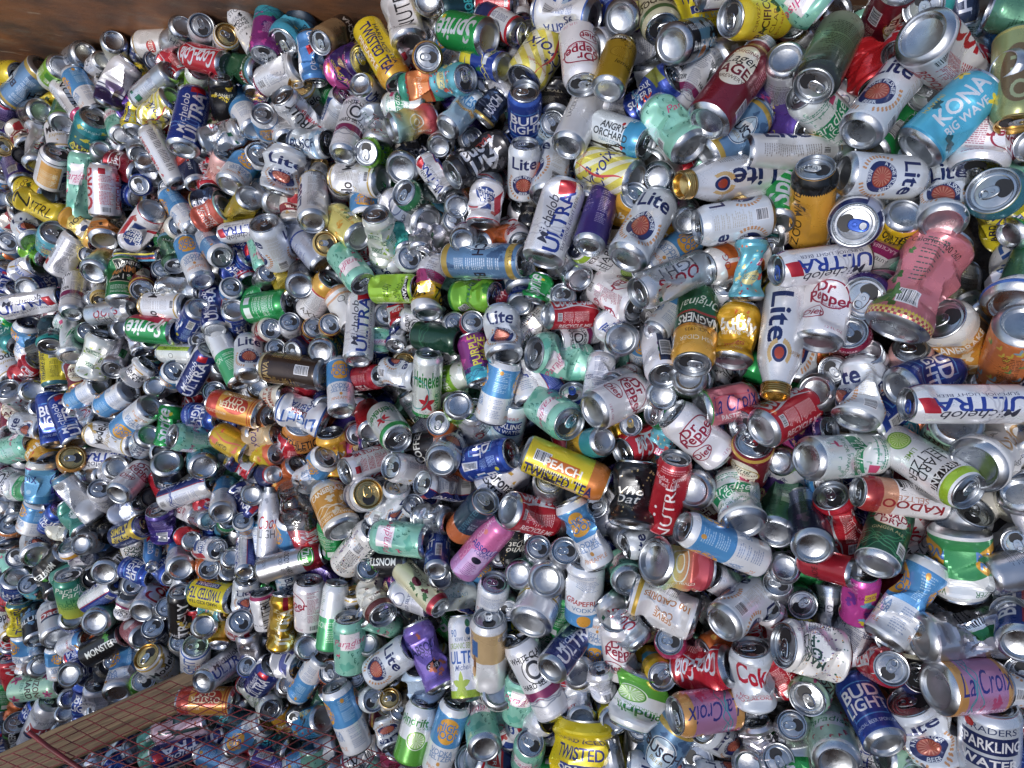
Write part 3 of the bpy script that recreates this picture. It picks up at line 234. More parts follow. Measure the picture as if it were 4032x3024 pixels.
CANS = """
-1586 974 255 455 502 185 712 1216 1105 170 sT0. PACIF
-1509 934 271 343 813 -142 -448 1420 1173 180 tN1* BUSCH
-1376 935 343 280 663 -638 -274 1161 1105 120 sB0. GRNL
-1292 972 365 -347 -350 844 212 1149 1100 90 sB0. SILVM
-1144 964 426 123 777 -596 -164 1055 1055 90 sB0. CREAM
-1213 934 402 95 870 -302 -379 848 848 180 sB0. CORONA
-1101 837 495 538 -667 -135 -497 1223 1358 90 sT2* ABSW
-1238 905 354 -383 258 741 487 1048 1048 150 sN1. MODEL
-1246 848 406 -348 -36 788 506 1223 1168 165 lN0* HIGHN
-1317 845 360 568 648 -31 507 1123 935 120 lN1. NUTRLW
-988 822 517 320 813 -263 -409 1011 1013 175 tN0* COORS
-910 938 550 -276 -589 730 210 1161 1100 105 lB2. SILVM
-995 951 487 606 168 -759 -172 1198 950 90 sN1. CORAL
-1062 950 437 -155 -513 755 377 943 946 170 sB0. BUDL
-821 934 588 -149 168 -134 965 1069 1069 170 sT0. WHITEC
-744 891 623 550 -125 182 -805 999 999 105 sT0. MODEL
-791 839 633 558 4 -804 -205 1053 1120 90 sN0* COKE
-674 900 652 568 -403 -655 -294 994 845 90 tN0. STONE
-692 814 633 -478 -32 855 199 1150 1106 90 sN1. FOUND
-931 870 509 -371 -62 798 472 1076 915 150 sN1. COKE
-1080 918 394 -380 497 617 477 933 933 135 sN1. PACIF
-850 822 554 593 -210 115 -768 987 987 100 sT0. GRNL
-753 745 616 736 -336 -130 -574 1056 1062 90 sT1* VOODB
-842 685 618 -495 717 393 293 1261 1174 90 tN0* ULTRABL
-705 714 608 -193 -208 828 484 1209 1148 180 lN0. HIGHN
-1052 747 475 -177 283 731 595 1095 1162 175 sN3. TWIST
-963 752 529 525 421 -737 -66 1195 1168 90 sN2* LACRY
-941 752 502 -255 -324 889 198 838 838 90 sB0. SILV
-1353 817 332 -422 777 462 69 1168 1102 90 sB0. LAWN
-1485 844 274 -377 -211 882 190 1201 1102 90 sB0. BLACKG
-1224 728 421 607 -416 52 -675 1397 1103 90 sT0* ALPHA
-1459 734 303 502 -650 -501 -271 1353 1170 105 lN4* COORS
-1367 739 331 585 -611 -488 -216 1178 936 90 sN0. MODEL
-1377 650 349 630 -431 36 -645 1333 1106 90 sT0* PORT
-1273 581 384 516 -498 -404 -567 1238 1319 120 lN1* MINT
-1162 550 452 -204 226 589 749 1273 1224 175 sN0* DCOKE
-1199 670 412 -203 -640 715 196 842 842 90 sB0. SILV
-1105 621 441 528 -144 -825 -138 1221 1169 90 sN1. DRPRED
-952 619 536 -325 -26 717 616 1088 1154 170 lN0* TRULY
-1010 598 495 189 859 -474 37 896 900 90 sB2. SILVM
-1050 570 454 968 183 108 136 932 932 90 sT0. BUDL
-870 578 547 524 -541 -626 -202 894 949 90 sN1. SAMUEL
-856 555 505 34 864 -477 -158 854 854 90 sB0. COKE
-750 641 631 271 559 432 653 1088 1096 175 sT2* COORS
-833 618 556 -130 -687 695 168 820 820 90 sB0. SILV
-707 547 635 -379 826 307 283 1149 935 90 sN1* HIGHN
-776 576 579 632 -344 2 -695 975 977 90 sT0. PINKP
-1080 783 466 590 455 -666 -19 820 697 90 sN2. PURPF
-1136 745 429 -417 371 798 227 1059 1061 120 sB0. MINT
-1067 664 455 -355 611 707 25 879 883 90 sB0. SILV
-1151 701 409 612 -211 -742 -172 1000 1000 90 sN2. WHITEC
-1625 896 213 529 -287 224 -767 927 927 90 sT0. COKE
-1569 671 227 -461 596 656 37 1226 1105 90 tB0. PURPN
-1539 732 246 869 322 64 371 853 853 90 sT0. BLACKG
-1630 768 204 868 282 162 375 992 994 90 sT0. GOLDL
-1617 825 225 -499 781 282 247 1238 935 90 sN1. PURPN
-1534 776 260 607 -492 -602 -164 1135 935 90 sN2. CHAMP
-1638 887 163 598 -144 -774 -153 999 999 90 sN2. SILV
-1364 779 280 569 -611 -512 -203 922 922 90 sN1. HIGHN
-1431 879 274 559 423 -708 -87 911 911 90 sN2. PACIF
-1658 670 156 782 -220 155 -562 1163 1103 90 sT0. HIGHN
-1481 597 277 590 18 -783 -195 1209 935 105 sN0. PACIF
-1134 560 406 584 29 -784 -208 1022 868 105 sN0. BUDL
-962 552 458 984 67 63 -155 840 841 90 sT0. SILV
-1526 659 202 539 -589 -590 -122 1001 1001 90 sN1. WHITEC
-795 615 565 707 495 -329 383 900 900 90 sN3. COKE
-825 561 549 613 499 -218 572 900 900 90 sN2. COKE
-797 711 567 650 514 -278 486 900 900 90 sN0. CREAMB
-923 840 478 -477 501 700 178 923 923 90 sN1. MODEL
-719 808 550 521 366 -767 -78 933 933 90 sN1. BUDL
-1018 912 460 504 -160 247 -812 900 900 90 sT1. BUSCHK
-1433 539 314 187 702 -139 673 1326 1166 90 lN2* NUTRY
-1265 460 388 330 685 -169 628 1251 1166 90 lN3* LEMV
-1407 441 306 646 -292 140 -691 1358 1100 90 sT1. TRULYB
-1510 477 253 522 -544 -652 -77 1420 1159 90 sN2. LITE
-1173 451 417 -382 829 387 131 1319 1102 90 sB2* HAZO
-1034 439 494 -461 -495 736 28 1182 1105 90 tB1* PBR
-1134 557 357 497 530 377 575 1200 1138 180 sN0. BUSCH
-1182 351 421 -283 911 286 93 1226 1104 90 sB0. SUNSET
-1097 288 469 524 -687 -435 -252 1315 1172 90 sN1* MAXI
-1044 284 463 783 283 40 552 1091 1091 90 sT1. LAGER
-851 329 576 -490 545 664 147 1171 1108 90 lB0* HIGHN
-913 476 518 -322 -103 833 438 1090 1161 165 lN0. HIGHN
-797 364 576 881 320 217 275 1166 1106 180 lT0. HIGHN
-800 454 578 641 305 -705 0 1119 935 90 sN2* SMUT
-705 456 619 -310 -494 809 75 1049 1052 90 tB1* YELD
-698 399 621 642 151 -750 -54 979 832 90 lN0. ULTRA
-738 355 562 47 605 3 795 1284 960 105 lN2. ULTRABL
-1478 249 299 -154 707 -19 690 1295 1211 90 lT1* ULTRA
-1501 312 238 -157 978 137 -22 1156 1100 90 sB0. BUDL
-1323 270 338 -239 164 873 393 1191 1106 180 lB0* WCLAW
-1352 395 326 -11 392 495 775 1343 935 175 lN1* NATBAR
-1407 152 316 729 437 -73 521 1156 1106 90 sT2. CITRA
-1531 136 241 -211 268 390 856 1362 1104 175 lT2* HIGHN
-1336 141 332 506 -649 -556 -113 1232 1111 90 tN4* PARA
-1415 57 284 770 586 227 -112 1265 935 175 tN0. TWIST
-1220 83 389 579 -607 -190 -510 1420 1169 90 sN1* CUCUM
-1161 210 417 -111 570 -36 813 1011 1079 90 tN0. COORS
-987 150 516 635 -34 -770 -43 1178 1171 90 sN0* SPRITEC
-865 170 556 239 918 -167 -270 1036 1042 180 tB0* BUDL
-953 215 514 -413 -551 573 444 1178 1171 175 sN0* MODEL
-797 197 577 -427 573 660 231 1172 959 105 lN1* ULTRAN
-910 263 520 599 182 -745 -231 963 818 120 tN1. COLD
-737 174 576 200 945 -244 -90 1025 1026 135 sB0. BUDL
-689 219 578 -278 579 30 766 1193 960 90 sN1. SPRITEB
-750 70 596 -261 -92 819 503 1162 1173 180 lN0* HNGREEN
-684 67 626 -447 672 548 220 1105 1017 90 sN0* LITE
-854 38 545 519 -499 -98 -687 1133 1063 90 lN0* ULTRAN
-1145 78 410 922 293 143 -208 1066 1069 170 sT0. SILVP
-926 85 497 516 -8 -856 -21 980 969 90 lN0. KIWI
-1034 114 448 245 701 -663 -94 820 822 90 sB2. SILVP
-1065 33 460 -379 616 83 686 1059 900 90 sN3. CORONA
-957 22 472 -392 284 8 875 1085 1087 120 sT0. HIGHN
-932 362 526 763 502 -30 405 1041 1044 120 sT2. FOUND
-1072 367 430 635 59 -767 -71 957 957 90 lN1. STRIPE
-984 313 474 769 -164 135 -602 923 923 90 sT1. BUSCHK
-943 434 489 -292 278 -134 905 1023 1023 90 sT0. ABITO
-750 247 575 699 -170 104 -686 924 924 90 sT0. HIGHN
-735 315 574 556 461 -690 -41 900 904 105 sN2. BUDL
-1607 445 191 -480 161 -97 857 1269 1100 180 lT0. HIGHN
-1589 527 222 504 591 -596 -204 928 985 120 sN3. CHAMP
-1653 600 186 -127 957 34 -257 1000 1000 90 sB0. SILV
-1585 588 217 43 868 -402 -289 925 926 90 sB0. SILV
-1285 390 316 950 -6 203 -235 900 900 90 sT1. PACIF
-1218 269 369 776 321 23 542 917 919 90 sT0. GOLDL
-1271 252 334 -298 348 -98 883 934 936 90 sT1. SILV
-1491 409 265 625 -241 -736 -93 954 811 90 sN2. LIMEG
-1635 343 197 595 -570 -70 -562 1230 935 90 sN2. ULTRABL
-1528 365 247 590 305 -747 -43 1142 935 90 sN2. NATP
-1682 414 137 -450 550 -37 702 1011 1011 90 sN2. ORG
-1539 382 210 -301 522 -70 795 908 908 90 sN1. LITE
-1639 286 174 -445 552 -21 705 994 994 90 sN2. SILVP
-1659 206 168 -167 513 91 837 1080 918 120 sN1. SPRITE
-1633 151 190 343 579 -32 739 1196 935 90 sN1. TEALD
-1626 60 189 596 -572 -552 -114 1259 935 90 sN0. MODEL
-1546 48 225 -430 585 31 687 1154 935 90 sN2. COKE
-1583 15 163 198 804 -521 -205 1261 1121 90 sB0. SILV
-1667 11 137 -348 -265 896 74 1278 1114 90 sB0. LITE
-1367 57 275 -294 541 780 -110 960 963 90 sB1. SILV
-1320 21 326 615 549 -138 549 945 803 90 sN1. LAGER
-1281 3 295 -317 293 -75 899 1127 1124 90 sT0. CREAM
-1288 147 332 618 -284 122 -723 992 993 90 sT0. GREENM
-1152 156 396 -279 -468 831 115 849 851 90 sB1. SILV
-1074 116 441 541 -579 -590 -151 820 697 90 sN2. SILVP
-872 131 489 815 206 69 537 900 900 90 sT1. WHITEC
-803 38 518 -246 -592 765 58 900 900 90 sB0. SILV
-1060 13 370 -495 469 729 56 982 982 90 sN1. BUDL
-1140 3 371 889 -120 195 -396 915 915 90 sT0. SILV
-1330 214 287 617 -552 -132 -546 913 913 90 sN1. BLACKG
-816 492 573 -177 595 -77 780 918 780 90 sN2. BUSCHK
-726 307 549 -401 312 824 251 920 920 120 sN1. COKE
-1306 316 280 483 570 70 661 927 927 120 sN1. WHITEC
-998 180 453 -389 703 591 76 902 902 90 sN1. SILV
-1349 258 280 631 465 -617 75 901 901 90 sN1. HIGHN
-1395 391 256 852 275 81 437 908 908 90 sT1. BLACKG
-1200 515 362 387 457 -77 797 911 911 90 sN1. WHITEC
-1344 -113 336 556 -582 -586 -98 1111 1105 90 tB0* ULTRABL
-1423 -110 288 602 -629 -438 -225 1140 1104 90 tB1* BUDL
-1582 -54 199 920 -240 -15 -310 1235 1100 90 tT0. COORS
-1275 -31 356 423 746 -345 -383 1102 1102 180 sB0. HIGHN
-1154 -44 410 427 759 -325 -369 1128 1104 180 sB0* HIGHN
-1072 -99 459 528 414 -742 4 1311 1104 100 lB0* HIGHN
-712 -63 635 664 -154 -731 -40 1155 1169 90 sN0* OYST
-856 -149 549 640 177 -294 -687 1146 1109 180 sT0* MINT
-841 -89 530 92 518 10 851 1059 1062 90 sT1. BUDL
-966 -119 480 -435 531 517 511 1018 1155 120 sN2. SPRITE
-1167 -159 396 586 -168 -793 15 1193 1176 90 tN1* MODEL
-1220 -229 326 651 -36 -757 42 1275 1194 90 lN0. ULTRA
-1056 -166 442 -380 -469 798 0 1104 1105 90 sB0. BUSCHL
-1573 -202 214 406 414 393 714 1365 1105 170 sT0* MINT
-1337 -232 326 695 -266 132 -655 1227 1101 90 sT0. GOLDO
-1482 -227 236 -494 493 716 -24 1417 939 90 sN0. BUBLY
-1459 -300 282 -166 244 603 741 1326 1169 180 sN1* LACRB
-1506 -416 240 -153 371 522 753 1353 935 165 sN0. HIGHN
-1303 -343 350 -434 27 636 637 1127 1105 175 lT1* MONST
-1325 -411 318 550 -530 -645 -31 1216 1171 90 sN2. TEALG
-1220 -335 358 709 -285 -54 -643 1093 1096 120 sT0. WHITEC
-1096 -279 432 -205 908 333 148 1162 1103 90 sB0* DRPEP
-1179 -255 381 -326 -573 746 100 1138 1104 120 sB0. WHITEC
-966 -249 477 323 771 -547 35 1300 1103 90 sB0* BLUEM3
-851 -206 523 -249 657 708 -66 1214 1108 90 sB0. TREE
-1115 -363 416 311 389 590 635 943 1178 180 sT3. BLUBAR
-1095 -423 437 -180 514 96 833 1112 1103 90 sT0* LEMONS
-1269 -481 319 56 981 178 -46 1127 1101 100 lB0. HIGHN
-893 -297 517 469 339 473 665 1153 1171 180 lN0* ULTRAN
-769 -305 574 -173 99 969 146 1162 1103 180 lB0* HIGHN
-997 -399 448 741 -458 -231 -434 1194 1069 90 sN2* PURPN
-895 -428 513 -488 328 807 -52 820 822 90 sB3. REDP
-827 -450 535 200 344 157 904 1000 1002 105 sT1. PBR
-936 -489 473 -223 18 971 79 1290 1103 180 lB1. HIGHN
-1035 -478 433 726 325 -15 605 820 822 90 bT0. ULTRAB
-842 -496 511 594 201 137 767 1010 1010 90 sT0. ORG
-709 -456 581 -192 139 949 206 930 934 170 lB0. ULTRA
-704 -374 593 767 -216 -81 -599 820 822 120 sT0. HIGHN
-778 -385 542 576 -314 -38 -754 820 820 90 sT0. TREE
-860 -369 506 -361 -73 928 53 856 857 135 sB1. COORS
-723 -281 528 -247 -389 888 -15 897 899 90 sB0. GREENM
-704 -313 590 438 598 -110 662 1031 876 90 sN1. ULTRAN
-1514 -516 222 -356 720 594 -43 1420 1103 90 sB2. LITE
-1400 -459 268 584 -239 -773 66 1010 1074 90 sN3. CREAM
-1329 -526 305 886 -341 -125 -290 1161 1104 90 sT2. ABITAP
-1463 -545 196 -345 250 901 -77 1120 1120 120 sB0. GREENM
-1190 -535 360 -128 906 403 -26 1262 1100 90 sB0. TRULYK
-1611 -561 154 952 3 195 234 1138 1100 90 sT1. SILV
-1666 -544 142 731 -490 -120 -459 1229 1044 90 sN3. SILVP
-1637 -477 150 891 -297 36 -342 1246 1100 90 sT2. ORGF
-1652 -319 162 261 599 42 756 1420 935 90 sN0. WCLAW
-1637 -413 162 531 -371 -745 -161 1113 1170 120 sN3. COLD
-1574 -336 197 540 177 -819 -79 1255 935 120 sN1. HNGREEN
-1466 -379 208 -132 802 533 -235 1112 1112 90 sB0. GREENM
-1443 -421 252 -451 541 81 705 1040 884 90 sN0. BUDL
-1638 -97 160 589 -643 -455 -183 1211 946 90 sN1. LAGER
-1521 -131 245 613 37 -774 -153 1104 935 120 sN1. LITE
-1510 -85 225 -324 -596 726 107 922 922 90 sB1. SILV
-1707 -87 111 -277 584 743 -176 1034 1034 90 sB0. SILV
-1538 -18 211 -229 679 669 -197 1172 1100 90 sB0. SILV
-1019 -13 445 166 825 -520 -146 936 939 90 sB0. SILV
-817 -39 502 852 -203 15 -482 1010 1010 90 sT0. BUSCHK
-1280 -94 339 620 -271 -736 -22 1150 935 90 sN2. COORS
-1225 -108 321 609 244 -753 57 914 914 90 sN1. SILV
-999 -191 444 -99 852 480 -187 1045 1045 90 sB0. SILV
-733 -155 603 617 -298 -726 -62 1125 935 90 sN0* GUAVA
-700 -138 575 -350 -182 918 -33 978 981 90 sB1. LACRF
-708 -212 611 681 -26 -611 -402 820 884 135 sN3. BUDW
-751 -252 494 585 159 -788 103 933 933 90 sN1. GREENM
-848 -222 442 574 -477 -151 -649 1115 1115 90 sN1. WHITEC
-785 -106 510 624 -86 -776 2 918 918 90 sN1. BUDL
-1105 -403 385 530 -493 -110 -682 900 900 90 sN1. SILV
-1687 -262 131 462 705 -535 52 1034 1034 90 sN1. GREENM
-1635 -278 123 553 -505 -39 -662 1037 1037 90 sN1. WHITEC
-1334 -291 233 -287 -541 786 83 1037 1037 90 sB0. BLACKG
-1284 -271 310 -499 171 848 -56 952 952 90 sN1. SILV
-1066 -330 386 525 196 169 811 962 962 90 sT0. BLACKG
-1123 -507 367 730 -500 -300 -357 984 984 90 sN1. MARDI
-925 -510 422 -495 -432 741 -144 923 923 90 sN1. GRAPEF
-1439 -562 248 571 384 -717 113 1420 935 90 lN1. BLACKN
-1379 -595 267 527 25 -842 114 1214 939 90 sN0. TEALG
-1287 -583 302 -302 41 944 -129 889 889 90 sB0. SILV
-1090 -547 406 272 586 64 761 1022 868 90 sN0. BUDL
-988 -531 453 622 338 194 679 998 848 120 sN0. BUDL
-1006 -294 431 -464 549 695 32 902 902 90 sN1. COKE
-1085 -464 357 539 593 -565 196 920 920 90 sN1. SILV
-850 -315 497 546 -501 -164 -651 903 903 90 sN2. COKE
-926 -360 453 -485 282 826 -49 908 908 90 sN1. DRPEP
-837 -384 482 643 -526 -293 -472 914 914 90 sN1. BUDL
-762 -479 542 244 780 -575 -33 890 891 90 sB0. SILV
-690 -498 575 -242 -530 812 -28 820 820 90 sB0. SILV
-758 -438 509 662 -477 -248 -522 918 918 90 sN1. SILV
-1416 -321 249 439 541 15 717 900 900 90 sN1. PURPF
-1248 -439 320 437 489 46 753 900 900 90 sN1. BLACKG
-1716 -247 91 -253 540 27 802 917 917 90 sN1. SILV
-915 -289 471 525 255 -806 95 902 902 90 sN1. SILV
-1341 -638 317 733 -510 -230 -386 1359 1172 90 sN0* PARKG
-1231 -630 347 333 319 429 776 1255 1105 170 lT0. ULTRA
-1234 -702 333 -3 950 298 -89 1278 1101 90 sB0. MINT
-1442 -753 244 -407 663 628 -33 1401 1105 90 sB0* DAD
-1532 -771 204 -429 489 751 112 1180 1104 120 sB0. BLUEM3
-1596 -755 184 672 -583 -251 -382 1174 1169 90 sN2. TWIST
-1040 -618 424 -166 884 431 69 1166 1105 90 sB0* DCOKE
-918 -633 507 688 -470 -198 -515 1157 1071 90 lN0* TRULYK
-810 -573 545 569 -186 -795 95 1210 1169 90 sN0* TWIST
-706 -556 592 639 -473 -234 -560 1005 1059 90 sN2. LITE
-842 -670 513 189 970 -100 -112 1061 1063 90 sB0. SILVG
-797 -671 530 -483 673 457 324 820 1107 90 sN3. GOLD
-732 -647 566 -372 269 131 879 1084 1084 120 sT0. DCOKE
-1022 -714 432 894 -290 15 -340 1053 1053 90 sT0. BUSCHK
-1019 -807 430 919 -315 -147 -185 1277 1102 90 sT0* MODEL
-882 -761 498 694 -413 -134 -574 1181 1105 90 sT0* ABITA
-789 -770 542 0 940 322 109 1181 1104 90 lB0* ULTRA
-1148 -853 380 -176 218 945 170 1418 1105 175 lB1* HIGHN
-1085 -887 399 -412 359 173 819 1129 1104 120 sT0. LIMEG
-1518 -970 211 66 636 168 750 1420 1104 90 lT0* ARIZG
-1341 -892 277 93 979 175 -45 1194 1101 90 sB0. ULTRAN
-1115 -736 373 -315 397 845 -170 1086 1088 90 sB0. REDST
-1220 -796 293 -334 231 909 -97 1189 1125 120 sB1. DCOKE
-1228 -790 334 -171 619 178 746 1420 935 90 lN0* BLACKN
-1534 -912 195 -342 68 919 -183 1121 1101 90 sB0. BLACKG
-1649 -951 138 727 -548 -257 -325 1224 935 90 sN1. COKE
-1341 -836 282 625 117 -752 172 887 754 90 sN2. ULTRABL
-1366 -734 276 297 818 -481 -107 1137 1100 90 sB0. BUDL
-1598 -876 153 -323 297 552 709 1383 942 165 lN1. HIGHN
-1435 -876 237 684 -569 -279 -362 1108 935 90 sN1. HIGHN
-1363 -809 273 637 270 -722 -4 969 824 120 sN1. GRAPEF
-1519 -1091 198 516 -552 -160 -635 1152 1170 90 gN0* DAD
-1627 -1150 147 601 -433 -208 -639 1339 1103 120 sT0. BLACKN
-1304 -972 291 548 -469 -388 -574 1294 935 120 gN2* BUDL
-1409 -997 232 -236 269 900 -249 980 980 90 sB0. SILV
-1421 -1052 225 327 840 -421 -95 922 925 90 sB0. SILV
-1449 -1111 212 -335 -55 921 -191 928 931 90 sB0. SILV
-1266 -956 310 -213 272 490 800 1309 935 170 sN1. WHITEC
-1283 -1015 273 257 934 -188 -165 1020 1021 90 sB0. BUSCHL
-833 -867 530 691 -162 -688 148 1120 1274 90 sB0* OYST
-931 -969 459 619 -25 -756 210 1256 1170 90 lN1* ISLE
-915 -1030 454 803 -41 -549 230 1252 1301 90 lN0* ULTRAN
-707 -938 562 552 169 -776 253 1190 935 90 lN1* HIGHN
-1179 -1131 321 637 334 -691 71 1160 1103 120 sN2. BUSCHL
-1303 -1191 264 -69 420 392 816 1160 1100 135 sN0. ULTRA
-1052 -1088 381 -230 577 242 745 900 900 90 sN1. MINT
-804 -1054 492 512 289 -735 -339 1160 1100 180 lN0* HIGHN
-949 -1102 394 938 -101 89 321 1121 1100 90 sT0. BLACKG
-769 -917 514 594 -334 -727 88 1020 1020 90 sN1. TEALBK
-1714 -1190 98 627 -583 -195 -479 1114 935 90 sN1. ULTRABL
-1695 -1025 114 626 -577 -181 -492 1302 935 90 sN0. SPRITEB
-1564 -1073 163 -269 493 290 774 1083 920 120 sN1. BUDL
-1654 -1086 112 528 -532 -126 -650 1022 1022 90 sN2. ORG
-1720 -1124 81 473 803 -329 150 991 991 90 sN1. SILV
-1708 -885 88 -108 520 276 801 968 823 120 sN2. TWIST
-1747 -931 58 -352 -613 703 74 993 993 90 sB0. SILV
-1765 -980 25 518 45 -840 156 925 925 90 sN1. TANW
-1671 -896 112 407 819 -403 36 912 912 90 sN1. BUDL
-1692 -826 123 688 -542 -164 -454 1102 935 90 sN1. PARA
-1705 -767 114 -452 466 202 734 1041 885 120 sN1. PARA
-1610 -652 183 438 707 -555 28 1325 935 90 sN0. BUDL
-1666 -701 140 537 -178 -823 51 1029 875 105 sN1. COKE
-1548 -662 182 915 -288 33 -280 1105 1100 90 sT2. TRULYB
-1473 -632 217 516 -565 -644 6 1181 943 90 sN1. BLACKN
-1291 -591 299 519 211 213 800 1066 1066 90 sT0. BLACKG
-1131 -594 372 319 237 185 899 972 973 90 sT0. SILV
-1103 -582 366 -408 -534 737 -68 984 837 90 sN0. BUDL
-1142 -654 379 538 568 -596 179 903 767 90 sN2. WCLAW
-993 -649 430 854 -257 86 -443 999 1001 90 sT0. SILV
-940 -741 449 893 -265 65 -357 1043 1043 90 sT0. SILV
-928 -570 479 504 -519 -178 -667 930 790 90 sN1. GRAPEF
-851 -544 476 939 -52 187 285 921 922 90 sT0. SILV
-784 -542 519 -449 -597 643 -170 857 728 90 sN0. BLACKN
-879 -652 476 797 -418 -246 -361 900 900 90 sN2. COKE
-817 -619 527 602 -193 -769 95 837 711 90 sN2. TRULYB
-696 -698 577 725 -459 -289 -424 1038 882 90 sN1. SILVP
-706 -766 555 963 -228 40 -137 884 886 90 sT0. BUDL
-705 -834 535 827 -396 -277 -288 903 767 90 sN1. CUCUM
-736 -829 504 875 -66 184 443 840 841 90 sT0. REDT
-744 -920 478 776 -447 -336 -292 928 928 90 sN1. SILV
-1234 -870 329 509 -541 -173 -647 836 710 90 sN3. BLACKG
-1231 -857 301 537 -332 -21 -775 830 832 90 sT1. SILV
-1568 -890 107 -380 472 98 789 1045 1045 90 sN1. GREENM
-1535 -889 167 444 425 149 774 904 904 90 sN1. SILVP
-1532 -921 137 549 677 -446 204 922 922 90 sN1. GREENM
-1270 -769 280 522 -507 -134 -672 910 910 90 sN1. ORG
-1061 -773 364 511 -489 -156 -690 927 927 90 sN1. BUSCHK
-1115 -866 347 -494 -162 836 -175 909 909 90 sN1. SILVP
-1154 -1122 282 51 487 214 845 1080 1084 90 sN1. SILV
-1261 -1176 235 -125 533 219 807 930 930 90 sN1. PACIF
-757 -1050 463 522 103 -809 250 993 993 90 sN1. REDT
-777 -1005 517 -285 -92 929 -218 851 854 90 sB0. SILV
-1051 -1037 383 -114 572 225 780 900 900 90 sN1. TEALG
-1346 -1060 251 553 -284 -768 157 900 900 90 sN2. GRAPEF
-1722 -1254 72 518 -264 -814 11 1161 1101 120 sN1. GRAPEF
-1769 -1313 30 448 706 -547 32 1080 1080 90 sN1. BUDL
-1746 -1231 19 521 156 -819 180 949 949 90 sN1. SILV
-610 871 696 801 584 70 -112 1160 1105 170 sT0* PURH
-542 868 699 898 380 -203 89 1413 1103 105 sT2* ATHL
-427 834 768 919 351 -178 -6 1012 1018 110 sT0* TANC
-298 756 833 373 524 -337 688 1110 1104 90 tT0* TWISTPI
-248 832 838 -492 481 625 369 1286 1168 90 sN1* NUTRLW
-233 789 802 626 615 -156 -453 1227 963 175 sN1. DCOKE
-187 720 889 684 93 178 -701 1016 1017 90 sT0. LAGER
-181 865 852 -213 975 43 43 999 999 120 sB0. LACRY
-96 749 942 -414 -10 877 246 1192 1106 90 sB0* SPRITE
-26 776 932 -213 -369 760 491 914 975 155 sN1* BUDW
-33 826 914 307 616 -504 -522 846 719 170 sN0. COKE
-93 841 884 795 246 -547 -88 900 900 90 tN0. TEALBK
-57 689 935 -419 22 875 242 951 957 90 sB0* ISLA
-129 658 919 -78 259 -196 943 1062 1063 90 sT2* TRULYB
-199 673 857 609 181 -762 -125 1053 895 90 sN1* ORTEAL
-385 752 785 -328 347 -135 868 1294 1104 90 sT2* ALANI
-484 793 737 598 623 -335 378 1069 1158 105 sT2* ULTRAB
-582 781 678 250 796 -359 -419 1328 968 180 lN1* NUTRLW
-524 662 708 885 -83 -232 -395 1216 1108 90 lT2* TRULY
-520 729 655 787 -56 -59 -611 1118 1100 105 sT1. MODEL
-330 684 768 -40 914 -395 89 1036 1040 90 lB0. ULTRA
-431 676 704 -355 273 46 893 1091 1091 120 sT0. BUDSEL
-378 595 804 -409 730 448 315 1127 1107 90 lB0* WCLAW
-631 661 633 761 -89 52 -641 1122 1101 100 lT0. HIGHN
-586 661 649 -182 -34 863 470 1089 1094 175 sB1. TRULY
-496 594 714 -85 498 -145 851 1124 1098 90 sN2* BUSCHL
-316 600 802 585 539 -320 515 1115 935 100 sN2. COORS
-318 540 802 981 153 -110 -46 1057 1058 90 sT2. LIMEG
-222 580 882 -220 836 -8 503 1054 1060 90 sB2* FRESCA
-242 641 820 584 91 -789 -167 1034 879 90 sN0. PARA
-110 591 911 -331 797 247 440 928 987 90 sN1* FRESB
-158 573 813 -64 307 903 293 1007 1007 175 lB1. NUTRLW
-44 595 927 -394 675 240 576 820 869 90 sN3* BUSCHK
-71 485 926 783 270 -548 116 1012 1078 90 gN3* ARIZ
-52 446 880 -9 394 879 266 939 942 180 sB0. BUDW
-169 465 863 -454 128 757 453 976 830 120 lN2* ULTRA
-239 514 816 -218 852 419 227 1223 1104 105 sB2* BUSCHK
-567 526 706 559 -584 -268 -524 1405 1368 90 sN3* LITE
-488 485 683 -111 99 857 493 1117 1067 180 bN0. LBOT
-365 488 768 -324 -568 610 448 1201 1171 170 sN1* MODEL
-301 504 723 -155 806 393 415 1002 1002 120 sN1. SPRITE
-227 472 781 -244 324 901 156 912 915 90 sB0. TREE
-73 672 863 -280 148 -154 936 900 900 90 sT1. SILV
-21 659 909 -472 427 659 401 976 976 90 sN1. WHITEC
-136 756 835 -406 339 740 414 900 900 105 sN1. HIGHN
-187 861 786 -88 -391 747 530 1056 1056 180 sN1. WHITEC
-672 749 570 -345 641 543 417 938 938 120 sN1. ALANI
-669 808 592 -370 591 594 401 1029 1029 120 sN1. TREE
-105 560 815 -312 119 -126 934 900 900 90 sT1. SILV
-254 572 776 -223 473 -87 848 900 900 90 sN1. BLACKG
-601 604 628 -251 904 344 30 900 900 90 sB1. SILV
-682 587 577 -459 225 -65 857 1177 1129 110 sT0. HIGHN
-475 742 642 144 429 -215 866 926 926 90 sN1. SPRITEB
-434 831 687 875 280 -61 390 900 900 90 sT1. TANC
-623 830 625 323 408 -208 828 900 900 90 sN2. PACIF
-157 461 834 -119 662 570 472 904 904 135 sN2. HIGHN
-598 352 688 -231 44 322 917 1300 1108 180 sT0* LITE
-517 347 686 -238 -217 822 470 1101 1157 175 lN0* BLUBAR
-482 444 744 -144 111 895 408 1116 1106 175 tB0* LBOT
-635 483 557 982 67 25 -176 926 926 90 sT0. SILV
-625 484 643 -362 321 866 123 1089 1092 90 sB1. SILV
-548 437 691 525 -611 -474 -355 954 811 90 sN2. CHAMP
-428 483 690 47 988 -72 -131 961 961 175 sB0. DCOKE
-396 377 766 -436 306 829 170 1153 1105 90 sB1* LEMON
-456 339 730 695 -60 128 -705 938 938 90 sT0. GOLDL
-356 440 736 646 417 -288 571 1184 961 90 sN1. HIGHN
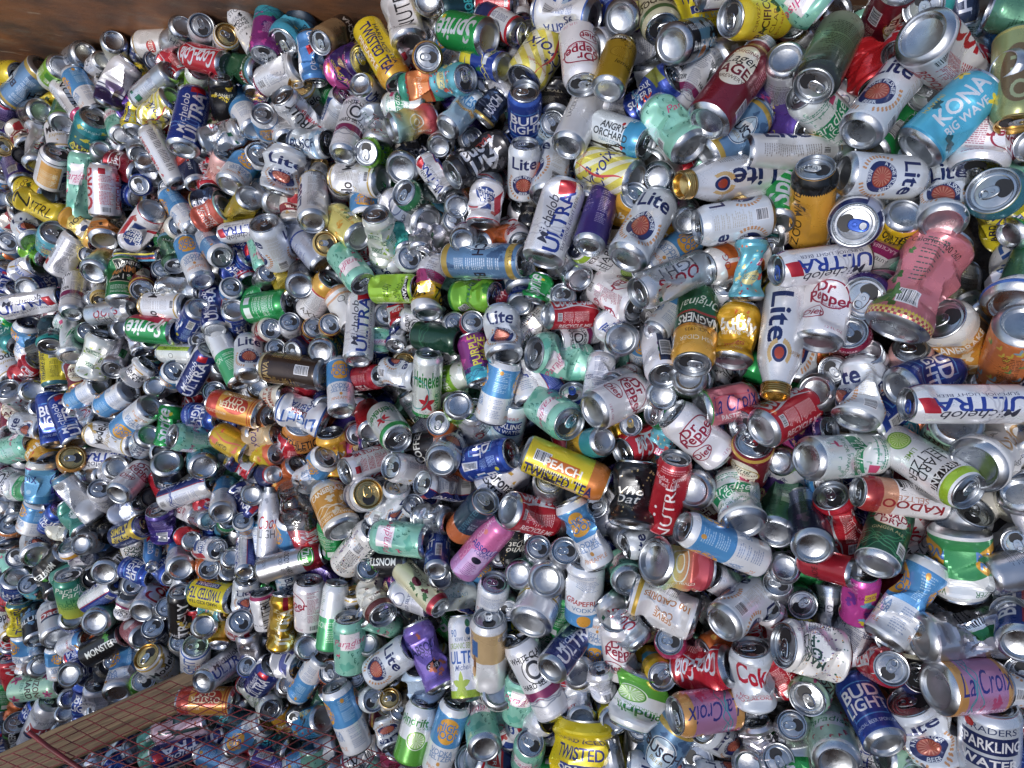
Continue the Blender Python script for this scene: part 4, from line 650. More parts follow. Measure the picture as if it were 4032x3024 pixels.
-302 338 820 671 -240 -193 -674 1235 1107 100 lT2* CUCUM
-212 422 819 934 21 -245 -261 1108 1107 90 sT1* TREE
-243 404 790 -482 184 835 191 1101 1100 90 gN3* WHITEC
-379 273 793 408 455 -186 769 1089 1097 90 sT0* MINT
-269 220 822 -49 527 -54 846 1027 1032 90 sT1* LIMEK
-187 220 856 -11 122 843 523 1216 1134 180 lN2* TOPO
-59 264 935 523 438 262 683 1015 1026 170 gT0* BUSCH
-82 196 879 179 433 68 881 1136 1108 120 sT2* LIMEG
-20 104 954 -368 561 639 376 1203 1149 95 sN2* LITE
-167 103 863 137 525 -21 840 1000 1006 100 sT0* GINGER
-74 52 912 -498 490 615 365 1101 935 90 sN0* PURH
-190 1 868 615 -408 -319 -594 995 988 90 tN0* HEIN
-357 133 795 -427 658 532 319 1185 1174 90 lN0* ULTRA
-480 218 700 -476 451 91 750 1103 1107 90 sT0* AMSTEL
-525 264 694 -243 773 584 51 1101 1105 90 sB0. BLACKG
-642 276 628 -497 234 -78 832 820 822 90 sT0. SILV
-626 201 638 -105 536 -30 837 1197 1171 90 sN0* SPRITEB
-403 182 735 535 -454 -669 -244 1184 942 90 sN1. TEA
-445 141 729 -381 125 -37 915 846 846 135 sT0. LAGER
-453 96 697 -136 940 299 92 1098 1103 90 sB0. ALPHA
-520 95 671 961 111 -204 151 972 976 90 sT1. BUDW
-564 144 654 798 -147 34 -583 884 885 90 sT0. WHITEC
-610 85 632 765 -135 86 -623 846 847 90 sT0. SILV
-536 34 714 -413 -491 639 424 1241 1107 175 tB0* JAVA
-411 -7 764 -414 646 593 245 1103 955 90 lN0* HIGHN
-342 15 774 606 250 261 709 916 919 180 sT0. REDT
-262 24 803 615 438 303 581 1000 850 170 sN1. LITE
-314 105 784 660 538 -344 396 820 697 105 sN3. MINT
-270 119 792 708 304 -215 601 820 822 90 sT4. ULTRAN
-265 175 782 -404 500 671 369 900 900 105 sN2. BUDW
-317 165 733 -238 155 -51 957 900 900 90 sT0. WHITEC
-204 151 808 570 324 -703 -276 906 906 135 sN1. WCLAW
-246 286 799 -461 115 -67 878 988 988 90 sT1. LITE
-314 271 750 -222 531 146 805 940 940 105 sN1. LITE
-208 329 840 -356 705 526 316 871 740 90 sN2. SILVP
-260 338 791 511 -438 -680 -292 900 900 90 sN3. TEAL
-123 408 862 -174 697 685 119 907 907 90 sB0. SILV
-134 363 855 582 -34 71 -809 820 820 90 sT0. SILV
-100 334 883 -27 282 935 212 1012 1013 180 lB0. WCLAW
-58 384 933 -431 610 479 462 1105 935 90 sN2* PBR
-31 314 919 -42 819 316 477 820 697 120 sN1. ORG
-10 344 861 -108 544 813 180 848 851 120 sB1. DRPEP
-89 128 864 707 -66 -25 -704 905 905 90 sT0. REDB
-135 133 846 -435 98 -19 895 820 820 90 sT1. SILV
-151 173 786 -367 164 861 312 927 927 120 sN1. BLACKG
-11 187 867 -345 233 818 397 917 917 120 sN0. REDB
-581 253 645 522 -439 -707 -188 900 900 90 sN2. YELD
-654 339 616 647 530 -167 521 900 900 105 sN1. MINT
-638 141 622 97 256 18 961 951 954 120 sT1. CHAMP
-60 9 858 900 -42 -56 -431 829 829 90 sT0. SILV
-140 13 830 -129 480 53 866 983 983 90 sN1. GRNL
-266 46 742 -386 116 -23 915 904 904 90 sT1. MODEL
-185 323 820 858 392 -313 107 902 902 120 sN2. SILVP
-51 40 745 984 -8 -109 -139 955 955 90 sT1. SILV
-16 26 862 -48 78 861 500 914 914 170 sN1. WHITEC
-26 13 824 -153 -259 828 473 1122 1122 180 lN0. HIGHN
-357 309 710 -313 383 818 295 906 906 120 sN1. COKE
-557 320 621 -478 609 575 265 908 908 90 sN1. COKE
-511 139 647 585 -140 78 -795 900 900 90 sT1. LAGER
-469 116 613 538 -280 -784 -129 930 930 90 sN1. PACIF
-285 -99 812 468 304 -63 827 1159 1104 90 sT0* HEIN2
-119 -60 863 117 819 -560 47 1033 1035 105 sB0. GRNL
-30 -14 928 97 82 585 801 1238 935 180 lN0* HIGHN
-81 -90 862 775 -211 -238 -546 1103 1103 90 sT2. COORS
-153 -96 825 982 -60 -109 -142 972 973 90 sT0. ORG
-144 -149 870 -96 851 500 129 1156 1102 90 sB0* LITE
-52 -165 904 486 310 399 713 1184 1050 170 sN1* BUDL
-21 -206 882 -251 580 262 729 1166 963 90 sN0. CORONA
-155 -236 839 671 150 -266 -676 1122 1108 180 lT2* ULTRAN
-237 -200 808 625 152 -291 -708 1074 1081 180 sT0* CORONA
-343 -191 763 766 311 -271 -492 1153 1110 175 sT0* DCOKE
-489 -212 697 -281 400 209 847 1285 1105 110 lT2* HIGHN
-518 -75 706 694 -155 -701 -59 1325 1166 90 sN2* ABITA
-539 -119 656 656 -267 -47 -705 1420 1102 90 sT2. ATHLO
-606 -33 633 -385 -55 921 -12 948 949 90 sB0. ABITO
-668 -77 579 176 365 14 914 1128 1130 90 sT0. ORGF
-653 -146 620 87 532 218 814 1013 861 120 sN1. LACRF
-643 -181 610 167 383 95 904 1010 1012 105 sT1. LEMONR
-584 -179 607 -105 240 490 831 1173 961 165 sN1. COKE
-657 -242 585 571 187 221 768 1114 1104 165 bT1. BUDW
-581 -235 626 -483 -465 739 -67 1010 858 105 sN1. ORG
-442 -171 699 642 -360 -377 -563 1180 1112 105 sT2. BUBLY
-391 -123 687 237 137 51 960 958 958 90 sT1. TANW
-431 -304 743 -444 542 702 131 1356 1107 90 sB0* CANE
-356 -265 770 -95 204 77 971 1234 1101 90 sT0* NATG
-272 -279 797 543 -351 -318 -694 1049 1056 105 sT4* LITE
-313 -288 767 69 148 650 742 911 967 180 sN2. LITE
-183 -311 818 -491 117 862 -54 967 881 90 sN2* COLD
-88 -293 890 -371 301 179 860 1249 1107 90 lT0* NAVYO
-63 -353 914 -308 499 283 759 1195 1108 90 lT0* PINKV
-170 -382 822 -44 91 973 206 1003 1007 175 lB0* BUDL
-258 -361 804 567 -114 -813 66 1220 1174 90 sN0* MINT
-373 -397 745 290 179 470 814 1168 1039 180 tN0* MARDI
-450 -382 694 552 -322 -394 -661 966 935 120 sN1. SPRITEB
-558 -451 673 22 674 213 707 1121 1111 100 lT0* BLOODY
-632 -358 623 566 -586 -396 -424 947 984 90 bT0* BOTC
-652 -418 587 -182 79 703 683 982 1019 180 sT0. WATR
-582 -409 604 -188 198 454 848 1270 1023 165 lN0. HIGHN
-534 -340 669 758 -396 -321 -407 1420 1109 90 bT1* PLASTIC
-293 -433 742 572 -73 -810 104 1085 922 90 sN0. BLACKN
-359 -460 722 -420 217 106 875 944 946 90 sT1. SILV
-145 -397 774 873 -1 -54 485 904 904 90 sT1. BLACKG
-374 -333 692 -213 232 93 945 900 900 90 sT1. BLACKG
-213 -150 791 523 66 -846 80 1145 1100 90 sN0. COFFEE
-202 -107 761 538 426 -716 127 933 933 105 sN1. WHITEC
-353 -88 708 -263 642 715 89 1043 1043 90 sB1. REDP
-371 -153 710 -175 367 72 911 900 900 90 sT2. ALANI
-481 -39 654 -229 636 736 18 930 930 90 sB0. BUDL
-528 -24 657 410 760 -503 33 900 900 120 sN0. REDT
-397 -49 640 636 150 20 757 929 929 90 sT1. SILV
-243 -299 748 -287 147 120 939 900 900 120 sT1. LITE
-22 -402 814 949 -135 -80 -274 1016 1016 90 sT0. WHODAT
-547 -9 618 553 121 -823 39 904 904 90 sN1. PACIF
-677 -16 566 122 870 -470 -92 900 900 90 sB0. SILV
-681 -291 583 24 981 177 -81 920 920 90 sB0. SILV
-623 -210 552 360 756 -506 207 919 919 90 sN1. PURPF
-603 -9 558 237 464 -41 852 925 925 90 sN1. WHITEC
-93 -23 815 -430 -570 600 -361 905 905 90 sN1. GREENM
-131 -187 792 779 -277 -463 -318 904 904 90 sN1. ORG
-508 -552 686 -168 161 606 761 1168 1103 170 sT0* DRPEP
-587 -608 653 552 -585 -398 -442 1123 1375 90 sT2* ULTRAG
-442 -571 720 -58 152 687 708 1090 1091 175 lT0* HNGREEN
-327 -520 756 572 282 -23 770 1224 1106 90 sT2* TANW
-390 -624 758 609 -504 -389 -473 1166 1169 90 sN0* MINT
-321 -576 740 421 717 545 109 938 942 175 sB0. MINT
-214 -473 809 474 442 -3 762 1018 1027 100 lT0* CREAMB
-522 -664 658 -50 624 758 -181 1027 1028 90 sB0. SILVG
-282 -648 805 -119 510 313 792 1176 1103 100 sT0* LITE
-192 -628 825 562 -493 -624 -227 1296 1185 90 lN2* PURPC
-108 -617 859 -439 584 580 362 1002 1143 90 tN0* ULTRALIME
-51 -583 908 -46 39 557 828 1221 1176 175 tN0* TANV
-44 -478 890 588 -334 -300 -673 1064 1070 90 sT0* GRAPEF
-143 -502 784 891 -102 -426 121 1003 1010 90 sT1. PINEP
-127 -483 728 370 771 304 419 1142 1142 135 sN0. ULTRA
-171 -453 805 -116 -104 978 -136 896 896 90 sB0. SILV
-234 -504 783 556 -8 -825 -101 1058 899 120 sN1. WHITEC
-219 -553 761 767 -352 -479 -241 933 793 90 sN1. WHODAT
-513 -739 671 545 790 -225 -168 1058 1062 180 lB0* HIGHN
-595 -795 605 -262 -354 885 -149 860 862 90 sB0. SILV
-394 -794 771 -287 52 660 693 1265 1103 175 lT0* HIGHN
-354 -761 733 401 169 207 876 984 988 105 sT0. PARA
-294 -772 745 730 -290 -165 -596 825 828 90 sT2. MODEL
-297 -839 753 538 574 -336 518 899 900 90 sT3. LITE
-219 -794 835 -432 563 431 558 1160 1166 90 sN0* SPIN
-148 -791 862 -444 500 398 629 1242 1169 90 lN0* HIGHN
-67 -765 879 -126 657 742 37 1148 1105 90 sB0* MINT
-33 -709 851 275 959 -65 0 1190 1102 180 tB2. TANB
-204 -696 800 648 -456 -438 -425 1329 935 90 sN3. BULL
-453 -727 667 962 -148 82 212 974 974 90 sT1. ORG
-392 -720 695 740 -19 148 656 911 911 90 sT0. SILV
-378 -761 641 819 -59 121 558 915 915 90 sT0. REDP
-343 -641 722 192 980 -45 38 850 852 90 sB0. CREAM
-288 -496 727 -235 369 183 881 952 952 90 sN1. ALANI
-655 -848 573 941 55 234 238 1028 1029 170 sT1. CUCUM
-573 -716 633 299 453 109 833 1258 935 90 sN3. NOLA
-653 -770 594 -375 469 218 770 1182 935 90 sN0* ULTRAN
-650 -594 603 662 -514 -380 -391 1023 870 90 sN1. NUTRLW
-695 -722 514 -473 505 235 683 1191 1130 90 sN1. SILVP
-513 -871 640 -358 -67 904 -225 1142 1103 90 sB1* BLUC
-567 -877 577 893 -43 42 445 839 839 90 sT0. SILV
-389 -561 697 661 -448 -341 -496 900 900 90 sN1. MODEL
-467 -972 591 756 -434 -343 -351 930 935 90 sN2. REDT
-362 -924 694 592 143 -768 198 1160 1100 105 sN2. NUTRLW
-512 -963 625 598 582 -505 -220 1160 1100 180 lN1* HIGHN
-633 -967 564 -463 287 824 -158 1160 1100 90 sN1. TEALBK
-640 -1031 527 952 -190 -165 -175 1168 1108 120 sT1. ALPHA
-686 -962 501 -88 352 416 834 1081 1081 135 sN1. TEALBK
-619 -899 558 407 796 -369 253 900 900 90 sN1. BUBLY
-231 -756 748 -82 370 233 895 933 938 90 sT0. BLACKG
-275 -765 703 394 765 -311 404 922 922 90 sN1. GOLD
-320 -744 717 304 880 -291 219 902 902 90 sN1. PACIF
-12 -745 846 546 713 -430 -93 906 906 180 sN1. MINT
-15 -827 818 570 490 -610 251 921 921 120 sN1. PBR
-50 -852 862 371 836 232 331 1094 930 120 sN1. BUDW
-100 -882 814 -328 162 242 899 1335 1102 90 sT0. ORGBLK
-296 -920 724 -391 -442 755 -286 954 954 90 sN1. RASP
-137 -921 736 952 -222 16 210 904 904 90 sT1. SILV
-490 -828 617 -429 -465 734 -246 900 900 90 sN1. GREENM
-279 -812 719 514 -268 -198 -791 900 900 90 sT1. SILV
-93 -730 822 -198 330 262 885 900 900 90 sN1. SILV
-3 -583 877 983 -182 -24 5 820 822 90 sT0. SILV
-7 -492 877 741 -31 14 670 820 820 90 sT0. SILV
-588 -514 611 407 729 -492 244 917 917 90 sN0. BUSCHL
110 749 1016 -206 -591 601 496 1212 1107 170 sB1* ABITA
8 777 894 155 284 -215 921 1059 1065 105 sT1. BUDW
35 857 824 753 369 -475 267 1226 1162 90 tN0. PURP
55 683 965 774 390 -429 256 1341 1106 100 sT0* LACRY
134 644 1050 562 429 -398 584 1146 1104 100 sT0* DRPEP
199 612 1078 -333 667 484 458 1010 1016 90 sB0* LEMW
226 689 1003 172 671 550 466 1160 1100 180 tN1* WHITEC
193 804 979 740 609 -2 285 1011 1011 180 sN1. BUDL
236 732 1038 -234 932 -67 268 1089 1094 90 sB2* ALANY
283 731 1062 518 304 -366 710 1168 1107 100 sT0* VOODOO
381 744 1041 1 736 256 627 1196 1134 135 tN1* TWIST
333 651 1103 -227 914 30 334 1165 1103 90 sB0* BLUEM
443 664 1162 843 214 -481 -110 1118 1109 90 sT0* PACIF
282 571 1051 -238 311 66 918 1225 1110 105 sT2* BUDLIX
344 579 1065 164 198 754 604 1079 1079 180 lN1* WCLAW
403 541 1168 -225 674 421 564 1420 1111 100 bB0* LAGB
419 634 1023 792 257 -307 -460 952 952 120 sT2. SILVP
437 648 1078 -249 775 93 574 1107 1100 90 sN2. SILVP
27 571 954 694 -125 -138 -696 1091 1096 90 sT0* BUDL
139 537 1014 37 271 808 522 1092 1100 170 tB0* BLG
95 598 959 -283 414 646 576 900 900 120 sN3* BLACKG
75 545 933 -332 285 85 895 900 900 105 sT3. BUSCH
215 493 1048 68 399 -240 882 1104 1108 90 sT0* ANGRY
302 481 1116 -6 -395 766 507 1194 1110 180 sB1* MINTB
414 467 1128 -251 693 188 650 1088 1153 90 sN1* BUSCH
195 424 1037 -429 63 875 215 1190 1109 90 sB1* LACRY
25 459 932 641 -270 -261 -670 1032 1041 90 sT0* LITE
87 461 934 -16 204 833 515 1160 1100 165 tN1* LITE
405 384 1129 814 214 -528 -113 1299 1178 105 bN0* LBOT
310 423 1016 -38 822 489 290 1005 1005 135 sB0. DRPEP
342 462 976 748 508 126 410 932 932 190 sN2. COKE
308 472 1018 -226 805 311 451 917 917 90 sN1. HIGHN
278 420 1000 -373 488 644 457 900 900 90 lN1. WCLAW
471 559 1089 -106 529 650 535 970 970 120 sN1. PURPF
407 676 995 763 541 -276 223 942 942 150 sN1. SILVP
8 563 870 -232 726 603 234 900 900 90 sB1. SILV
222 575 971 -410 -432 302 744 907 907 180 sN1. WHITEC
160 413 979 66 44 864 497 900 900 180 sN1. WHITEC
6 844 879 806 563 17 181 930 930 180 sN1. WHITEC
56 538 894 -384 416 663 489 909 909 105 sN2. BUSCHL
9 716 874 775 480 -313 268 913 913 120 sN1. ULTRA
84 320 1042 -385 618 450 517 1311 1106 90 tB1* ULTRA
171 333 1043 52 192 847 492 1128 1111 170 lB0* PURPN
237 358 1015 -368 37 57 927 1007 1007 110 sT1. BUBLY
254 299 1085 -188 657 519 514 1223 1108 105 tB1* LITE
194 262 994 873 14 -431 -227 1166 1112 90 lT0. KIRK
406 299 1146 520 561 -431 -480 1144 1132 175 sT0* LITE
123 246 967 -258 402 851 220 966 973 90 sB0. SILVM
305 198 1105 815 128 -548 141 1096 1104 90 tT1* COORS
315 261 1025 -161 821 232 495 1160 1100 90 lN0* HIGHN
427 238 1089 791 119 -592 92 1119 1100 90 sN1* VSTAR
433 208 1151 -414 411 513 629 972 1033 90 sN4* TRULYB
216 179 1005 727 362 49 582 1175 1109 165 sT1* DRPEP
347 103 1112 670 253 -389 580 1227 1112 100 tT0* MAGN
292 69 1051 926 332 -89 157 1091 1100 175 tT0* ABITAP
415 90 1133 -285 555 569 536 1198 1106 90 sB2* BUBLYM
122 144 973 318 649 523 453 889 948 170 sN0* COKE
102 58 955 794 85 -487 -352 1319 1005 120 tN2* MINT
209 103 1029 -253 386 863 208 1062 1068 90 sB3* NATL
30 112 909 856 366 -364 -40 998 998 135 tN2. MARDI
19 372 833 -413 140 174 883 1007 1007 120 sT1. DRPEP
11 321 920 527 183 -175 811 874 877 90 sT1. DCOKE
56 201 955 -221 499 609 576 820 697 120 sN3. SPRITE
112 174 918 750 -57 -139 -644 900 900 90 sT0. HIGHN
20 199 885 -191 700 656 207 900 900 90 sB0. BUDL
349 338 1032 -71 581 774 241 900 900 90 sB0. SILV
216 323 958 45 111 789 603 907 907 170 sN1. BUBB
306 293 983 -307 626 475 537 915 915 90 sN1. BUBLY
279 86 935 684 -114 -257 -673 1019 1019 90 lT0. HIGHN
290 151 997 974 131 -180 -39 900 900 135 sT1. BLACKG
235 4 950 151 605 741 249 977 982 165 sB0. DRPEP
182 10 972 87 13 805 587 934 934 180 sN1* WHITEC
70 16 911 -158 -201 577 776 1169 1109 185 sN1. ULTRA
19 31 880 -75 -131 827 541 1175 1115 180 lN0. HIGHN
376 4 1004 524 80 -89 -843 1130 1130 90 sT0. SILV
144 361 940 -62 307 743 591 914 914 150 sN1. DRPEP
421 166 1057 -474 -29 261 840 900 900 120 sT0. WHITEC
320 143 1038 218 280 820 449 970 970 180 lN0* HIGHN
140 107 929 858 148 -492 -19 900 900 105 sN1. WCLAW
13 257 907 -351 443 719 405 1104 1100 105 sN1. BUSCHL
41 260 828 -324 656 569 375 938 938 90 sN1. LACRY
427 31 993 850 309 -335 263 933 933 135 sN1. WCLAW
482 360 1083 712 410 -215 -529 920 920 180 bN0. LBOT
285 340 1000 726 245 -580 274 900 900 90 sN1. BLACKG
43 379 898 601 401 -458 518 900 900 90 sN2. BLACKG
88 -61 959 290 265 -84 916 1292 1106 90 sT0* MINT
-6 -82 866 -473 287 308 774 1166 1133 105 sT0. SPARKB
211 -33 1025 -47 834 240 494 1279 1107 95 sB0* DRPEP
352 -97 1101 678 -192 -645 -295 1219 1102 90 sT1* DRPEP
406 -39 1100 -27 780 109 616 1109 935 90 sN1* LACRP
328 -61 1027 829 -28 -559 -12 1030 1034 90 sN2. CLOVER
135 -55 931 -48 -65 368 926 991 991 180 sT1. ULTRA
227 -85 1008 -28 333 50 941 820 822 90 sT3. GOLD
161 -123 991 -208 -88 971 -75 948 950 90 sB0* ORANGT
108 -172 1010 738 331 580 102 1186 1178 228 tN1* TWISTP
274 -120 997 858 77 -488 142 1110 1100 100 sN1. COKE
242 -220 1045 -388 512 551 533 1398 1246 90 sN2* WHODAT
302 -212 1084 -486 328 405 701 1138 1110 90 lT1* NUTRL
296 -148 1016 -217 316 541 749 966 966 120 lN2. TRULYB
373 -205 1053 74 955 159 239 1167 1100 90 sB0* LITE
454 -145 1095 -444 72 314 836 1206 1105 105 sT1* LAGER
484 -69 1102 748 340 -392 -414 1160 1100 170 sN0. COKE
426 -223 1110 -128 442 830 315 1349 1109 105 sB2* PARA
392 -297 1132 -455 -314 541 634 1185 1172 180 lN0* HIGHN
148 -307 1002 580 -351 -614 -404 1245 1114 95 lT2* HIGHN
41 -281 936 398 697 547 236 1238 1107 175 sB1* COKE
80 -225 922 689 -121 -159 -697 1075 1075 90 sT0. SILV
320 -348 1079 125 706 34 696 1475 1375 90 sB3* FRESCA
233 -386 986 0 487 871 56 1049 1050 105 sB2. MINT
52 -368 908 -481 143 169 848 922 925 90 sT0. SILV
114 -373 933 680 -142 -195 -693 1028 1029 90 sT0. SILV
10 -208 845 104 12 273 956 1004 1010 180 sT0. WHITEC
228 -315 950 311 98 12 945 900 900 90 sT0. SILV
282 -322 1003 766 54 -637 70 900 900 105 sN0. LITE
22 -416 889 99 920 379 26 973 974 90 sB0. MINT
78 -417 911 71 780 622 1 1207 1100 90 sB0* NATP
160 -424 898 69 601 795 -36 1051 1053 90 sB0. GRAPEF
347 1 1077 -14 771 -610 183 999 1001 90 sB0. SILVG
301 -9 1029 102 -52 988 108 997 997 180 sB0. WHITEC
449 -101 1052 604 -17 -225 -764 903 903 90 sT0. SILV
389 -260 1053 173 563 597 545 920 920 135 sN1. LAGER
349 -263 1027 164 797 -211 542 905 905 90 sN1. MARDI
172 -245 928 569 63 -76 817 903 903 90 sT1. SILV
132 -304 923 545 -266 -287 -741 900 900 90 sT1. SILV
36 -319 867 424 705 -397 406 1091 1091 105 sN1. BUSCHL
0 -352 878 -415 -572 572 -415 900 900 90 sN1. WHODAT
282 -72 953 712 187 -515 439 917 917 90 sN1. SPRITEB
210 -267 944 540 614 -555 156 900 900 135 sN1. WHITEC
108 -38 848 742 -218 -367 -517 936 936 90 sN1. BUDL
212 -76 953 859 29 -491 143 900 900 90 sN1. BLACKG
59 -467 931 -118 770 545 311 1420 1110 90 sB1* NATP
152 -432 969 530 -394 -443 -606 1389 935 90 lN1* GRAPEF
119 -549 970 5 835 459 303 1180 1111 90 lB1* ULTRAN
53 -624 943 616 -425 -584 -314 1369 1167 90 lN1* WCLAW
221 -545 990 592 -345 -455 -569 1078 1151 90 sN1* DRPEP
224 -480 1021 555 -365 -716 -214 977 1319 90 sN3* COORS
299 -439 1056 587 -229 -775 -44 1269 1292 90 sB2* SERVE
436 -422 1108 353 294 840 288 1198 1110 180 sB0* LITE
250 -629 1027 594 252 -520 560 1395 1331 90 sN3* SPIN
293 -581 1002 431 -14 60 900 1016 1016 90 sT1* YELB
373 -549 1077 -386 19 905 -176 1205 1109 95 sB2* COKE
450 -545 1125 -495 340 543 587 1207 1168 90 sN2* DCOKEW
367 -620 1106 777 -149 -579 195 1209 1105 90 sT0* LACRX
307 -725 1027 -255 452 447 728 1327 935 90 tN1* BUSCH
142 -673 969 -39 9 943 330 942 949 170 sB3. GRAPEF
207 -689 961 6 -30 999 -45 927 927 165 sB0. TWIST
157 -622 944 313 760 570 14 1062 1064 180 sB1. HIGHN
185 -613 999 -146 -25 525 838 820 846 170 sN3* WHITEC
154 -772 983 -453 490 543 509 1750 1169 90 gN3* TWISTO
35 -806 910 -453 224 327 799 1048 1054 105 sT0* MINT
41 -749 894 96 302 293 902 976 982 105 sT0. BLUEM2
18 -689 899 516 -441 -429 -596 1110 935 90 sN1* MINT
20 -502 794 89 828 541 119 985 985 110 sB0. LITE
324 -527 1024 630 -41 -296 -717 965 970 135 sT1. RASP
419 -505 1057 759 -53 -572 306 900 900 90 sN1. ORG
480 -493 1052 629 -283 -570 -446 940 940 90 sN2. COKE
408 -700 1044 863 -242 -410 -172 1042 1042 90 sN1* LITE
384 -759 995 775 -206 -33 597 1160 1100 90 sT1. BLACKN
472 -671 1106 574 -321 -558 -506 921 783 90 sN3* SILVP
465 -732 1081 246 908 292 175 981 984 90 sB2. SILV
180 -541 949 -385 -503 642 -431 939 939 90 lN0. HIGHN
111 -504 898 531 -396 -420 -620 914 914 90 sN0. SPRITEB
86 -558 843 -427 -577 663 -214 939 939 120 sN1. PARA
472 -657 1044 221 798 556 74 900 900 90 sB0. SILV
118 -648 918 341 669 -512 417 900 900 90 sN0. COKE
289 -502 969 -186 -313 891 -270 900 900 90 sN1. SILV
424 -395 1059 751 -41 -523 -401 902 902 120 sN1. WHITEC
18 -648 846 -231 482 329 779 1061 1061 90 sN1. TANW
371 -560 963 790 -149 -584 110 923 923 90 sN1. RASP
482 -679 974 553 -258 -458 -646 936 936 90 sN1. BLACKG
276 -730 962 909 -215 -225 -278 900 900 90 sT1. SILV
16 -573 826 851 -205 -483 -18 913 913 90 sN1. TWIST
505 709 1180 24 562 -429 707 1420 1162 90 sT1* MINT
513 716 1103 42 -148 894 421 1178 1121 150 sB1. PACIF
596 701 1051 120 860 -485 -103 1204 1142 170 sB0. BUDW
553 572 1205 726 255 -481 420 1210 1106 100 tT0* GRNP
661 661 1201 -77 895 -422 121 1093 1093 155 tB0* LAGER
710 613 1200 755 557 -202 -280 1121 1121 190 sT1. COKE
716 544 1269 159 870 210 418 1420 1108 175 tB1* DCOKE
718 645 1251 873 210 -430 93 1162 1108 90 sT0* TEAL
787 675 1158 -268 838 -416 230 1144 1128 90 sB0. COKE
813 606 1206 -172 696 419 558 1203 1147 90 tN2* COLD
847 591 1243 186 935 -264 147 979 979 180 lB0. BLUS
794 480 1324 426 267 -582 639 1006 1010 95 tT0* OLIVE
536 631 1053 -293 452 641 546 1186 1171 95 tN0. STEEL
503 565 1139 89 -668 721 -159 1090 1091 90 sB0* PLAIN
580 488 1148 743 89 -476 -462 1160 1100 95 tN0* PARA
524 498 1093 312 236 -179 903 1176 1115 120 sT0* PURPF
640 573 1162 407 513 -382 652 1057 1057 120 sN3* REDP
629 479 1243 -48 558 569 603 1144 1106 120 tB0* LITE
694 455 1168 278 326 740 519 1044 1053 180 tN1* SPRITEB
768 522 1170 -460 -399 82 789 1173 1145 190 sT1. LITE
714 432 1287 -137 534 361 752 1326 1173 105 sN1* KONA
778 405 1274 749 536 -344 185 1341 1112 165 sT1* DRPEP
826 475 1230 656 599 -337 312 1166 1108 160 sN1. LITE
522 430 1136 359 609 461 536 1066 1066 180 bN0* LBOT
802 279 1289 684 117 -356 -626 1144 1109 90 gT2* TWIST
539 321 1172 -490 38 331 806 1161 1109 105 tT1* BUMB
513 365 1108 -159 490 696 500 1019 1055 105 tN0* SPRITE
623 351 1246 -95 716 -140 677 1117 1101 90 sB0* LITE
716 310 1265 -460 662 -579 -122 1123 1106 265 tB2* LITE
704 402 1165 694 366 -532 -317 913 913 135 sN1. BUSCHL
859 366 1246 56 196 772 602 985 985 135 sN1. MINT
893 433 1213 625 321 -200 -683 917 917 135 sT0. COKE
579 240 1109 683 474 -387 399 1101 1101 135 sN1. BUSCHL
603 292 1207 732 9 -325 598 1334 1103 90 sT0* LITEB
666 255 1190 -4 -450 873 -187 1143 1106 90 lB1* SELTZ
672 320 1152 -148 568 528 614 1148 1109 100 sN2. BUSCHL
543 210 1199 749 142 -644 -56 1125 1103 100 lT0* ULTRA
679 165 1261 239 152 724 629 1420 1104 165 gB2* PINKA
832 176 1279 -7 562 685 464 1420 1110 95 tB2* ABITA
638 157 1195 856 204 -347 -325 1328 1107 135 sT2* ALANI
552 127 1195 -230 548 592 544 1262 1107 90 sB1* DRPEP
481 80 1180 536 257 -513 619 1246 1180 90 bN0* LBOT
549 93 1103 -339 338 584 656 1160 1149 100 tT1. LITE
607 72 1173 -346 -142 253 892 1078 1083 135 sT2* COKECH
776 75 1229 675 109 -479 -550 1312 1146 110 tT1* CANE
818 49 1285 66 681 -653 325 1298 1107 120 tB0* TEAOR
715 34 1174 600 20 -327 -730 1060 1060 90 sT0. PINKP
660 13 1142 89 -224 236 942 1356 1138 180 bT2* WHITEC
708 11 1230 127 702 411 567 1125 1105 120 sB1* BUDL
843 8 1184 901 32 -403 -155 935 938 90 sT0. SILV
591 33 1081 -471 295 559 615 923 923 90 sN1. ORG
499 269 1046 125 -49 -132 982 925 925 90 sT0. TEALD
563 282 1004 -77 849 -98 513 960 960 90 sN0. ORGW
811 158 1161 -101 571 643 500 933 933 90 tN1. SILV
821 110 1208 45 643 -487 590 908 908 90 sN1* SILV
605 29 1138 884 -24 -323 336 903 903 90 sT2. WINS
884 289 1208 667 49 -501 550 927 927 90 sN1. SPRITEB
539 308 1095 91 621 448 637 908 908 135 sN1. WHITEC
499 -58 1158 316 436 720 437 1156 1108 170 sB0* COKE
586 -22 1122 85 936 23 342 1072 1072 120 sB1* SILV
547 -94 1142 143 171 170 960 820 826 120 sT0* ALANI
607 -16 1211 112 101 842 517 1218 1167 155 sN2* LITE
704 -41 1137 201 520 644 524 1207 1144 140 tN0. BUDL
704 -31 1337 705 51 -705 -51 940 1175 100 tT1* ULTRA
754 -82 1226 106 -431 867 -227 1211 1101 90 sB1* ARIZG
794 -111 1284 82 793 370 477 1420 1108 95 tB2* OLIPOP
575 -125 1216 38 829 72 553 1166 1111 90 tB1* PARA
698 -137 1250 289 171 -151 930 1112 1111 95 tT0* KIRK
673 -197 1217 717 -79 -692 -21 944 1002 90 tN1* BANG
534 -143 1086 62 924 227 302 915 915 90 lB0. GRNL
527 -239 1064 33 575 746 334 1154 1145 110 tB1* GREENM
544 -256 1144 72 374 902 204 1113 1104 120 tB0* NAVYR
610 -253 1135 -132 -170 495 842 1118 1107 165 tT2* COKE
649 -266 1213 -42 645 606 464 1101 1108 90 sB0* CDRY
776 -275 1190 295 -101 368 876 1113 1121 165 tT1. COORS
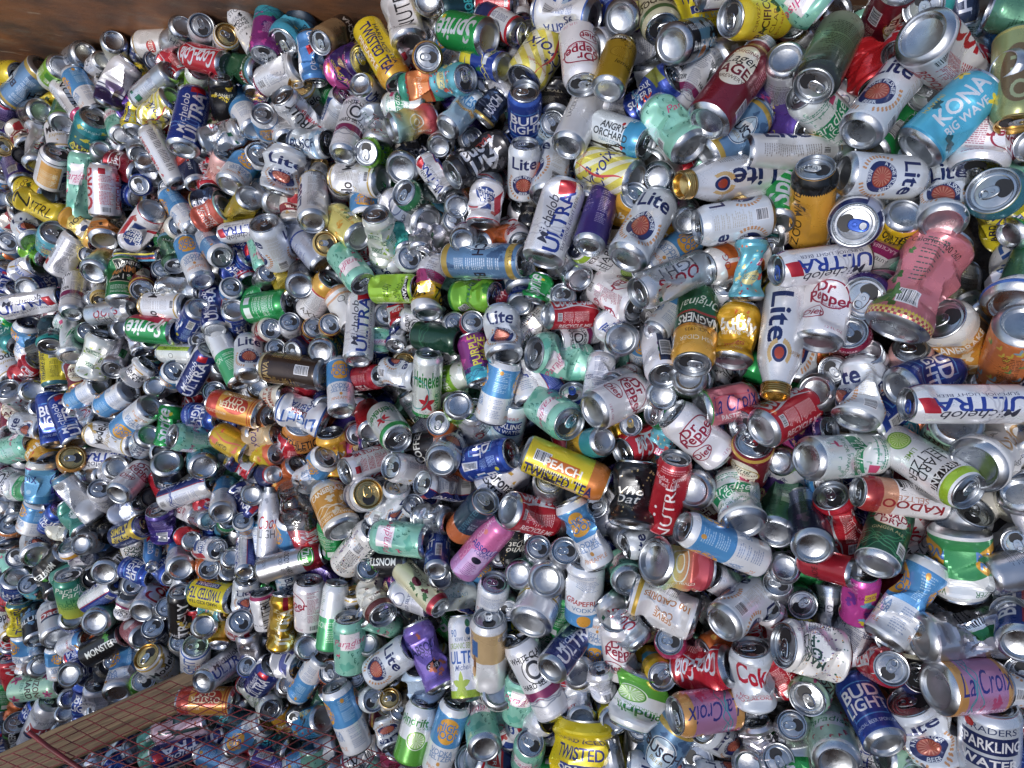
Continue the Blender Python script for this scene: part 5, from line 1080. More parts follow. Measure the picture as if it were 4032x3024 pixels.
846 -189 1265 113 -393 872 -268 1045 1045 90 sB0* CREAM
815 -320 1194 366 189 888 202 1158 1148 180 tB2. HNLIME
671 -371 1239 333 52 694 636 1070 1193 170 tT2* HIGHN
568 -327 1173 -309 24 951 19 827 834 105 sB0* REDT
519 -359 1063 83 39 989 -116 923 923 90 tB1. HIGHN
624 -379 1175 -459 217 473 720 934 940 90 sT1* HAZY
847 -260 1275 890 -123 -410 160 820 821 90 sT1. LITE
867 -307 1235 -138 -298 235 915 1076 1076 180 sT1. WHITEC
751 -263 1134 -430 -89 591 677 925 925 135 sN1. DCOKE
601 -187 1081 233 -140 -6 962 917 917 90 sT0. BLUS
863 -36 1139 -161 503 618 582 1076 1076 90 sN0. BUDL
714 -75 1087 429 -149 -129 881 948 948 90 sT0. LAGER
735 -83 1133 796 -38 -598 -87 925 925 90 sN0. KONA
851 -193 1200 -15 655 422 626 912 912 90 sN1. OLIVW
756 -297 1246 600 748 -164 230 1420 1171 180 sN2* HNBIG
835 -387 1277 168 573 752 280 1029 1034 100 tB0* BUDR
748 -415 1270 502 468 564 459 1260 1168 165 tN2* SILVP
737 -489 1292 151 744 170 629 1323 935 90 sN0* LACRX
652 -494 1195 288 -145 89 943 1009 1009 100 sT1* COKE
538 -477 1173 718 -178 -673 6 1420 1100 90 sT2* MARDI
586 -646 1145 87 614 772 141 1250 1100 90 tB0* PARAM
636 -584 1182 -110 479 849 194 1120 1111 90 sB0* BUDL
716 -594 1220 -491 179 671 526 1417 1103 105 sT2* LITE
784 -590 1278 -375 265 586 667 1339 935 90 tN0* SPARK
526 -654 1128 566 -285 -537 -556 934 935 90 sT3* SILV
510 -706 1105 916 -108 -281 266 1003 1004 120 sT3. SILVP
723 -544 1164 468 -259 197 822 900 900 190 sT0. BUDW
578 -575 1089 929 -28 -281 240 1160 1100 135 sT1* ARIZG
639 -449 1134 597 725 -333 85 1079 917 180 tN1. WHITEC
708 -442 1184 846 -147 -442 259 900 900 90 bN0. LITE
751 -501 1147 352 800 -224 430 998 998 135 sN0. CREAM
509 -546 1095 -131 -267 569 766 1020 1020 190 sN2. COKE
558 -420 1051 384 -70 -10 921 973 973 90 sT0* GREENM
878 -497 1235 923 -163 -348 -24 980 980 90 sT0. SILV
721 -673 1181 597 415 647 230 900 900 190 tN1. ARIZG
870 -580 1235 624 -52 -464 -627 909 909 90 sN0. COKE
669 -694 1125 -259 -336 765 -484 943 943 90 sN1. ULTRA
521 -610 1049 -474 93 341 807 916 916 90 sT1. SILV
552 -723 1087 487 298 762 305 1099 1099 180 sN2. DCOKE
862 -628 1246 506 -139 -534 -663 900 900 90 sN0. PARA
508 -407 1083 548 -126 -357 -746 945 945 90 sT2. SILV
862 -355 1195 110 790 267 541 1028 1028 90 sN0. LAGER
797 -623 1182 -415 263 585 645 900 900 90 sN0. BLACKG
508 -457 1098 653 -153 -568 -477 900 900 105 sN3. DCOKE
682 -492 1105 544 -132 48 828 900 900 135 sT1. SILV
"""
LABELS = """
blue and gold mountain can near the rusty wall
white and dark purple faceted can beside the straight silver can with green printed square
sky blue can with sun near the lime green one
straight silver can with green printed square beside the white and dark purple faceted can
red can with long white script near the wall
black can with yellow splash beside the straight silver can with green printed square
royal blue can with white letters and red ribbon
yellow striped can with pineapple art and pink script
teal can with yellow hop cone and letters
twisted white silver can with red script beside the white and dark purple faceted can
white, orange and navy can with barcode just below the white and dark purple faceted can
tall mint can standing upright with leaf specks
upright pink and white can with red print
long white can with black text block just below the white and dark purple faceted can
creased white can with tiny red script and open lid
blue and yellow pineapple can with white wall just below the black can with yellow splash
crumpled yellow slim can with thin black letters
flattened pale yellow vodka can with orange edge
copper based can with orange lower half
tall white can with blue ribbon seal and red stripe
green can with black square label and orange letters
sky blue slim can with yellow oval and pineapple words
crushed coral and white peach beer can
dark yellow can with silver domed base just below the black can with yellow splash
white slim can with blue script at the edge
silver slim can with grey barcode standing upright
white can with black barcode and red block
folded blue and white can with black lid
pinched white can with small green band
white can with lime dots and green label words
green and raspberry printed can with slanted letters
dark navy can with big silver base
pale grey can with gold ring, lying sideways
white and violet blue tall can upright
long white and mint slim can just above the red and orange can with horizontal bands
white can with navy letters and sunburst beside the mint slim one
diagonal navy and white slim can with script
royal blue can with red ribbon beside another blue can
bright blue can with white block letters under ribbon can
white, yellow and blue can with round silver base, second of two
blue and yellow slim can pointing its base up
red and orange can with horizontal bands just above the yellow can with orange red drawings
mint can with two pale panels, black lid
white lager can with gold ring and black letters
light mint can with near black lid
sky blue can with navy script beside the silver long can with blue grey text
silver long can with blue grey text beside the sky blue can with navy script
white can with pink maroon script and ovals
black and blue can with round silver base
navy and gold lemonade can with gold tab
white and navy slim can pointing away beside the yellow can with orange red drawings
upright white and sky blue can with round base
dark purple blue can with green shapes just below the yellow can with orange red drawings
yellow can with orange red drawings just below the red and orange can with horizontal bands
green to yellow gradient can with white script words
grey white can with dark base and red word patch
silver can with single red ring letter beside the long black can with pale letters
black upright can with tall white letters beside the long black can with pale letters
yellow lemon tea can with silver end, lower corner
silver white lager can with gothic letters beside the board
white can with blue collar above the board
white and navy slim can lying on the board end
white and sky blue vodka can with pinkish base
pale green can with pink blossoms lying sideways
long black can with pale letters
large pale grey can with red word patch above the board
crumpled dark blue can with white words just below the long black can with pale letters
orange and red can behind the red mesh
pink lilac can with leaf prints behind mesh
long white and navy can behind mesh
white vodka can behind mesh at the side
blue can wall under mesh
teal and magenta haze can with yellow letters just above the black can with yellow splash
crumpled aqua blue can against the rusty wall
tan and dark brown can with open lid
yellow pineapple tea can with navy letters just above the pale blue, yellow and coral can
white can with magenta edge and thin black letters
bright green can with white slanted letters just above the pale blue, yellow and coral can
navy, white and red can behind the green one
royal blue and yellow can with palm leaves
sky blue can with red sprigs and open lid
teal and orange striped can just above the pale blue, yellow and coral can
purple pink can with yellow frog art beside the pale blue, yellow and coral can
blue can with red ribbon and small open lid
white slim can with thin black letters by the blue one
silver white slim can with red berry words beside the black can with yellow splash
white slim can with black round wave crest
pale blue crumpled mountain can just below the silver white slim can with red berry words
pale blue, yellow and coral can beside the light blue citrus can with orange band
light blue citrus can with orange band beside the pale blue, yellow and coral can
flattened dark navy can with silver letters beside the pale blue, yellow and coral can
big crushed black silver can with white outlined letters
white can with red ribbon squeezed beside the black one
crumpled slate blue can with bent base just below the pale blue, yellow and coral can
crushed white can with navy letters and round red crest
white and gold lager can lying sideways just above the white cucumber can with lime dots
white can with navy letters and red sunburst on top
light blue white slim can with blue table
matte grey white tall can with bronze print
lemon print yellow can with domed base beside the white cucumber can with lime dots
white cucumber can with lime dots beside the lemon print yellow can with domed base
green blue can with brown tree art beside the white cucumber can with lime dots
crushed white paper like can beneath the tree art
straight mint green can with pink script label
bright lime green can lying sideways with black word block
white, magenta and yellow squeezed can beside the crumpled neon green can with nutrition panel
large navy blue can with round white mountain crest
crumpled neon green can with nutrition panel beside the white, magenta and yellow squeezed can
faceted white can with navy crest above bent letters
dark green can with white nutrition table, lying sideways
purple, teal and yellow haze can just below the crumpled neon green can with nutrition panel
white tall can with big green letters and red star
white and royal blue tall can standing with navy letters
white, gold and red can with open lid
green can with recycling words lying sideways
dark brown coffee can with gold print, lying sideways
upright sky blue can with yellow sun and white words
crumpled white can with blue ribbon seal just above the white, magenta and yellow squeezed can
green white can with red star and silver open lid
sky blue and white slim can above the silver can
white can with navy ring crest, domed base up
deep blue can with boxed white beer letters
clear silver to navy slim can with open lid
white can with gold blackletter and square code
silver can with red nutrition table, lying sideways
bent sky blue slim can above the wheat ale can
creased white can with blue and red beer words
orange label can with wheat drawing and white capitals
white can with open gold lid beside the wheat ale can
white can with gold lid, folded in half
crumpled silver can beneath the navy one
dark teal and orange slim can with open lid
long pink slim can with lilac fade
deep navy slim can standing upright with barcode
mint can with pink and white name card, lying sideways
white can with purple and gold confetti marks
silver and crimson slim can with green emblem
white aluminium bottle with red script C just below the yellow can with orange red drawings
clear plastic cola bottle with red label just above the upright white and green slim can
upright white can with dark lid and nutrition panel
metallic gold can with white upright letters beside the upright white and green slim can
upright white and green slim can beside the metallic gold can with white upright letters
ivory can with brown flower and open lid
upright mint flamingo can with pink script name
cream slim can with red collar and open lid
white can with gold rim and navy crest near purple can
crumpled purple slim can with orange berries beside the upright white and green slim can
upright white can with lime green foot band
upright tan and white can with brown cinnamon art
white can with black lid above the tan one
grey white and navy slim can with round base
blue and white pineapple slim can over the red mesh
white and green can with big lime slice
blue slim can with yellow sun over white wall
dark mint can with large domed base
navy can with white letters just below the metallic gold can with white upright letters
bright blue cartoon can with tilted steel base
light blue can under the mesh
white can with light blue beer lettering
pale yellow can with diagonal stripes and blue script
white can with two maroon script ovals beside the mint green can with nutrition panel
dark gold can with orange slice drawing beside the mint green can with nutrition panel
white can with beads lying behind the gold one
crushed can with pink swirls and yellow barcode panel
cream skeleton can with green beaded band just above the mint green can with nutrition panel
yellow can with navy band behind the pale skeleton
dark blue can with orange slice and domed base beside the steel domed can base
bright yellow can with dark brown letters just above the steel domed can base
dented royal blue can with red football letters
white and grey can with green neck ring beside the steel domed can base
tall dark red aluminium bottle with cream oval label beside the steel domed can base
royal blue can with open lid and boxed white letters
plain white grey tall can with small red star
flattened black can with gold print just below the white can with two maroon script ovals
sky blue and white cider can with apple tree
mint green can with nutrition panel beside the blue mountain beer can with gold rims
blue mountain beer can with gold rims beside the mint green can with nutrition panel
lemon yellow can with blue script and diagonal stripes
white can with big navy letters over red crest
grey white can wall with brown hops
white aluminium bottle lying sideways with gold cap just below the steel domed can base
huge white can with vertical blue letters and red ribbon
violet slim can with barcode and square code
tall white can with diagonal navy letters just above the silver can with cursive red letters
white can with gold open rim and hop sprigs
silver can with cursive red letters just below the tall white can with diagonal navy letters
sky blue and white can with yellow sun
white can with orange V shapes beside the twisted light blue can with fruit print
twisted light blue can with fruit print beside the white can with orange V shapes
white and pink can with maroon oval and black lid
dark green and orange tall can standing lid down
white tall can with orange, green and purple bands
golden mango can with white lowercase letters beside the silver can with cursive red letters
red can with nutrition facts lying sideways beside the silver can with cursive red letters
crumpled mint green can with pink script label
flattened white can with two domed ends and blue letters
silver white can with barcode beside the crumpled mint green can with pink script label
white and blue slim can wall just below the silver can with cursive red letters
mint green can with script name and open lid
white can with two maroon script ovals near gold can
white can with maroon script below the green can
pink can with navy blue script and nutrition strip just above the pale green metallic can
yellow and teal can with steel domed base
tall yellow peach tea can with orange collar
creased black can with tiny gold prints just above the flattened red, olive and teal can
tall red can with long white letters just above the flattened red, olive and teal can
white can with date stamped domed base just above the flattened red, olive and teal can
dark red lager can with cream panel just above the pale green metallic can
crumpled white can with green band and mint leaves beside the pale green metallic can
long sky blue and white slim can beside the flattened red, olive and teal can
bent blue and white can with raspberry words
red can with black and white nutrition panel
flattened red, olive and teal can beside the long sky blue and white slim can
white can with blue and gold, domed base up
white faceted can with gold zigzag and blue bars
white and blue can with red grapefruit word
navy and white slim can with white script
plain white slim can with dark red bottom band
white can with maroon diet oval under the crushed silver one
flattened silver can with twisted end and red script
white crumpled can with orange and gold words
white can with bronze print and hop sprigs just below the navy and purple metallic can
flattened lime green and white can with lime slice
can with steel lid, yellow and bright blue wall
creased red can with white cola script just above the white can with navy beer ring
crumpled white can with large red letters beside the pink can with melon slice
rose and gold can with navy script and open lid
steel blue mountain can with gold rim beside the white can with navy beer ring
crumpled white foil like can beside the navy and white slim can with white script
big flattened yellow can with hard iced tea words
mint flamingo can standing with open lid
mint can with pink signature label beside the crumpled purple slim can with orange berries
white can with navy beer ring beside the steel blue mountain can with gold rim
mangled silver can beside the flattened silver can with open lid
mint green can with teal squiggles and steel rim just above the steel domed can base
tall moss green can fading to black, with lid open
dark red can with white barcode panel just above the crushed bright red can
silver and red can with recycling words just above the turquoise can with yellow hibiscus flowers
teal can with steel lid rim just above the silver and red can with recycling words
crumpled grey can with slanted Cold script just above the turquoise can with yellow hibiscus flowers
olive green can with brown blotch and gold rim
steel domed can base beside the tall dark red aluminium bottle with cream oval label
white and green can with mint leaf print beside the steel domed can base
shiny purple can with pink fruit just below the steel domed can base
crushed bright red can just above the white can with navy letter and grain sprigs
white can with navy letter and grain sprigs just below the crushed bright red can
green can with pale nutrition panel beside the turquoise can with yellow hibiscus flowers
turquoise can with yellow hibiscus flowers just below the silver and red can with recycling words
white can with maroon script and nutrition panel
silver aluminium bottle lying flat with tan shield just below the steel domed can base
dented yellow tall can with teal lid band
yellow can with black zigzag shoulder beside the green can with white lettering on it
green can with white lettering on it beside the yellow can with black zigzag shoulder
white can with navy crest and red sunburst, lying sideways
pinched white can with navy crest just below the turquoise can with yellow hibiscus flowers
white and navy can with blue pull tab
white, magenta and yellow seltzer can just above the large pinched pink can with fruit print
white can with red ribbon and blue pull tab, lying sideways
large pinched pink can with fruit print just below the white, magenta and yellow seltzer can
crumpled white can with blue beer lettering just above the orange can with bottle pictures
purple and pink can with dripping pattern beside the white can with maroon pepper script
white can with maroon pepper script beside the white aluminium bottle with big navy letters
white aluminium bottle with big navy letters beside the white can with maroon pepper script
maroon and steel can with open lid just below the white can with maroon pepper script
steel and orange can with big open lid beside the orange can with bottle pictures
orange can with bottle pictures beside the steel and orange can with big open lid
pinched white can with blue barcode just above the pinched white can with black letters
bright blue can with cyan frame beside the pinched white can with black letters
grey can in the dark gap beside the orange can with bottle pictures
red can with barcode and steel base beside the silver can wall with grey stripes
silver can wall with grey stripes beside the pinched white can with black letters
dark purple can with gold lid beside the red can with barcode and steel base
pinched white can with black letters beside the silver can wall with grey stripes
large white can with red ribbon, lying sideways beside the orange can with bottle pictures
pink and green can with melon print beside the white tapering can with tan letters
white tapering can with tan letters beside the pink and green can with melon print
white can with green script band just below the pinched white can with black letters
white slim can with lime slice and lime green collar
white, tan and red can with nutrition table beside the navy and purple metallic can
pale green metallic can beside the navy and purple metallic can
navy and purple metallic can beside the crumpled red can with recycling words
crumpled red can with recycling words beside the navy and purple metallic can
dark green can with wavy line print beside the crumpled red can with recycling words
cream can with domed base just below the white tapering can with tan letters
sky blue and white can folded at the top
red can with steel domed base just below the navy and purple metallic can
magenta can with rainbow swirl print beside the red can with steel domed base
crumpled orange, white and green can just above the crushed shiny silver can with green square
navy, white and red can with domed base
crushed shiny silver can with green square just above the pink can with blue brush script
pink can with blue brush script just below the crushed shiny silver can with green square
red can with white script and open steel lid
squashed white can with confetti leaf print just above the pink can with melon slice
light green can with red melon dots beside the flattened silver can with open lid
deep blue can with boxed white letters beside the pink can with melon slice
crumpled white can with gold rim and navy crest
silver, blue and red sparkling water can just below the pink can with blue brush script
flattened silver can with open lid beside the light green can with red melon dots
pink can with melon slice just below the squashed white can with confetti leaf print
dark green can with steel shoulder just above the squashed white can with confetti leaf print
"""
def link(o, parent=None):
    sc.collection.objects.link(o)
    if parent is not None: o.parent = parent
    return o
def tag(o, label=None, cat=None, group=None, kind=None):
    if label: o['label'] = label
    if cat: o['category'] = cat
    if group: o['group'] = group
    if kind: o['kind'] = kind
    return o
# ------------------------------------------------------------------ glyphs, rasterised from the built-in font
GP = 40
_glyph = {}
def _tris(body, bold):
    cu = bpy.data.curves.new('t', 'FONT'); cu.body = body; cu.resolution_u = 3; cu.offset = .022 if bold else 0.002
    ob = bpy.data.objects.new('t', cu); sc.collection.objects.link(ob)
    dg = bpy.context.evaluated_depsgraph_get(); me = ob.evaluated_get(dg).to_mesh(); me.calc_loop_triangles()
    v = np.empty(len(me.vertices) * 3, 'f'); me.vertices.foreach_get('co', v); v = v.reshape(-1, 3)[:, :2].copy()
    t = np.empty(len(me.loop_triangles) * 3, 'i'); me.loop_triangles.foreach_get('vertices', t)
    bpy.data.objects.remove(ob); bpy.data.curves.remove(cu)
    return v, t.reshape(-1, 3)
_cap = {}
def cap(bold):
    if bold not in _cap:
        v, _ = _tris('H', bold); v2, _ = _tris('HH', bold)
        _cap[bold] = (v[:, 1].max(), v2[:, 0].max() - v2[:, 0].min(), v[:, 0].min(), v[:, 0].max())
    return _cap[bold]
def glyph(ch, bold):
    k = (ch, bold)
    if k in _glyph: return _glyph[k]
    H, hh, h0, h1 = cap(bold)
    if ch == ' ':
        m = np.zeros((int(GP * 1.7), int(GP * .42)), bool)
    else:
        v3, _ = _tris('H' + ch + 'H', bold); v, t = _tris(ch, bold)
        adv = (v3[:, 0].max() - v3[:, 0].min() - hh) / H
        n = max(4, int(round(adv * GP))); m = np.zeros((int(GP * 1.7), n), bool)
        x0 = v[:, 0] / H * GP; y0 = (v[:, 1] / H + .38) * GP
        for a, b, c in t:
            xs, ys = x0[[a, b, c]], y0[[a, b, c]]
            i0, i1 = max(0, int(xs.min())), min(n, int(xs.max()) + 2); j0, j1 = max(0, int(ys.min())), min(m.shape[0], int(ys.max()) + 2)
            if i1 <= i0 or j1 <= j0: continue
            X = np.arange(i0, i1)[None] + .5; Y = np.arange(j0, j1)[:, None] + .5
            d1 = (X - xs[1]) * (ys[0] - ys[1]) - (xs[0] - xs[1]) * (Y - ys[1])
            d2 = (X - xs[2]) * (ys[1] - ys[2]) - (xs[1] - xs[2]) * (Y - ys[2])
            d3 = (X - xs[0]) * (ys[2] - ys[0]) - (xs[2] - xs[0]) * (Y - ys[0])
            m[j0:j1, i0:i1] |= ((d1 >= 0) & (d2 >= 0) & (d3 >= 0)) | ((d1 <= 0) & (d2 <= 0) & (d3 <= 0))
    _glyph[k] = m
    return m
def text_mask(s, bold): return np.concatenate([glyph(c, bold) for c in s], axis=1)
# ------------------------------------------------------------------ wrap painter: x 0..170 round the can, y 0..100 up the can
S = 5; CW, CH = 170 * S, 100 * S
YY, XX = np.mgrid[0:CH, 0:CW].astype('f') / S
PAL = dict(wh='ccd3dc', nv='1f2b62', rd='c01a2a', mr='7c1428', bk='18181c', mi='86ccb4', yl='e8cc20', gd='c8a040', gy='c4c6ca')
def col(h):
    h = PAL.get(h, h); c = np.array([int(h[i:i + 2], 16) / 255 for i in (0, 2, 4)], 'f'); return c + (c.mean() - c) * .15      # inks fade a little on bare metal
class Wrap:
    def __init__(s, spec, seed):
        s.c = np.ones((CH, CW, 3), 'f'); s.rng = random.Random(seed); s.M = .1
        for op in spec.split(';'): s.run(op.split())
    def box(s, x0, y0, x1, y1, c):
        a, b, e, f = (int(max(0, q)) for q in (x0 * S, x1 * S, y0 * S, y1 * S)); s.c[e:f, a:b] = c
    def loc(s, x, y, rx, ry):
        return (slice(max(0, int((y - ry) * S)), max(0, int((y + ry) * S) + 1)), slice(max(0, int((x - rx) * S)), max(0, int((x + rx) * S) + 1)))
    def ell(s, x, y, rx, ry, c):
        sl = s.loc(x, y, rx, ry); m = ((XX[sl] - x) / rx) ** 2 + ((YY[sl] - y) / ry) ** 2 < 1; s.c[sl][m] = c
    def blob(s, x, y, r, c):
        sl = s.loc(x, y, r * 1.7, r * 1.7); a = np.arctan2(YY[sl] - y, XX[sl] - x); q = s.rng
        p = [q.uniform(0, 6.3) for _ in range(4)]
        rr = r * (1 + .3 * np.sin(2 * a + p[0]) + .22 * np.sin(3 * a + p[1]) + .16 * np.sin(5 * a + p[2]) + .1 * np.sin(9 * a + p[3]))
        m = np.hypot(XX[sl] - x, YY[sl] - y) < rr; s.c[sl][m] = c
    def text(s, t, x, y, h, c, fl):
        t = t.replace('_', ' '); m = text_mask(t, 'k' in fl or 'b' in fl); n = m.shape[1]; vert = 'v' in fl
        lim = 86 if vert else 60
        sx = h / GP * (.72 if 'w' in fl else 1.0); sx = min(sx, lim / n); sy = h / GP
        W2, H2 = n * sx / 2 + h * .3, h * 1.1
        sl = s.loc(x, y, H2, W2) if vert else s.loc(x, y, W2, H2)
        dx, dy = XX[sl] - x, YY[sl] - y
        if vert: dx, dy = dy, -dx
        if 'i' in fl: dx = dx - dy * .28
        if 'i' in fl: dy = dy - dx * .06
        I = np.floor(dx / sx + n / 2).astype(int); J = np.floor(dy / sy + GP * .88).astype(int)
        ok = (I >= 0) & (I < n) & (J >= 0) & (J < m.shape[0]); ok[ok] = m[J[ok], I[ok]]; s.c[sl][ok] = c
    def run(s, p):
        if not p: return
        o = p[0]; q = s.rng; two = o[-1] == '2' and len(o) > 1; k = o[0]; f = float
        offs = (0, 85) if two else (0,)
        if len(p) == 1: s.c[:] = col(o); return
        if k == 'g':
            cs = np.array([col(c) for c in p[1:]]); t = YY[:, :1] / 100 * (len(cs) - 1)
            for i in range(3): s.c[:, :, i] = np.interp(t[:, 0], range(len(cs)), cs[:, i])[:, None]
            return
        if k == 'M': s.M = f(p[1]); return
        if k == 'L':
            for i in range(int(p[2])): y = i * 100 / int(p[2]); s.box(0, y, 170, y + 50 / int(p[2]), col(p[1]))
            return
        if k == 's':
            wd, gap = f(p[2]), f(p[3]); m = ((XX + YY * .7) % gap) < wd; s.c[m] = col(p[1]); return
        if k == 'j':
            y = f(p[1]); m = np.abs(YY - y) < 2.5 * np.abs(((XX / 3) % 1) * 2 - 1); s.c[m] = col(p[2]); return
        if k == 'b': s.box(0, f(p[1]), 170, f(p[2]), col(p[3])); return
        if k == 'C':
            y0, y1 = f(p[1]), f(p[2]); m = (YY >= y0) & (YY < y1); ck = (np.floor(XX / 2.5) + np.floor(YY / 2.5)) % 2 < 1
            s.c[m & ck] = col(p[3]); s.c[m & ~ck] = col(p[4]); return
        if k == 'D':
            for i in range(int(p[1])):
                x, y, r = q.uniform(2, 168), q.uniform(6, 92), f(p[2]) * .5; s.ell(x, y, r * q.uniform(.5, 1), r * q.uniform(.7, 1.3), col(q.choice(p[3:])))
            return
        if k == 'K':
            for i in range(int(p[1])): r = f(p[2]) * q.uniform(.35, 1) * .6; s.blob(q.uniform(2, 168), q.uniform(5, 92), r, col(p[3]))
            return
        if k == 'k':
            for i in range(int(f(p[2]))):
                x, y, r = q.uniform(2, 168), q.uniform(5, 92), f(p[3]); s.ell(x, y, r * .28, r, col(p[1])); s.ell(x + r * .5, y + r * .6, r * .7, r * .3, col(p[1]))
            return
        if k == 'z' and not two:
            for i in range(int(p[2])): s.blob(q.uniform(0, 170), q.uniform(0, 100), q.uniform(2.5, 9), col(p[1]))
            return
        if k == 'y':
            y0, wd, c = f(p[1]), f(p[2]), col(p[3])
            for i in range(3):
                a = q.uniform(.5, 1) * wd * .6; ph = q.uniform(0, 6); yy = y0 + i * wd * .35 + a * np.sin(XX * .11 + ph) + a * .3 * np.sin(XX * .31 + ph)
                s.c[np.abs(YY - yy) < .9] = c
            return
        for dx in offs:
            if k == 't': s.text(p[1], f(p[2]) + dx, f(p[3]), f(p[4]), col(p[5]), p[6] if len(p) > 6 else '')
            elif k == 'r': s.box(f(p[1]) + dx, f(p[2]), f(p[3]) + dx, f(p[4]), col(p[5]))
            elif k == 'p':
                x0, y0, x1, y1 = f(p[1]) + dx, f(p[2]), f(p[3]) + dx, f(p[4]); sk = (y1 - y0) * .28
                m = (XX >= x0) & (XX < x1) & (YY >= y0 + (XX - x0) / (x1 - x0) * sk) & (YY < y1 - sk + (XX - x0) / (x1 - x0) * sk); s.c[m] = col(p[5])
            elif k == 'c': s.ell(f(p[1]) + dx, f(p[2]), f(p[3]), f(p[3]), col(p[4]))
            elif k == 'e': s.ell(f(p[1]) + dx, f(p[2]), f(p[3]), f(p[4]), col(p[5]))
            elif k == 'o':
                x, y, r = f(p[1]) + dx, f(p[2]), f(p[3]); wd = f(p[4]); ry = r
                if len(p) > 6: ry, wd = f(p[4]), f(p[5])
                d = np.sqrt(((XX - x) / r) ** 2 + ((YY - y) / ry) ** 2) * r; s.c[np.abs(d - r) < wd / 2] = col(p[-1])
            elif k == 'a':
                x, y, r0, r1 = f(p[1]) + dx, f(p[2]), f(p[3]), f(p[4]); d = np.hypot(XX - x, YY - y); a = np.arctan2(YY - y, XX - x)
                s.c[(d > r0) & (d < r1) & ((a * 8 / math.pi) % 1 < .4)] = col(p[5])
            elif k == 'R':
                x, y, t, r, c, h = f(p[1]) + dx, f(p[2]), p[3].replace('_', ' '), f(p[4]), col(p[5]), f(p[6])
                low = t[0] == '-'; t = t.lstrip('-'); m = text_mask(t, True); n = m.shape[1]; sc_ = h / GP
                d = np.hypot(XX - x, YY - y); a = np.arctan2(XX - x, YY - y)
                if low: a = np.arctan2(XX - x, -(YY - y)); I = np.floor(a * r / sc_ + n / 2).astype(int); J = np.floor((r + h * .5 - d) / sc_ + GP * .38).astype(int)
                else: I = np.floor(a * r / sc_ + n / 2).astype(int); J = np.floor((d - r + h * .5) / sc_ + GP * .38).astype(int)
                ok = (I >= 0) & (I < n) & (J >= 0) & (J < m.shape[0]) & (np.abs(d - r) < h); ok[ok] = m[J[ok], I[ok]]; s.c[ok] = c
            elif k == 'h':
                x, y, r, c = f(p[1]) + dx, f(p[2]), f(p[3]), col(p[4])
                for sg in (-1, 1):
                    for i in range(13):
                        a = math.radians(200 + i * 9) if sg < 0 else math.radians(-20 - i * 9)
                        if i > 9: continue
                        a = math.radians(150 + i * 11) if sg < 0 else math.radians(30 - i * 11)
                        for rr in (r - 1.2, r + 1.2): s.ell(x + rr * math.cos(a), y + rr * math.sin(a), 1.3, 2, c)
            elif k == 'w':
                x, c = f(p[1]) + dx, col(p[2]); s.c[np.abs(XX - x - 4 * np.sin(YY * .07 + 1)) < 1.6 * np.abs(np.sin(YY * .035)) + .3] = c
            elif k == 'x':
                x, y, r, c = f(p[1]) + dx, f(p[2]), f(p[3]), col(p[4]); d = np.hypot(XX - x, YY - y); a = np.arctan2(XX - x, YY - y)
                t = np.abs(((a * 5 / (2 * math.pi) + .5) % 1) - .5) * 2; s.c[d < r * (1 - .62 * t ** .8)] = c
            elif k == 'F':
                x, y, r, c = f(p[1]) + dx, f(p[2]), f(p[3]), col(p[4]); d = np.hypot(XX - x, YY - y); a = np.arctan2(XX - x, YY - y)
                s.c[d < r * (.72 + .28 * np.cos(5 * a))] = c; s.ell(x, y, r * .2, r * .2, c * .5)
            elif k == 'f':
                x, y, r, c = f(p[1]) + dx, f(p[2]), f(p[3]), col(p[4]); s.ell(x, y, r * .45, r * .22, c); s.ell(x + r * .4, y + r * .3, r * .08, r * .35, c); s.ell(x, y - r * .5, r * .05, r * .4, c)
            elif k == 'T':
                x, wd, c = f(p[1]) + dx, f(p[2]), col(p[3]); s.box(x - wd * .2, 4, x + wd * .2, 60, c)
                for i in range(9): a0 = q.uniform(-1, 1); m = np.abs((XX - x) - a0 * 16 * np.clip((YY - 25) / 45, 0, 1) ** 1.5 - 1.2 * np.sin(YY * .3 + i)) < .9; m &= (YY > 22) & (YY < 84); s.c[m] = c
            elif k == 'z':
                for i in range(int(p[2])): s.blob(43 + dx + q.uniform(-22, 22), q.uniform(12, 88), q.uniform(2, 6), col(p[1]))
            elif k == 'n':
                x0, y0, x1, y1 = f(p[1]) + dx, f(p[2]), f(p[3]) + dx, f(p[4]); c = col(p[5]); y = y1
                while y - 1.6 > y0:
                    x = x0; end = x1 - q.uniform(0, (x1 - x0) * .35)
                    while x < end:
                        wd = q.uniform(1.2, 4.5); s.box(x, y - 1.5, min(x + wd, x1), y - .2, c); x += wd + .8
                    y -= 2.7 if q.random() < .85 else 5
            elif k == 'q':
                x0, y0, x1, y1 = f(p[1]) + dx, f(p[2]), f(p[3]) + dx, f(p[4]); s.box(x0, y0, x1, y1, col('e4e4e8'))
                if y1 - y0 > x1 - x0:
                    y = y0 + 1.5
                    while y < y1 - 1.5: wd = q.choice((.4, .4, .8, 1.1)); s.box(x0 + 1.2, y, x1 - 1.2, y + wd, col('25252a')); y += wd + q.choice((.4, .8))
                else:
                    x = x0 + 1.5
                    while x < x1 - 1.5: wd = q.choice((.4, .4, .8, 1.1)); s.box(x, y0 + 1.5, x + wd, y1 - 1.2, col('25252a')); x += wd + q.choice((.4, .8))
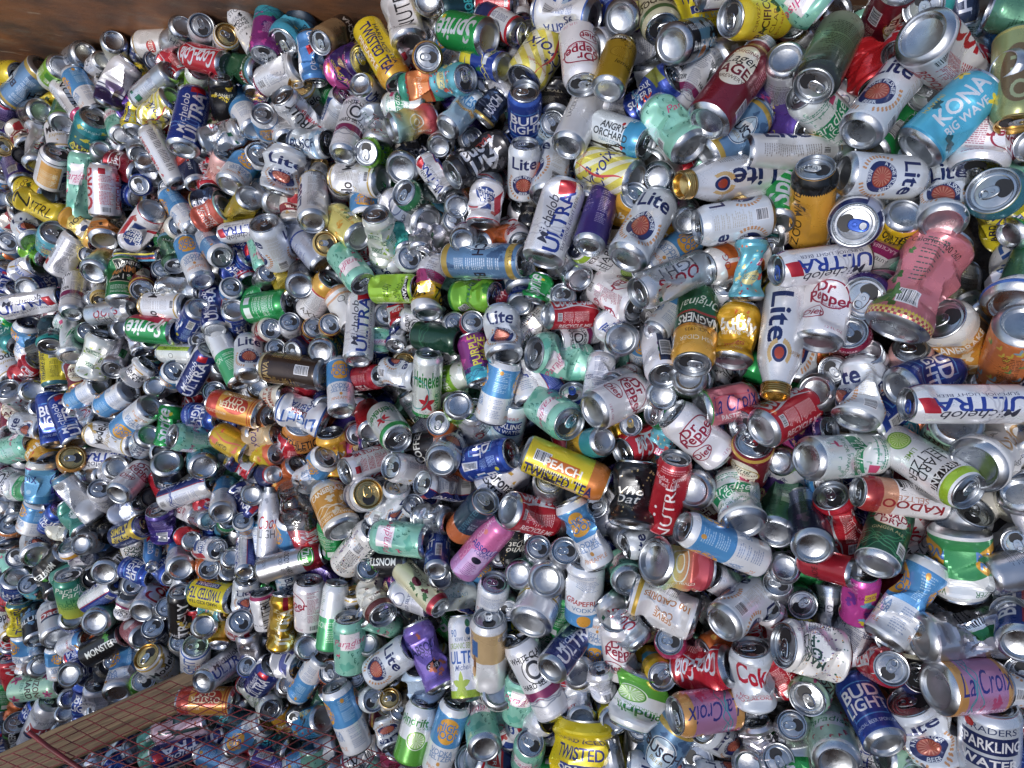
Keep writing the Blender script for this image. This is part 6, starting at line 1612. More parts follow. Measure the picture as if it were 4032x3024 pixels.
# ------------------------------------------------------------------ materials
def new_mat(name):
    m = bpy.data.materials.new(name); m.use_nodes = True; return m, m.node_tree, m.node_tree.nodes['Principled BSDF']
def N(nt, t, **k):
    n = nt.nodes.new(t)
    for a, b in k.items(): setattr(n, a, b)
    return n
def noise_fac(nt, scale, lo, hi, coord='Object', detail=4, dist=0):
    tc = N(nt, 'ShaderNodeTexCoord'); no = N(nt, 'ShaderNodeTexNoise'); no.inputs['Scale'].default_value = scale; no.inputs['Detail'].default_value = detail
    no.inputs['Distortion'].default_value = dist
    nt.links.new(tc.outputs[coord], no.inputs['Vector']); mr = N(nt, 'ShaderNodeMapRange'); mr.inputs[1].default_value = .35; mr.inputs[2].default_value = .68
    mr.inputs[3].default_value = lo; mr.inputs[4].default_value = hi; nt.links.new(no.outputs[0], mr.inputs[0]); return mr.outputs[0]
def mix(nt, fac, a, b, mode='MIX'):
    m = N(nt, 'ShaderNodeMix', data_type='RGBA', blend_type=mode)
    for s, v in ((0, fac), (6, a), (7, b)):
        if hasattr(v, 'node'): nt.links.new(v, m.inputs[s])
        elif s: m.inputs[s].default_value = (*v, 1) if len(v) == 3 else v
        else: m.inputs[s].default_value = v
    return m.outputs[2]
def bump(nt, h, bs, strength, dist=.001):
    b = N(nt, 'ShaderNodeBump'); b.inputs['Strength'].default_value = strength; b.inputs['Distance'].default_value = dist
    nt.links.new(h, b.inputs['Height']); nt.links.new(b.outputs[0], bs.inputs['Normal'])
def alu(name, c, r0, r1, metal=1):
    m, nt, bs = new_mat(name); bs.inputs['Metallic'].default_value = metal
    f = noise_fac(nt, 55, 0, 1, detail=5); nt.links.new(mix(nt, noise_fac(nt, 11, 0, .5, detail=7), mix(nt, f, tuple(x * .7 for x in c), c), tuple(x * .45 for x in c)), bs.inputs['Base Color'])
    nt.links.new(noise_fac(nt, 30, r0, r1), bs.inputs['Roughness']); bump(nt, noise_fac(nt, 130, 0, 1), bs, .12); return m
M_ALU = alu('brushed_aluminium', (.60, .63, .665), .19, .42)
M_TAB = alu('tab_metal', (.57, .60, .63), .2, .36)
M_BLK = alu('black_metal', (.03, .03, .035), .25, .4, .6)
M_GLD = alu('gold_metal', (.72, .52, .22), .2, .36)
M_BLU = alu('blue_tab_metal', (.05, .12, .5), .2, .36, .7)
m, nt, bs = new_mat('mouth_shade_black'); bs.inputs['Base Color'].default_value = (.012, .012, .014, 1); bs.inputs['Roughness'].default_value = .5; M_MOUTH_SHADE = m  # near-black colour paints the shade inside the mouth hole
DES = {}
for line in DESIGNS.strip().split('\n'):
    k, spec = line.split('|', 1); DES[k] = spec
MATS = {}; MAT_ORDER = []
def wrap_mat(k):
    if k in MATS: return MATS[k]
    wp = Wrap(DES[k], sum(map(ord, k)))
    im = bpy.data.images.new('wrap_' + k.lower(), CW, CH, alpha=False)
    px = np.ones((CH, CW, 4), 'f'); px[..., :3] = wp.c; im.pixels.foreach_set(px.ravel()); im.update(); im.pack()
    m, nt, bs = new_mat('printed_wrap_' + k.lower())
    ti = N(nt, 'ShaderNodeTexImage', image=im, interpolation='Linear')
    dirt = noise_fac(nt, 14, 0, .6, detail=7)
    c0 = mix(nt, dirt, ti.outputs[0], (.60, .585, .56), 'MULTIPLY')
    sc1 = N(nt, 'ShaderNodeTexNoise'); sc1.inputs['Scale'].default_value = 70; sc1.inputs['Detail'].default_value = 8; sc1.inputs['Roughness'].default_value = .75; sc1.inputs['Distortion'].default_value = 1.5
    tcc = N(nt, 'ShaderNodeTexCoord'); nt.links.new(tcc.outputs['Object'], sc1.inputs[0]); mrr = N(nt, 'ShaderNodeMapRange'); mrr.inputs[1].default_value = .66; mrr.inputs[2].default_value = .70; mrr.inputs[4].default_value = .7; nt.links.new(sc1.outputs[0], mrr.inputs[0])
    c1 = mix(nt, mrr.outputs[0], c0, (.42, .42, .43))
    nt.links.new(c1, bs.inputs['Base Color']); bs.inputs['Metallic'].default_value = min(wp.M + (.18 if wp.M < .3 else 0), .97)
    bs.inputs['Coat Weight'].default_value = .35; bs.inputs['Coat Roughness'].default_value = .12
    nt.links.new(noise_fac(nt, 24, .22, .42, detail=6), bs.inputs['Roughness'])
    bump(nt, noise_fac(nt, 60, 0, 1, detail=3), bs, .15, .0015)
    MATS[k] = m; return m
# ------------------------------------------------------------------ can geometry (metres, axis = local Z, lid up, centred)
SZ = {'s': (.033, .122), 't': (.033, .158), 'l': (.029, .156), 'g': (.0375, .190), 'b': (.030, .190)}
LF = {0: 1, 1: .98, 2: .86, 3: .72, 4: .9}
def lathe(prof, seg, uvz=None):
    n = len(prof); r = np.array([p[0] for p in prof]); z = np.array([p[1] for p in prof])
    th = np.linspace(0, 2 * math.pi, seg + 1)
    V = np.stack([np.outer(r, np.sin(th)), -np.outer(r, np.cos(th)), np.repeat(z[:, None], seg + 1, 1)], 2).reshape(-1, 3)
    U = np.stack([np.repeat(th[None] / (2 * math.pi), n, 0), np.repeat(z[:, None], seg + 1, 1)], 2).reshape(-1, 2)
    if uvz: U[:, 1] = (U[:, 1] - uvz[0]) / (uvz[1] - uvz[0])
    i, j = np.meshgrid(np.arange(n - 1), np.arange(seg), indexing='ij'); a = (i * (seg + 1) + j).ravel()
    return V, U, np.stack([a, a + 1, a + seg + 2, a + seg + 1], 1)
def body_prof(sz, rows):
    R, L = SZ[sz]; h = L / 2
    if sz == 'b':
        p = [(R * .96, -h + .006), (R, -h + .010)] + [(R, z) for z in np.linspace(-h + .013, h - .066, rows)]
        return p + [(R * .985, h - .060), (R * .93, h - .052), (R * .82, h - .041), (R * .70, h - .031), (R * .635, h - .024), (R * .62, h - .018)]
    p = [(R * .975, -h + .0075), (R, -h + .0105)] + [(R, z) for z in np.linspace(-h + .013, h - .018, rows)]
    return p + [(R * .985, h - .0150), (R * .945, h - .0110), (R * .885, h - .0068), (R * .83, h - .0036)]
def base_prof(sz):
    R, L = SZ[sz]; h = L / 2; b = R * .76; z0 = -h + (.006 if sz == 'b' else .0075)
    return [(R * (.96 if sz == 'b' else .975), z0), (R * .92, -h + .0042), (R * .82, -h + .0012), (b, -h), (b * .94, -h + .0008), (b * .90, -h + .0040), (b * .78, -h + .0072), (b * .5, -h + .0095), (b * .22, -h + .0104), (.0002, -h + .0106)]
def lid_prof(sz):
    R, L = SZ[sz]; h = L / 2
    if sz == 'b':
        p = [(R * .62, h - .018), (R * .68, h - .017), (R * .68, h - .0148)]
        for i in range(4): z = h - .0140 + i * .0033; p += [(R * .60, z), (R * .66, z + .0012), (R * .66, z + .0022)]
        return p + [(R * .62, h - .0004), (R * .58, h), (R * .54, h - .0006), (R * .53, h - .012), (.0003, h - .02)]
    r = R * .83
    return [(r, h - .0036), (r * 1.015, h - .0022), (r * 1.02, h - .0008), (r * .985, h), (r * .945, h - .0004), (r * .92, h - .0062), (r * .89, h - .0078), (r * .86, h - .0070), (r * .84, h - .0055), (r * .75, h - .0053), (r * .71, h - .0060), (r * .67, h - .0056), (.0002, h - .0056)]
def opening_geo(sz):  # disc just above the lid panel, no hole cut; its black stands for shade
    R, L = SZ[sz]; r = R * .83; h = L / 2; n = 22; a = np.linspace(0, 2 * math.pi, n, endpoint=False)
    V = np.stack([r * .43 * np.cos(a), r * .37 + r * .34 * np.sin(a) - r * .04 * np.cos(2 * a), np.full(n, h - .0051)], 1)
    return np.vstack([V, [[0, r * .36, h - .0054]]]), [(n, i, (i + 1) % n) for i in range(n)]
def tab_geo(sz, n=24):
    R, L = SZ[sz]; r = R * .83; h = L / 2; a = np.linspace(0, 2 * math.pi, n, endpoint=False); ca, sa = np.cos(a), np.sin(a)
    ox = .0078 * np.sign(ca) * np.abs(ca) ** .8; oy = -.0045 + .0125 * np.sign(sa) * np.abs(sa) ** .8
    ix = .0046 * ca; iy = -.0100 + .0042 * sa; z = h - .0036
    rows = [(ox, oy, z - .0006), (ox * 1.04, oy, z), (ox * .9, -.0045 + (oy + .0045) * .93, z + .0009), (ix * 1.2, -.0100 + (iy + .01) * 1.2, z + .0007), (ix, iy, z), (ix, iy, z - .0006)]
    V = np.vstack([np.stack([x, y, np.full(n, zz)], 1) for x, y, zz in rows]); F = []
    for k in range(len(rows) - 1):
        for i in range(n): j = (i + 1) % n; F.append((k * n + i, k * n + j, (k + 1) * n + j, (k + 1) * n + i))
    b = len(V); m = 12; a = np.linspace(0, 2 * math.pi, m, endpoint=False)
    for rr, zz in ((.0030, z + .0008), (.0026, z + .0019), (.0001, z + .0021)): V = np.vstack([V, np.stack([rr * np.cos(a), rr * np.sin(a), np.full(m, zz)], 1)])
    for k in range(2):
        for i in range(m): j = (i + 1) % m; F.append((b + k * m + i, b + k * m + j, b + (k + 1) * m + j, b + (k + 1) * m + i))
    return V, F
def sst(x): x = np.clip(x, 0, 1); return x * x * (3 - 2 * x)
def deform(P, sz, cr, seed, th, face):
    R, L = SZ[sz]; h = L / 2; q = random.Random(seed); P = P.copy(); z = P[:, 2].copy(); t = (z + h) / L
    wn = sst((t - .07) / .2) * sst((.93 - t) / .2)
    fd = np.array([math.sin(th), -math.cos(th), 0.])
    if cr in (2, 3):
        al = q.uniform(-.7, .7) if cr == 2 else q.uniform(-.15, .15)
        d = np.array([math.sin(th + al), -math.cos(th + al)]); e = np.array([-d[1], d[0]])
        a, b = P[:, :2] @ d, P[:, :2] @ e; s1, s2 = (q.uniform(.06, .18), .05) if cr == 2 else (q.uniform(.50, .62), .32)
        a = a * (1 - s1 * wn); b = b * (1 + s2 * wn); P[:, :2] = a[:, None] * d + b[:, None] * e
    if cr == 4:
        a = np.arctan2(P[:, 0], -P[:, 1]); r = np.hypot(P[:, 0], P[:, 1]); r = r * (1 - .34 * wn) * (1 + .16 * wn * np.cos(4 * a + 3 * t))
        a = a + 1.6 * sst((t - .2) / .6); P[:, 0] = r * np.sin(a); P[:, 1] = -r * np.cos(a)
    nd = {0: (1 if q.random() < .45 else 0), 1: q.randint(3, 5), 2: q.randint(10, 13), 3: q.randint(11, 14), 4: 5}[cr]
    for i in range(nd):
        deep = q.random() < .3; ph = th + q.uniform(-.8, .8) if deep else q.uniform(0, 2 * math.pi) if cr < 2 or q.random() < .4 else th + q.uniform(-1.5, 1.5); ps = q.uniform(-.25, .25) if cr < 2 else q.uniform(-.42, .42)
        n = np.array([math.sin(ph) * math.cos(ps), -math.cos(ph) * math.cos(ps), math.sin(ps)]); zc = q.uniform(-.28, .28) * L
        R2 = R * (1 if cr < 2 else .92 if cr != 3 else .8); dd = R2 * (q.uniform(.90, .96) if cr == 0 else q.uniform(.74, .88) if deep else q.uniform(.86, .97)); kk = q.uniform(1.4, 1.8) if deep else q.uniform(.92, 1.08)
        ex = np.maximum(0, (P - np.array([0, 0, zc])) @ n - dd) * wn
        ex = np.minimum(ex, R * (.55 if deep else .3)) * np.clip(1.9 - np.abs(z - zc) / (.2 * L), 0, 1)
        P -= kk * ex[:, None] * n
    f = LF[cr]
    if f < 1:
        c = np.clip(P[:, 2], -h + .014, h - .02); k = 1 - (1 - f) * L / (L - .034); P[:, 2] = P[:, 2] - c + c * k
    hh = h * f
    if cr >= 2:
        for sg in (1, -1):
            if cr == 3: al = (q.uniform(.4, .8) if (face == 'T' and sg > 0) or (face == 'B' and sg < 0) else q.uniform(-.3, .3)) ; dr = fd
            else: al = q.uniform(-.16, .22); a2 = q.uniform(0, 6.28); dr = np.array([math.sin(a2), -math.cos(a2), 0])
            pv = sg * hh * .42; u = P[:, 2] * sg - hh * .42; ang = al * sst(u / (hh * .5)); m = u > 0
            zz = P[m, 2] - pv; dp = P[m] @ dr; ca, sa = np.cos(ang[m]), np.sin(ang[m])
            # rotate (axis z*sg towards dr)
            z1 = zz * sg; nz = z1 * ca - dp * sa; nd_ = dp * ca + z1 * sa
            P[m] += (nd_ - dp)[:, None] * dr; P[m, 2] = pv + nz * sg
    return P
_geo = {}
def geo(sz, seg, rows):
    k = (sz, seg, rows)
    if k not in _geo:
        R, L = SZ[sz]; _geo[k] = dict(body=lathe(body_prof(sz, rows), seg, (-L / 2 + .006, L / 2 - (.03 if sz == 'b' else .004))), base=lathe(base_prof(sz), seg), lid=lathe(lid_prof(sz), seg))
    return _geo[k]
def mesh(name, V, F, mats, U=None, mi=None, sharp=22):
    me = bpy.data.meshes.new(name); me.from_pydata(V.tolist(), [], F.tolist() if hasattr(F, 'tolist') else F)
    for m_ in mats: me.materials.append(m_)
    if U is not None:
        ul = me.uv_layers.new(name='UVMap'); li = np.empty(len(me.loops), 'i'); me.loops.foreach_get('vertex_index', li)
        ul.data.foreach_set('uv', U[li].astype('f').ravel())
    if mi is not None: me.polygons.foreach_set('material_index', np.asarray(mi, 'i'))
    me.polygons.foreach_set('use_smooth', np.ones(len(me.polygons), bool)); me.update()
    if sharp: me.set_sharp_from_angle(angle=math.radians(sharp))
    return me
_share = {}
def rigid(kind, sz, cr, seed, th, face, V, F, m):
    if cr < 2:
        k = (kind, sz, cr, m.name)
        if k not in _share:
            V2 = V.copy()
            if cr == 1:
                R, L = SZ[sz]; c = np.clip(V2[:, 2], -L / 2 + .014, L / 2 - .02); kk = 1 - .02 * L / (L - .034); V2[:, 2] = V2[:, 2] - c + c * kk
            _share[k] = mesh(kind, V2, F, [m])
        return _share[k]
    return mesh(kind, deform(V, sz, cr, seed, th, face), F, [m])
# special ends: (lid material, tab material)
ENDS = {'LITEB': (M_ALU, M_BLU), 'ULTRA': (M_ALU, M_BLU), 'BLACKG': (M_BLK, M_BLK), 'COKE': (M_ALU, M_TAB), 'MODEL': (M_GLD, M_TAB), 'GOLDL': (M_GLD, M_TAB), 'GOLDO': (M_GLD, M_TAB), 'NATG': (M_GLD, M_GLD),
        'LITE': (M_ALU, M_TAB), 'OLIVE': (M_GLD, M_TAB), 'LEMONS': (M_ALU, M_GLD), 'GOLD': (M_ALU, M_GLD), 'MONST': (M_ALU, M_BLK), 'GINGER': (M_BLK, M_BLK), 'PURH': (M_ALU, M_TAB), 'LBOT': (M_GLD, M_GLD), 'LAGB': (M_ALU, M_ALU)}
def can_thing(px, py, pz, q, sz, cr, face, s, th, des, seed, label):
    bottle = sz == 'b'
    root = bpy.data.objects.new('beverage_bottle' if bottle else 'beverage_can', None); root.empty_display_size = .03
    root.location = (px, py, pz); root.rotation_mode = 'QUATERNION'; root.rotation_quaternion = q; root.scale = s; link(root)
    tag(root, label, 'bottle' if bottle else 'can', 'discarded bottles in the heap' if bottle else 'discarded drinks cans in the heap')
    if des == 'PLASTIC': return plastic(root, sz, cr, seed, th, face)
    g = geo(sz, 64, 30); V, U, F = g['body']; le, te = ENDS.get(des, (M_ALU, M_TAB))
    def add(n, me, p): return link(bpy.data.objects.new(n, me), p)
    add('body', mesh('can_body', deform(V, sz, cr, seed, th, face), F, [wrap_mat(des)], U, sharp=11 if cr >= 2 else 22), root)
    add('base', rigid('can_base', sz, cr, seed, th, face, g['base'][0], g['base'][2], M_ALU), root)
    lid = add('threaded_neck' if bottle else 'lid', rigid('can_lid', sz, cr, seed, th, face, g['lid'][0], g['lid'][2], le), root)
    if not bottle and face != 'B':
        V, F = opening_geo(sz); add('mouth_opening_shade', rigid('mouth_opening_shade', sz, cr, seed, th, face, V, F, M_MOUTH_SHADE), lid)
        V, F = tab_geo(sz); add('pull_tab', rigid('pull_tab', sz, cr, seed, th, face, V, F, te), lid)
    return root
def plastic(root, sz, cr, seed, th, face):
    m, nt, bs = new_mat('clear_plastic'); out = nt.nodes['Material Output']; tr = N(nt, 'ShaderNodeBsdfTransparent'); gl = N(nt, 'ShaderNodeBsdfGlossy'); gl.inputs['Roughness'].default_value = .08
    tr.inputs[0].default_value = (.9, .92, .93, 1); fr = N(nt, 'ShaderNodeFresnel'); fr.inputs[0].default_value = 1.45; mx = N(nt, 'ShaderNodeMixShader')
    mth = N(nt, 'ShaderNodeMath', operation='MULTIPLY_ADD'); mth.inputs[1].default_value = 1.3; mth.inputs[2].default_value = .10
    nt.links.new(fr.outputs[0], mth.inputs[0]); nt.links.new(mth.outputs[0], mx.inputs[0]); nt.links.new(tr.outputs[0], mx.inputs[1]); nt.links.new(gl.outputs[0], mx.inputs[2]); nt.links.new(mx.outputs[0], out.inputs[0])
    bump(nt, noise_fac(nt, 40, 0, 1), gl, .5, .004)
    g = geo(sz, 64, 30); V, U, F = g['body']
    link(bpy.data.objects.new('body', mesh('bottle_body', deform(V, sz, cr, seed, th, face), F, [m], U)), root)
    link(bpy.data.objects.new('base', mesh('bottle_base', deform(g['base'][0], sz, cr, seed, th, face), g['base'][2], [m])), root)
    link(bpy.data.objects.new('threaded_neck', mesh('bottle_neck', deform(g['lid'][0], sz, cr, seed, th, face), g['lid'][2], [m])), root)
    R, L = SZ[sz]; V, U, F = lathe([(R * 1.012, z) for z in np.linspace(-L * .36, -L * .08, 12)], 64, (-L * .36, -L * .08))
    link(bpy.data.objects.new('paper_label', mesh('paper_label', deform(V, sz, cr, seed, th, face), F, [wrap_mat('COKE')], U)), root)
    return root
# low detail version for the mass of further cans: arrays only
class Mass:
    def __init__(s): s.V = []; s.F4 = []; s.U = []; s.M = []; s.n = 0; s.mats = [M_ALU, M_TAB, M_MOUTH_SHADE, M_BLK, M_GLD, M_BLU]; s.ix = {m.name: i for i, m in enumerate(s.mats)}
    def mid(s, m):
        if m.name not in s.ix: s.ix[m.name] = len(s.mats); s.mats.append(m)
        return s.ix[m.name]
    def add(s, V, F, U, m):
        F = np.array([f if len(f) == 4 else (*f, f[2]) for f in F] if isinstance(F, list) else F)
        s.V.append(V); s.F4.append(F + s.n); s.n += len(V); s.U.append(U if U is not None else np.zeros((len(V), 2))); s.M.append(np.full(len(F), s.mid(m)))
    def can(s, px, py, pz, q, sz, cr, face, sca, th, des, seed, detail):
        if des == 'PLASTIC': des = 'COKE'
        g = geo(sz, 30 if detail else 20, 12 if detail else 7); Rm = np.array(q.to_matrix()) * np.array(sca)[None]; T = np.array([px, py, pz]); le, te = ENDS.get(des, (M_ALU, M_TAB))
        def put(V, F, U, m): s.add(deform(V, sz, cr, seed, th, face) @ Rm.T + T, F, U, m)
        put(g['body'][0], g['body'][2], g['body'][1], wrap_mat(des)); put(g['base'][0], g['base'][2], None, M_ALU); put(g['lid'][0], g['lid'][2], None, le)
        if sz != 'b' and detail and face != 'B':
            V, F = opening_geo(sz); put(V, F, None, M_MOUTH_SHADE); V, F = tab_geo(sz, 14); put(V, F, None, te)
    def build(s, name):
        V = np.vstack(s.V); F = np.vstack(s.F4); U = np.vstack(s.U); M = np.concatenate(s.M); tri = F[:, 2] == F[:, 3]
        faces = [tuple(f[:3]) if t else tuple(f) for f, t in zip(F.tolist(), tri)]
        return link(bpy.data.objects.new(name, mesh(name, V, faces, s.mats, U, M)))
# ------------------------------------------------------------------ setting
K0, K1, K2 = PLANE; FP = 2688.0
def surf_depth(x, y): return (1 - K1 * FP * x / 4032 + K2 * FP * y / 3024) / (K0 + K1 / 2 + K2 / 2)
def surf_z(x, y): return 2.4 - surf_depth(x, y)
def wall_y(x): return 1.06 - .122 * (x + 1.63)
# ground under the heap
m, nt, bs = new_mat('dark_dirty_steel'); nt.links.new(mix(nt, noise_fac(nt, 9, 0, 1, detail=8), (.02, .015, .012), (.075, .055, .04)), bs.inputs['Base Color']); bs.inputs['Roughness'].default_value = .8
bump(nt, noise_fac(nt, 40, 0, 1, detail=8), bs, .6, .01); M_GR = m
nx, ny = 40, 30; V = []
for j in range(ny + 1):
    for i in range(nx + 1):
        x = -3.0 + 5.2 * i / nx; y = -2.2 + 3.6 * j / ny; V.append((x, y, surf_z(x, y) - .27 + .02 * math.sin(x * 9 + y * 4)))
F = [(j * (nx + 1) + i, j * (nx + 1) + i + 1, (j + 1) * (nx + 1) + i + 1, (j + 1) * (nx + 1) + i) for j in range(ny) for i in range(nx)]
tag(link(bpy.data.objects.new('ground', mesh('ground', np.array(V), F, [M_GR], sharp=0))), kind='structure')
# rusty steel wall
m, nt, bs = new_mat('rusty_painted_steel')
tc = N(nt, 'ShaderNodeTexCoord'); mp = N(nt, 'ShaderNodeMapping'); mp.inputs['Rotation'].default_value = (0, math.radians(34), 0); mp.inputs['Scale'].default_value = (1.8, 1, 5.5)
nt.links.new(tc.outputs['Object'], mp.inputs[0])
n1 = N(nt, 'ShaderNodeTexNoise'); n1.inputs['Scale'].default_value = 4; n1.inputs['Detail'].default_value = 9; n1.inputs['Roughness'].default_value = .68; nt.links.new(mp.outputs[0], n1.inputs[0])
rp = N(nt, 'ShaderNodeValToRGB'); nt.links.new(n1.outputs[0], rp.inputs[0]); e = rp.color_ramp.elements
e[0].position = .30; e[0].color = (.05, .038, .032, 1); e[1].position = .74; e[1].color = (.36, .23, .13, 1)
for p_, c_ in ((.42, (.10, .062, .042, 1)), (.52, (.22, .095, .045, 1)), (.60, (.20, .135, .09, 1))): k_ = e.new(p_); k_.color = c_
rust = noise_fac(nt, 5.5, 0, 1, detail=12, dist=.2); c1 = mix(nt, noise_fac(nt, 9, 0, .75, detail=12), mix(nt, rust, rp.outputs[0], (.30, .12, .045)), (.075, .055, .045))
scr = N(nt, 'ShaderNodeTexNoise'); mp2 = N(nt, 'ShaderNodeMapping'); mp2.inputs['Rotation'].default_value = (0, math.radians(-22), 0); mp2.inputs['Scale'].default_value = (1.7, 1, 9); nt.links.new(tc.outputs['Object'], mp2.inputs[0]); nt.links.new(mp2.outputs[0], scr.inputs[0]); scr.inputs['Scale'].default_value = 5; scr.inputs['Detail'].default_value = 6
mr = N(nt, 'ShaderNodeMapRange'); mr.inputs[1].default_value = .66; mr.inputs[2].default_value = .69; mr.inputs[4].default_value = .75; nt.links.new(scr.outputs[0], mr.inputs[0])
c2 = mix(nt, mr.outputs[0], c1, (.44, .32, .22)); nt.links.new(c2, bs.inputs['Base Color']); bs.inputs['Roughness'].default_value = .55; bs.inputs['Metallic'].default_value = .15
bump(nt, n1.outputs[0], bs, .35, .01)
wall = bpy.data.objects.new('steel_wall', None); link(wall)
tag(wall, 'rusty brown steel container wall rising behind the far row of cans', 'wall')
def panel(name, x0, x1, z0, z1, off, th, mat, parent, wall_y=wall_y):
    V = []
    for z in (z0, z1):
        for x, y in ((x0, wall_y(x0) + off), (x1, wall_y(x1) + off), (x1, wall_y(x1) + off + th), (x0, wall_y(x0) + off + th)): V.append((x, y, z))
    F = [(0, 3, 2, 1), (4, 5, 6, 7), (0, 1, 5, 4), (1, 2, 6, 5), (2, 3, 7, 6), (3, 0, 4, 7)]
    return link(bpy.data.objects.new(name, mesh(name, np.array(V), F, [mat], sharp=30)), parent)
panel('wall_plate', -3.0, 2.0, -.6, 1.25, 0, .006, m, wall); panel('top_rail', -3.0, 2.0, 1.251, 1.31, -.02, .06, m, wall)
near = link(bpy.data.objects.new('steel_wall', None)); tag(near, 'unseen rusty steel container wall added on the near side to shade the cans', 'wall')
near_y = lambda x: -1.30 + .14 * x
panel('wall_plate', -3.0, 2.0, -.6, 2.25, -.006, .006, m, near, near_y); panel('top_rail', -3.0, 2.0, 2.251, 2.33, -.04, .06, m, near, near_y)  # out of view; wall added, height and position set to darken the lower heap
def at(c, r, x, y, z):
    u = c * 1008 + x * 1008 / 2212; v = r * 756 + y * 1008 / 2212; return Vector(((u - 2016) / FP * z, (1512 - v) / FP * z, 2.4 - z))
def at_full(u, v, z): return Vector(((u - 2016) / FP * z, (1512 - v) / FP * z, 2.4 - z))
# ------------------------------------------------------------------ board
m, nt, bs = new_mat('bare_pine'); tc = N(nt, 'ShaderNodeTexCoord'); mp = N(nt, 'ShaderNodeMapping'); mp.inputs['Scale'].default_value = (1.2, 22, 22); nt.links.new(tc.outputs['Object'], mp.inputs[0])
n1 = N(nt, 'ShaderNodeTexNoise'); n1.inputs['Scale'].default_value = 5; n1.inputs['Detail'].default_value = 7; n1.inputs['Distortion'].default_value = .6; nt.links.new(mp.outputs[0], n1.inputs[0])
rp = N(nt, 'ShaderNodeValToRGB'); nt.links.new(n1.outputs[0], rp.inputs[0]); e = rp.color_ramp.elements; e[0].position = .34; e[0].color = (.13, .082, .040, 1); e[1].position = .62; e[1].color = (.34, .225, .115, 1)
stain = noise_fac(nt, 7, 0, .55, detail=6); nt.links.new(mix(nt, stain, rp.outputs[0], (.16, .11, .07)), bs.inputs['Base Color']); bs.inputs['Roughness'].default_value = .75; bump(nt, n1.outputs[0], bs, .4, .002)
a, b = at(0, 3, 1800, 905, 1.90), at(0, 3, -420, 1890, 1.74); ax = (b - a); Lb = ax.length; ax.normalize()
up = Vector((0, 0, 1)); sd_ = ax.cross(up).normalized(); nr = sd_.cross(ax).normalized()
tw = math.radians(-24); s2 = sd_ * math.cos(tw) + nr * math.sin(tw); n2 = nr * math.cos(tw) - sd_ * math.sin(tw)
M4 = Matrix((ax, s2, n2)).transposed().to_4x4(); M4.translation = (a + b) / 2
V = []; rr = .004; pts = []
for sx_, sy_ in ((-1, -1), (1, -1), (1, 1), (-1, 1)):
    cy, cz = sx_ * (.046 - rr), sy_ * (.019 - rr); a0 = math.atan2(sy_, sx_)
    for k in range(4): t = a0 - math.pi / 4 + k * math.pi / 6; pts.append((cy + rr * math.cos(t), cz + rr * math.sin(t)))
npt = len(pts)
for x in np.linspace(-Lb / 2, Lb / 2, 20): V += [(x, p[0] + .001 * math.sin(x * 23), p[1] + .001 * math.sin(x * 17 + 1)) for p in pts]
F = [(k * npt + i, k * npt + (i + 1) % npt, (k + 1) * npt + (i + 1) % npt, (k + 1) * npt + i) for k in range(19) for i in range(npt)] + [tuple(range(npt))[::-1], tuple(range(19 * npt, 20 * npt))]
bo = bpy.data.objects.new('wooden_board', mesh('wooden_board', np.array(V), F, [m], sharp=40)); bo.matrix_world = M4; link(bo)
tag(bo, 'bare pine board lying slantwise on the cans beneath the red wire mesh', 'board')
# ------------------------------------------------------------------ red wire mesh panel
m, nt, bs = new_mat('red_painted_wire'); nt.links.new(mix(nt, noise_fac(nt, 30, 0, 1, detail=6), (.19, .012, .018), (.09, .014, .012)), bs.inputs['Base Color']); bs.inputs['Roughness'].default_value = .5; M_RED = m
P0, P1, P2 = at(0, 3, 1480, 893, 1.80), at(0, 3, -150, 1640, 1.655), at(1, 3, 1340, 1640, 1.60)
E1, E2 = P1 - P0, P2 - P0
def tube(V, F, pts, r, n=6):
    for k, p in enumerate(pts):
        d = (pts[min(k + 1, len(pts) - 1)] - pts[max(k - 1, 0)]).normalized(); u = d.cross(Vector((0, 0, 1))).normalized(); v = u.cross(d); b0 = len(V)
        for i in range(n): t = 2 * math.pi * i / n; V.append(p + (u * math.cos(t) + v * math.sin(t)) * r)
        if k:
            for i in range(n): j = (i + 1) % n; F.append((b0 - n + i, b0 - n + j, b0 + j, b0 + i))
rg = random.Random(4); bulge = lambda a, b: .020 * math.sin(a * 2.6 + .5) * math.sin(b * 3.1 + .8) + .006 * math.sin(a * 11 + b * 7)
panel_o = link(bpy.data.objects.new('wire_mesh_panel', None)); tag(panel_o, 'dark red wire mesh panel spread over the wooden board and cans', 'wire mesh')
V, F = [], []
n1_, n2_ = 13, 24
for i in range(n1_ + 8):
    a_ = i / n1_; pts = [P0 + E1 * a_ + E2 * b_ + Vector((rg.uniform(-.0008, .0008), rg.uniform(-.0008, .0008), bulge(a_, b_))) for b_ in np.linspace(0, 1.5, 40)]; tube(V, F, pts, .0014)
for i in range(n2_ + 12):
    b_ = i / n2_; pts = [P0 + E1 * a_ + E2 * b_ + Vector((rg.uniform(-.0008, .0008), rg.uniform(-.0008, .0008), bulge(a_, b_) + .0022)) for a_ in np.linspace(0, 1.6, 40)]; tube(V, F, pts, .0013)
link(bpy.data.objects.new('wire_grid', mesh('wire_grid', np.array([tuple(v) for v in V]), F, [M_RED], sharp=0)), panel_o)
V, F = [], []; tube(V, F, [at(0, 3, 250, 1345, 1.655), at(0, 3, 420, 1480, 1.645), at(0, 3, 700, 1670, 1.635), at(0, 3, 900, 1800, 1.63)], .0055, 10)
link(bpy.data.objects.new('edge_rod', mesh('edge_rod', np.array([tuple(v) for v in V]), F, [M_RED], sharp=0)), panel_o)
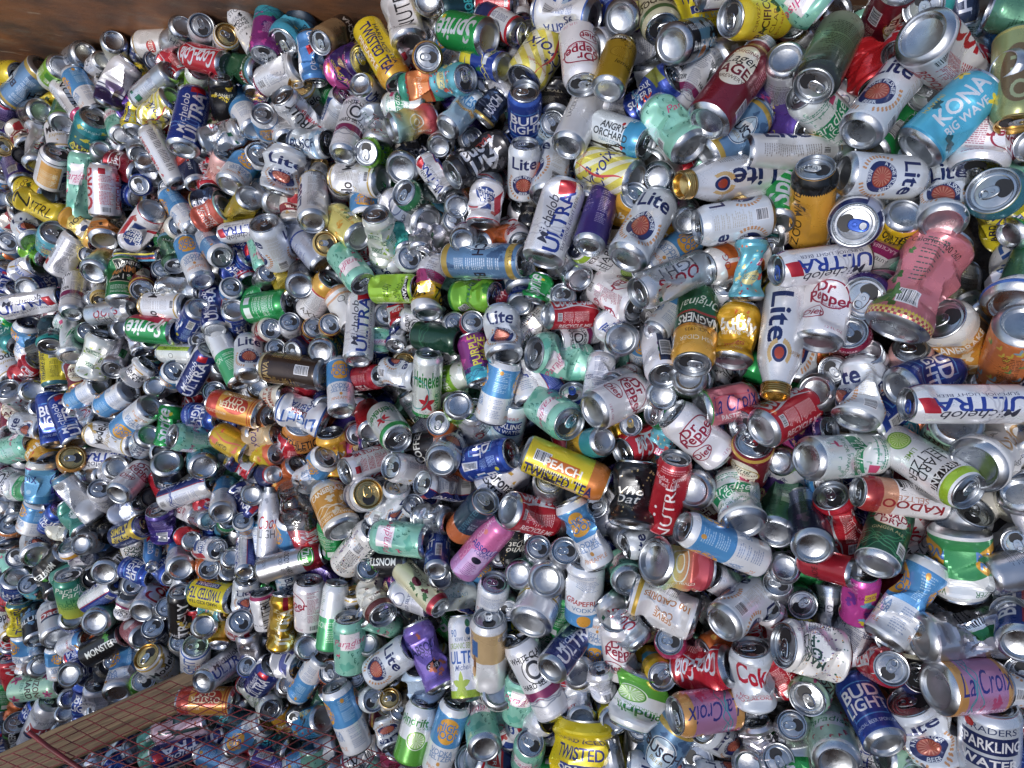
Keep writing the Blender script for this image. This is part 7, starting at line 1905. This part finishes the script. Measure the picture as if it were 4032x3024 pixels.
# ------------------------------------------------------------------ the cans
mass = Mass()
labels = LABELS.strip('\n').split('\n'); li = 0
for n, row in enumerate(CANS.strip().split('\n')):
    p = row.split(); x, y, z, a, b, c, d = (int(v) / 1000 for v in p[:7]); s = (int(p[7]) / 1000, int(p[7]) / 1000, int(p[8]) / 1000); th = math.radians(int(p[9])); sz, face, cr, des, top = p[10][0], p[10][1], int(p[10][2]), p[11], p[10][3] == '*'
    q = Quaternion((a, b, c, d)).normalized()
    if top: can_thing(x, y, z, q, sz, cr, face, s, th, des, 1000 + n, labels[li]); li += 1
    else: mass.can(x, y, z, q, sz, cr, face, s, th, des, 1000 + n, True)
# cans underneath and around, seen only through the gaps or past the frame
rg = random.Random(11)
fill = ['SILV'] * 3 + ['BUSCHK', 'LAGER', 'ALANI', 'BLACKN', 'SPRITEB'] + ['SILVM', 'SILVP', 'WHITEC', 'WHITEC', 'LITE', 'ULTRA', 'HIGHN', 'MINT', 'BUDL', 'COORS', 'DCOKE', 'COKE', 'BLACKG', 'MODEL', 'BUSCHL', 'ULTRAN', 'PARA', 'TWIST', 'SPRITEB', 'DRPEP', 'WCLAW', 'GREENM', 'BUSCH', 'PURPN', 'ORG']
def filler(x, y, off):
    dp = surf_depth(x, y) + off; z = 2.4 - dp
    ax = Vector((rg.gauss(0, 1), rg.gauss(0, 1), rg.gauss(0, .3))); ax.normalize(); sz = rg.choice('sssttl'); cr = rg.choice((0, 1, 1, 2, 2, 3))
    mass.can(x + rg.uniform(-.02, .02), y + rg.uniform(-.02, .02), z + rg.uniform(-.012, .012), ax.to_track_quat('Z', 'Y') @ Quaternion((0, 0, 1), rg.uniform(0, 6.28)), sz, cr, rg.choice('TB'), (1, 1, 1), rg.uniform(0, 6.28), rg.choice(fill), rg.randrange(10 ** 6), False)
def inside(x, y, mg):
    dp = surf_depth(x, y); u, v = 2016 + x / dp * FP, 1512 - y / dp * FP; return -mg < u < 4032 + mg and -mg < v < 3024 + mg
x = -2.1
while x < 1.25:
    y = near_y(x) + .09
    while y < wall_y(x) - .05:
        if inside(x, y, 620):
            ins = inside(x, y, -30)
            skip = x > .3 and rg.random() < .22
            if ins:
                if not skip: filler(x, y, .12)
                if not skip or rg.random() < .35: filler(x + .05, y + .045, .20)
            elif y < wall_y(x) - .09:
                filler(x, y, .0); filler(x + .05, y + .045, .085)
        y += .098
    x += .105
tag(mass.build('heap_of_cans'), 'further small cans filling the heap', kind='stuff')
mass_o = None
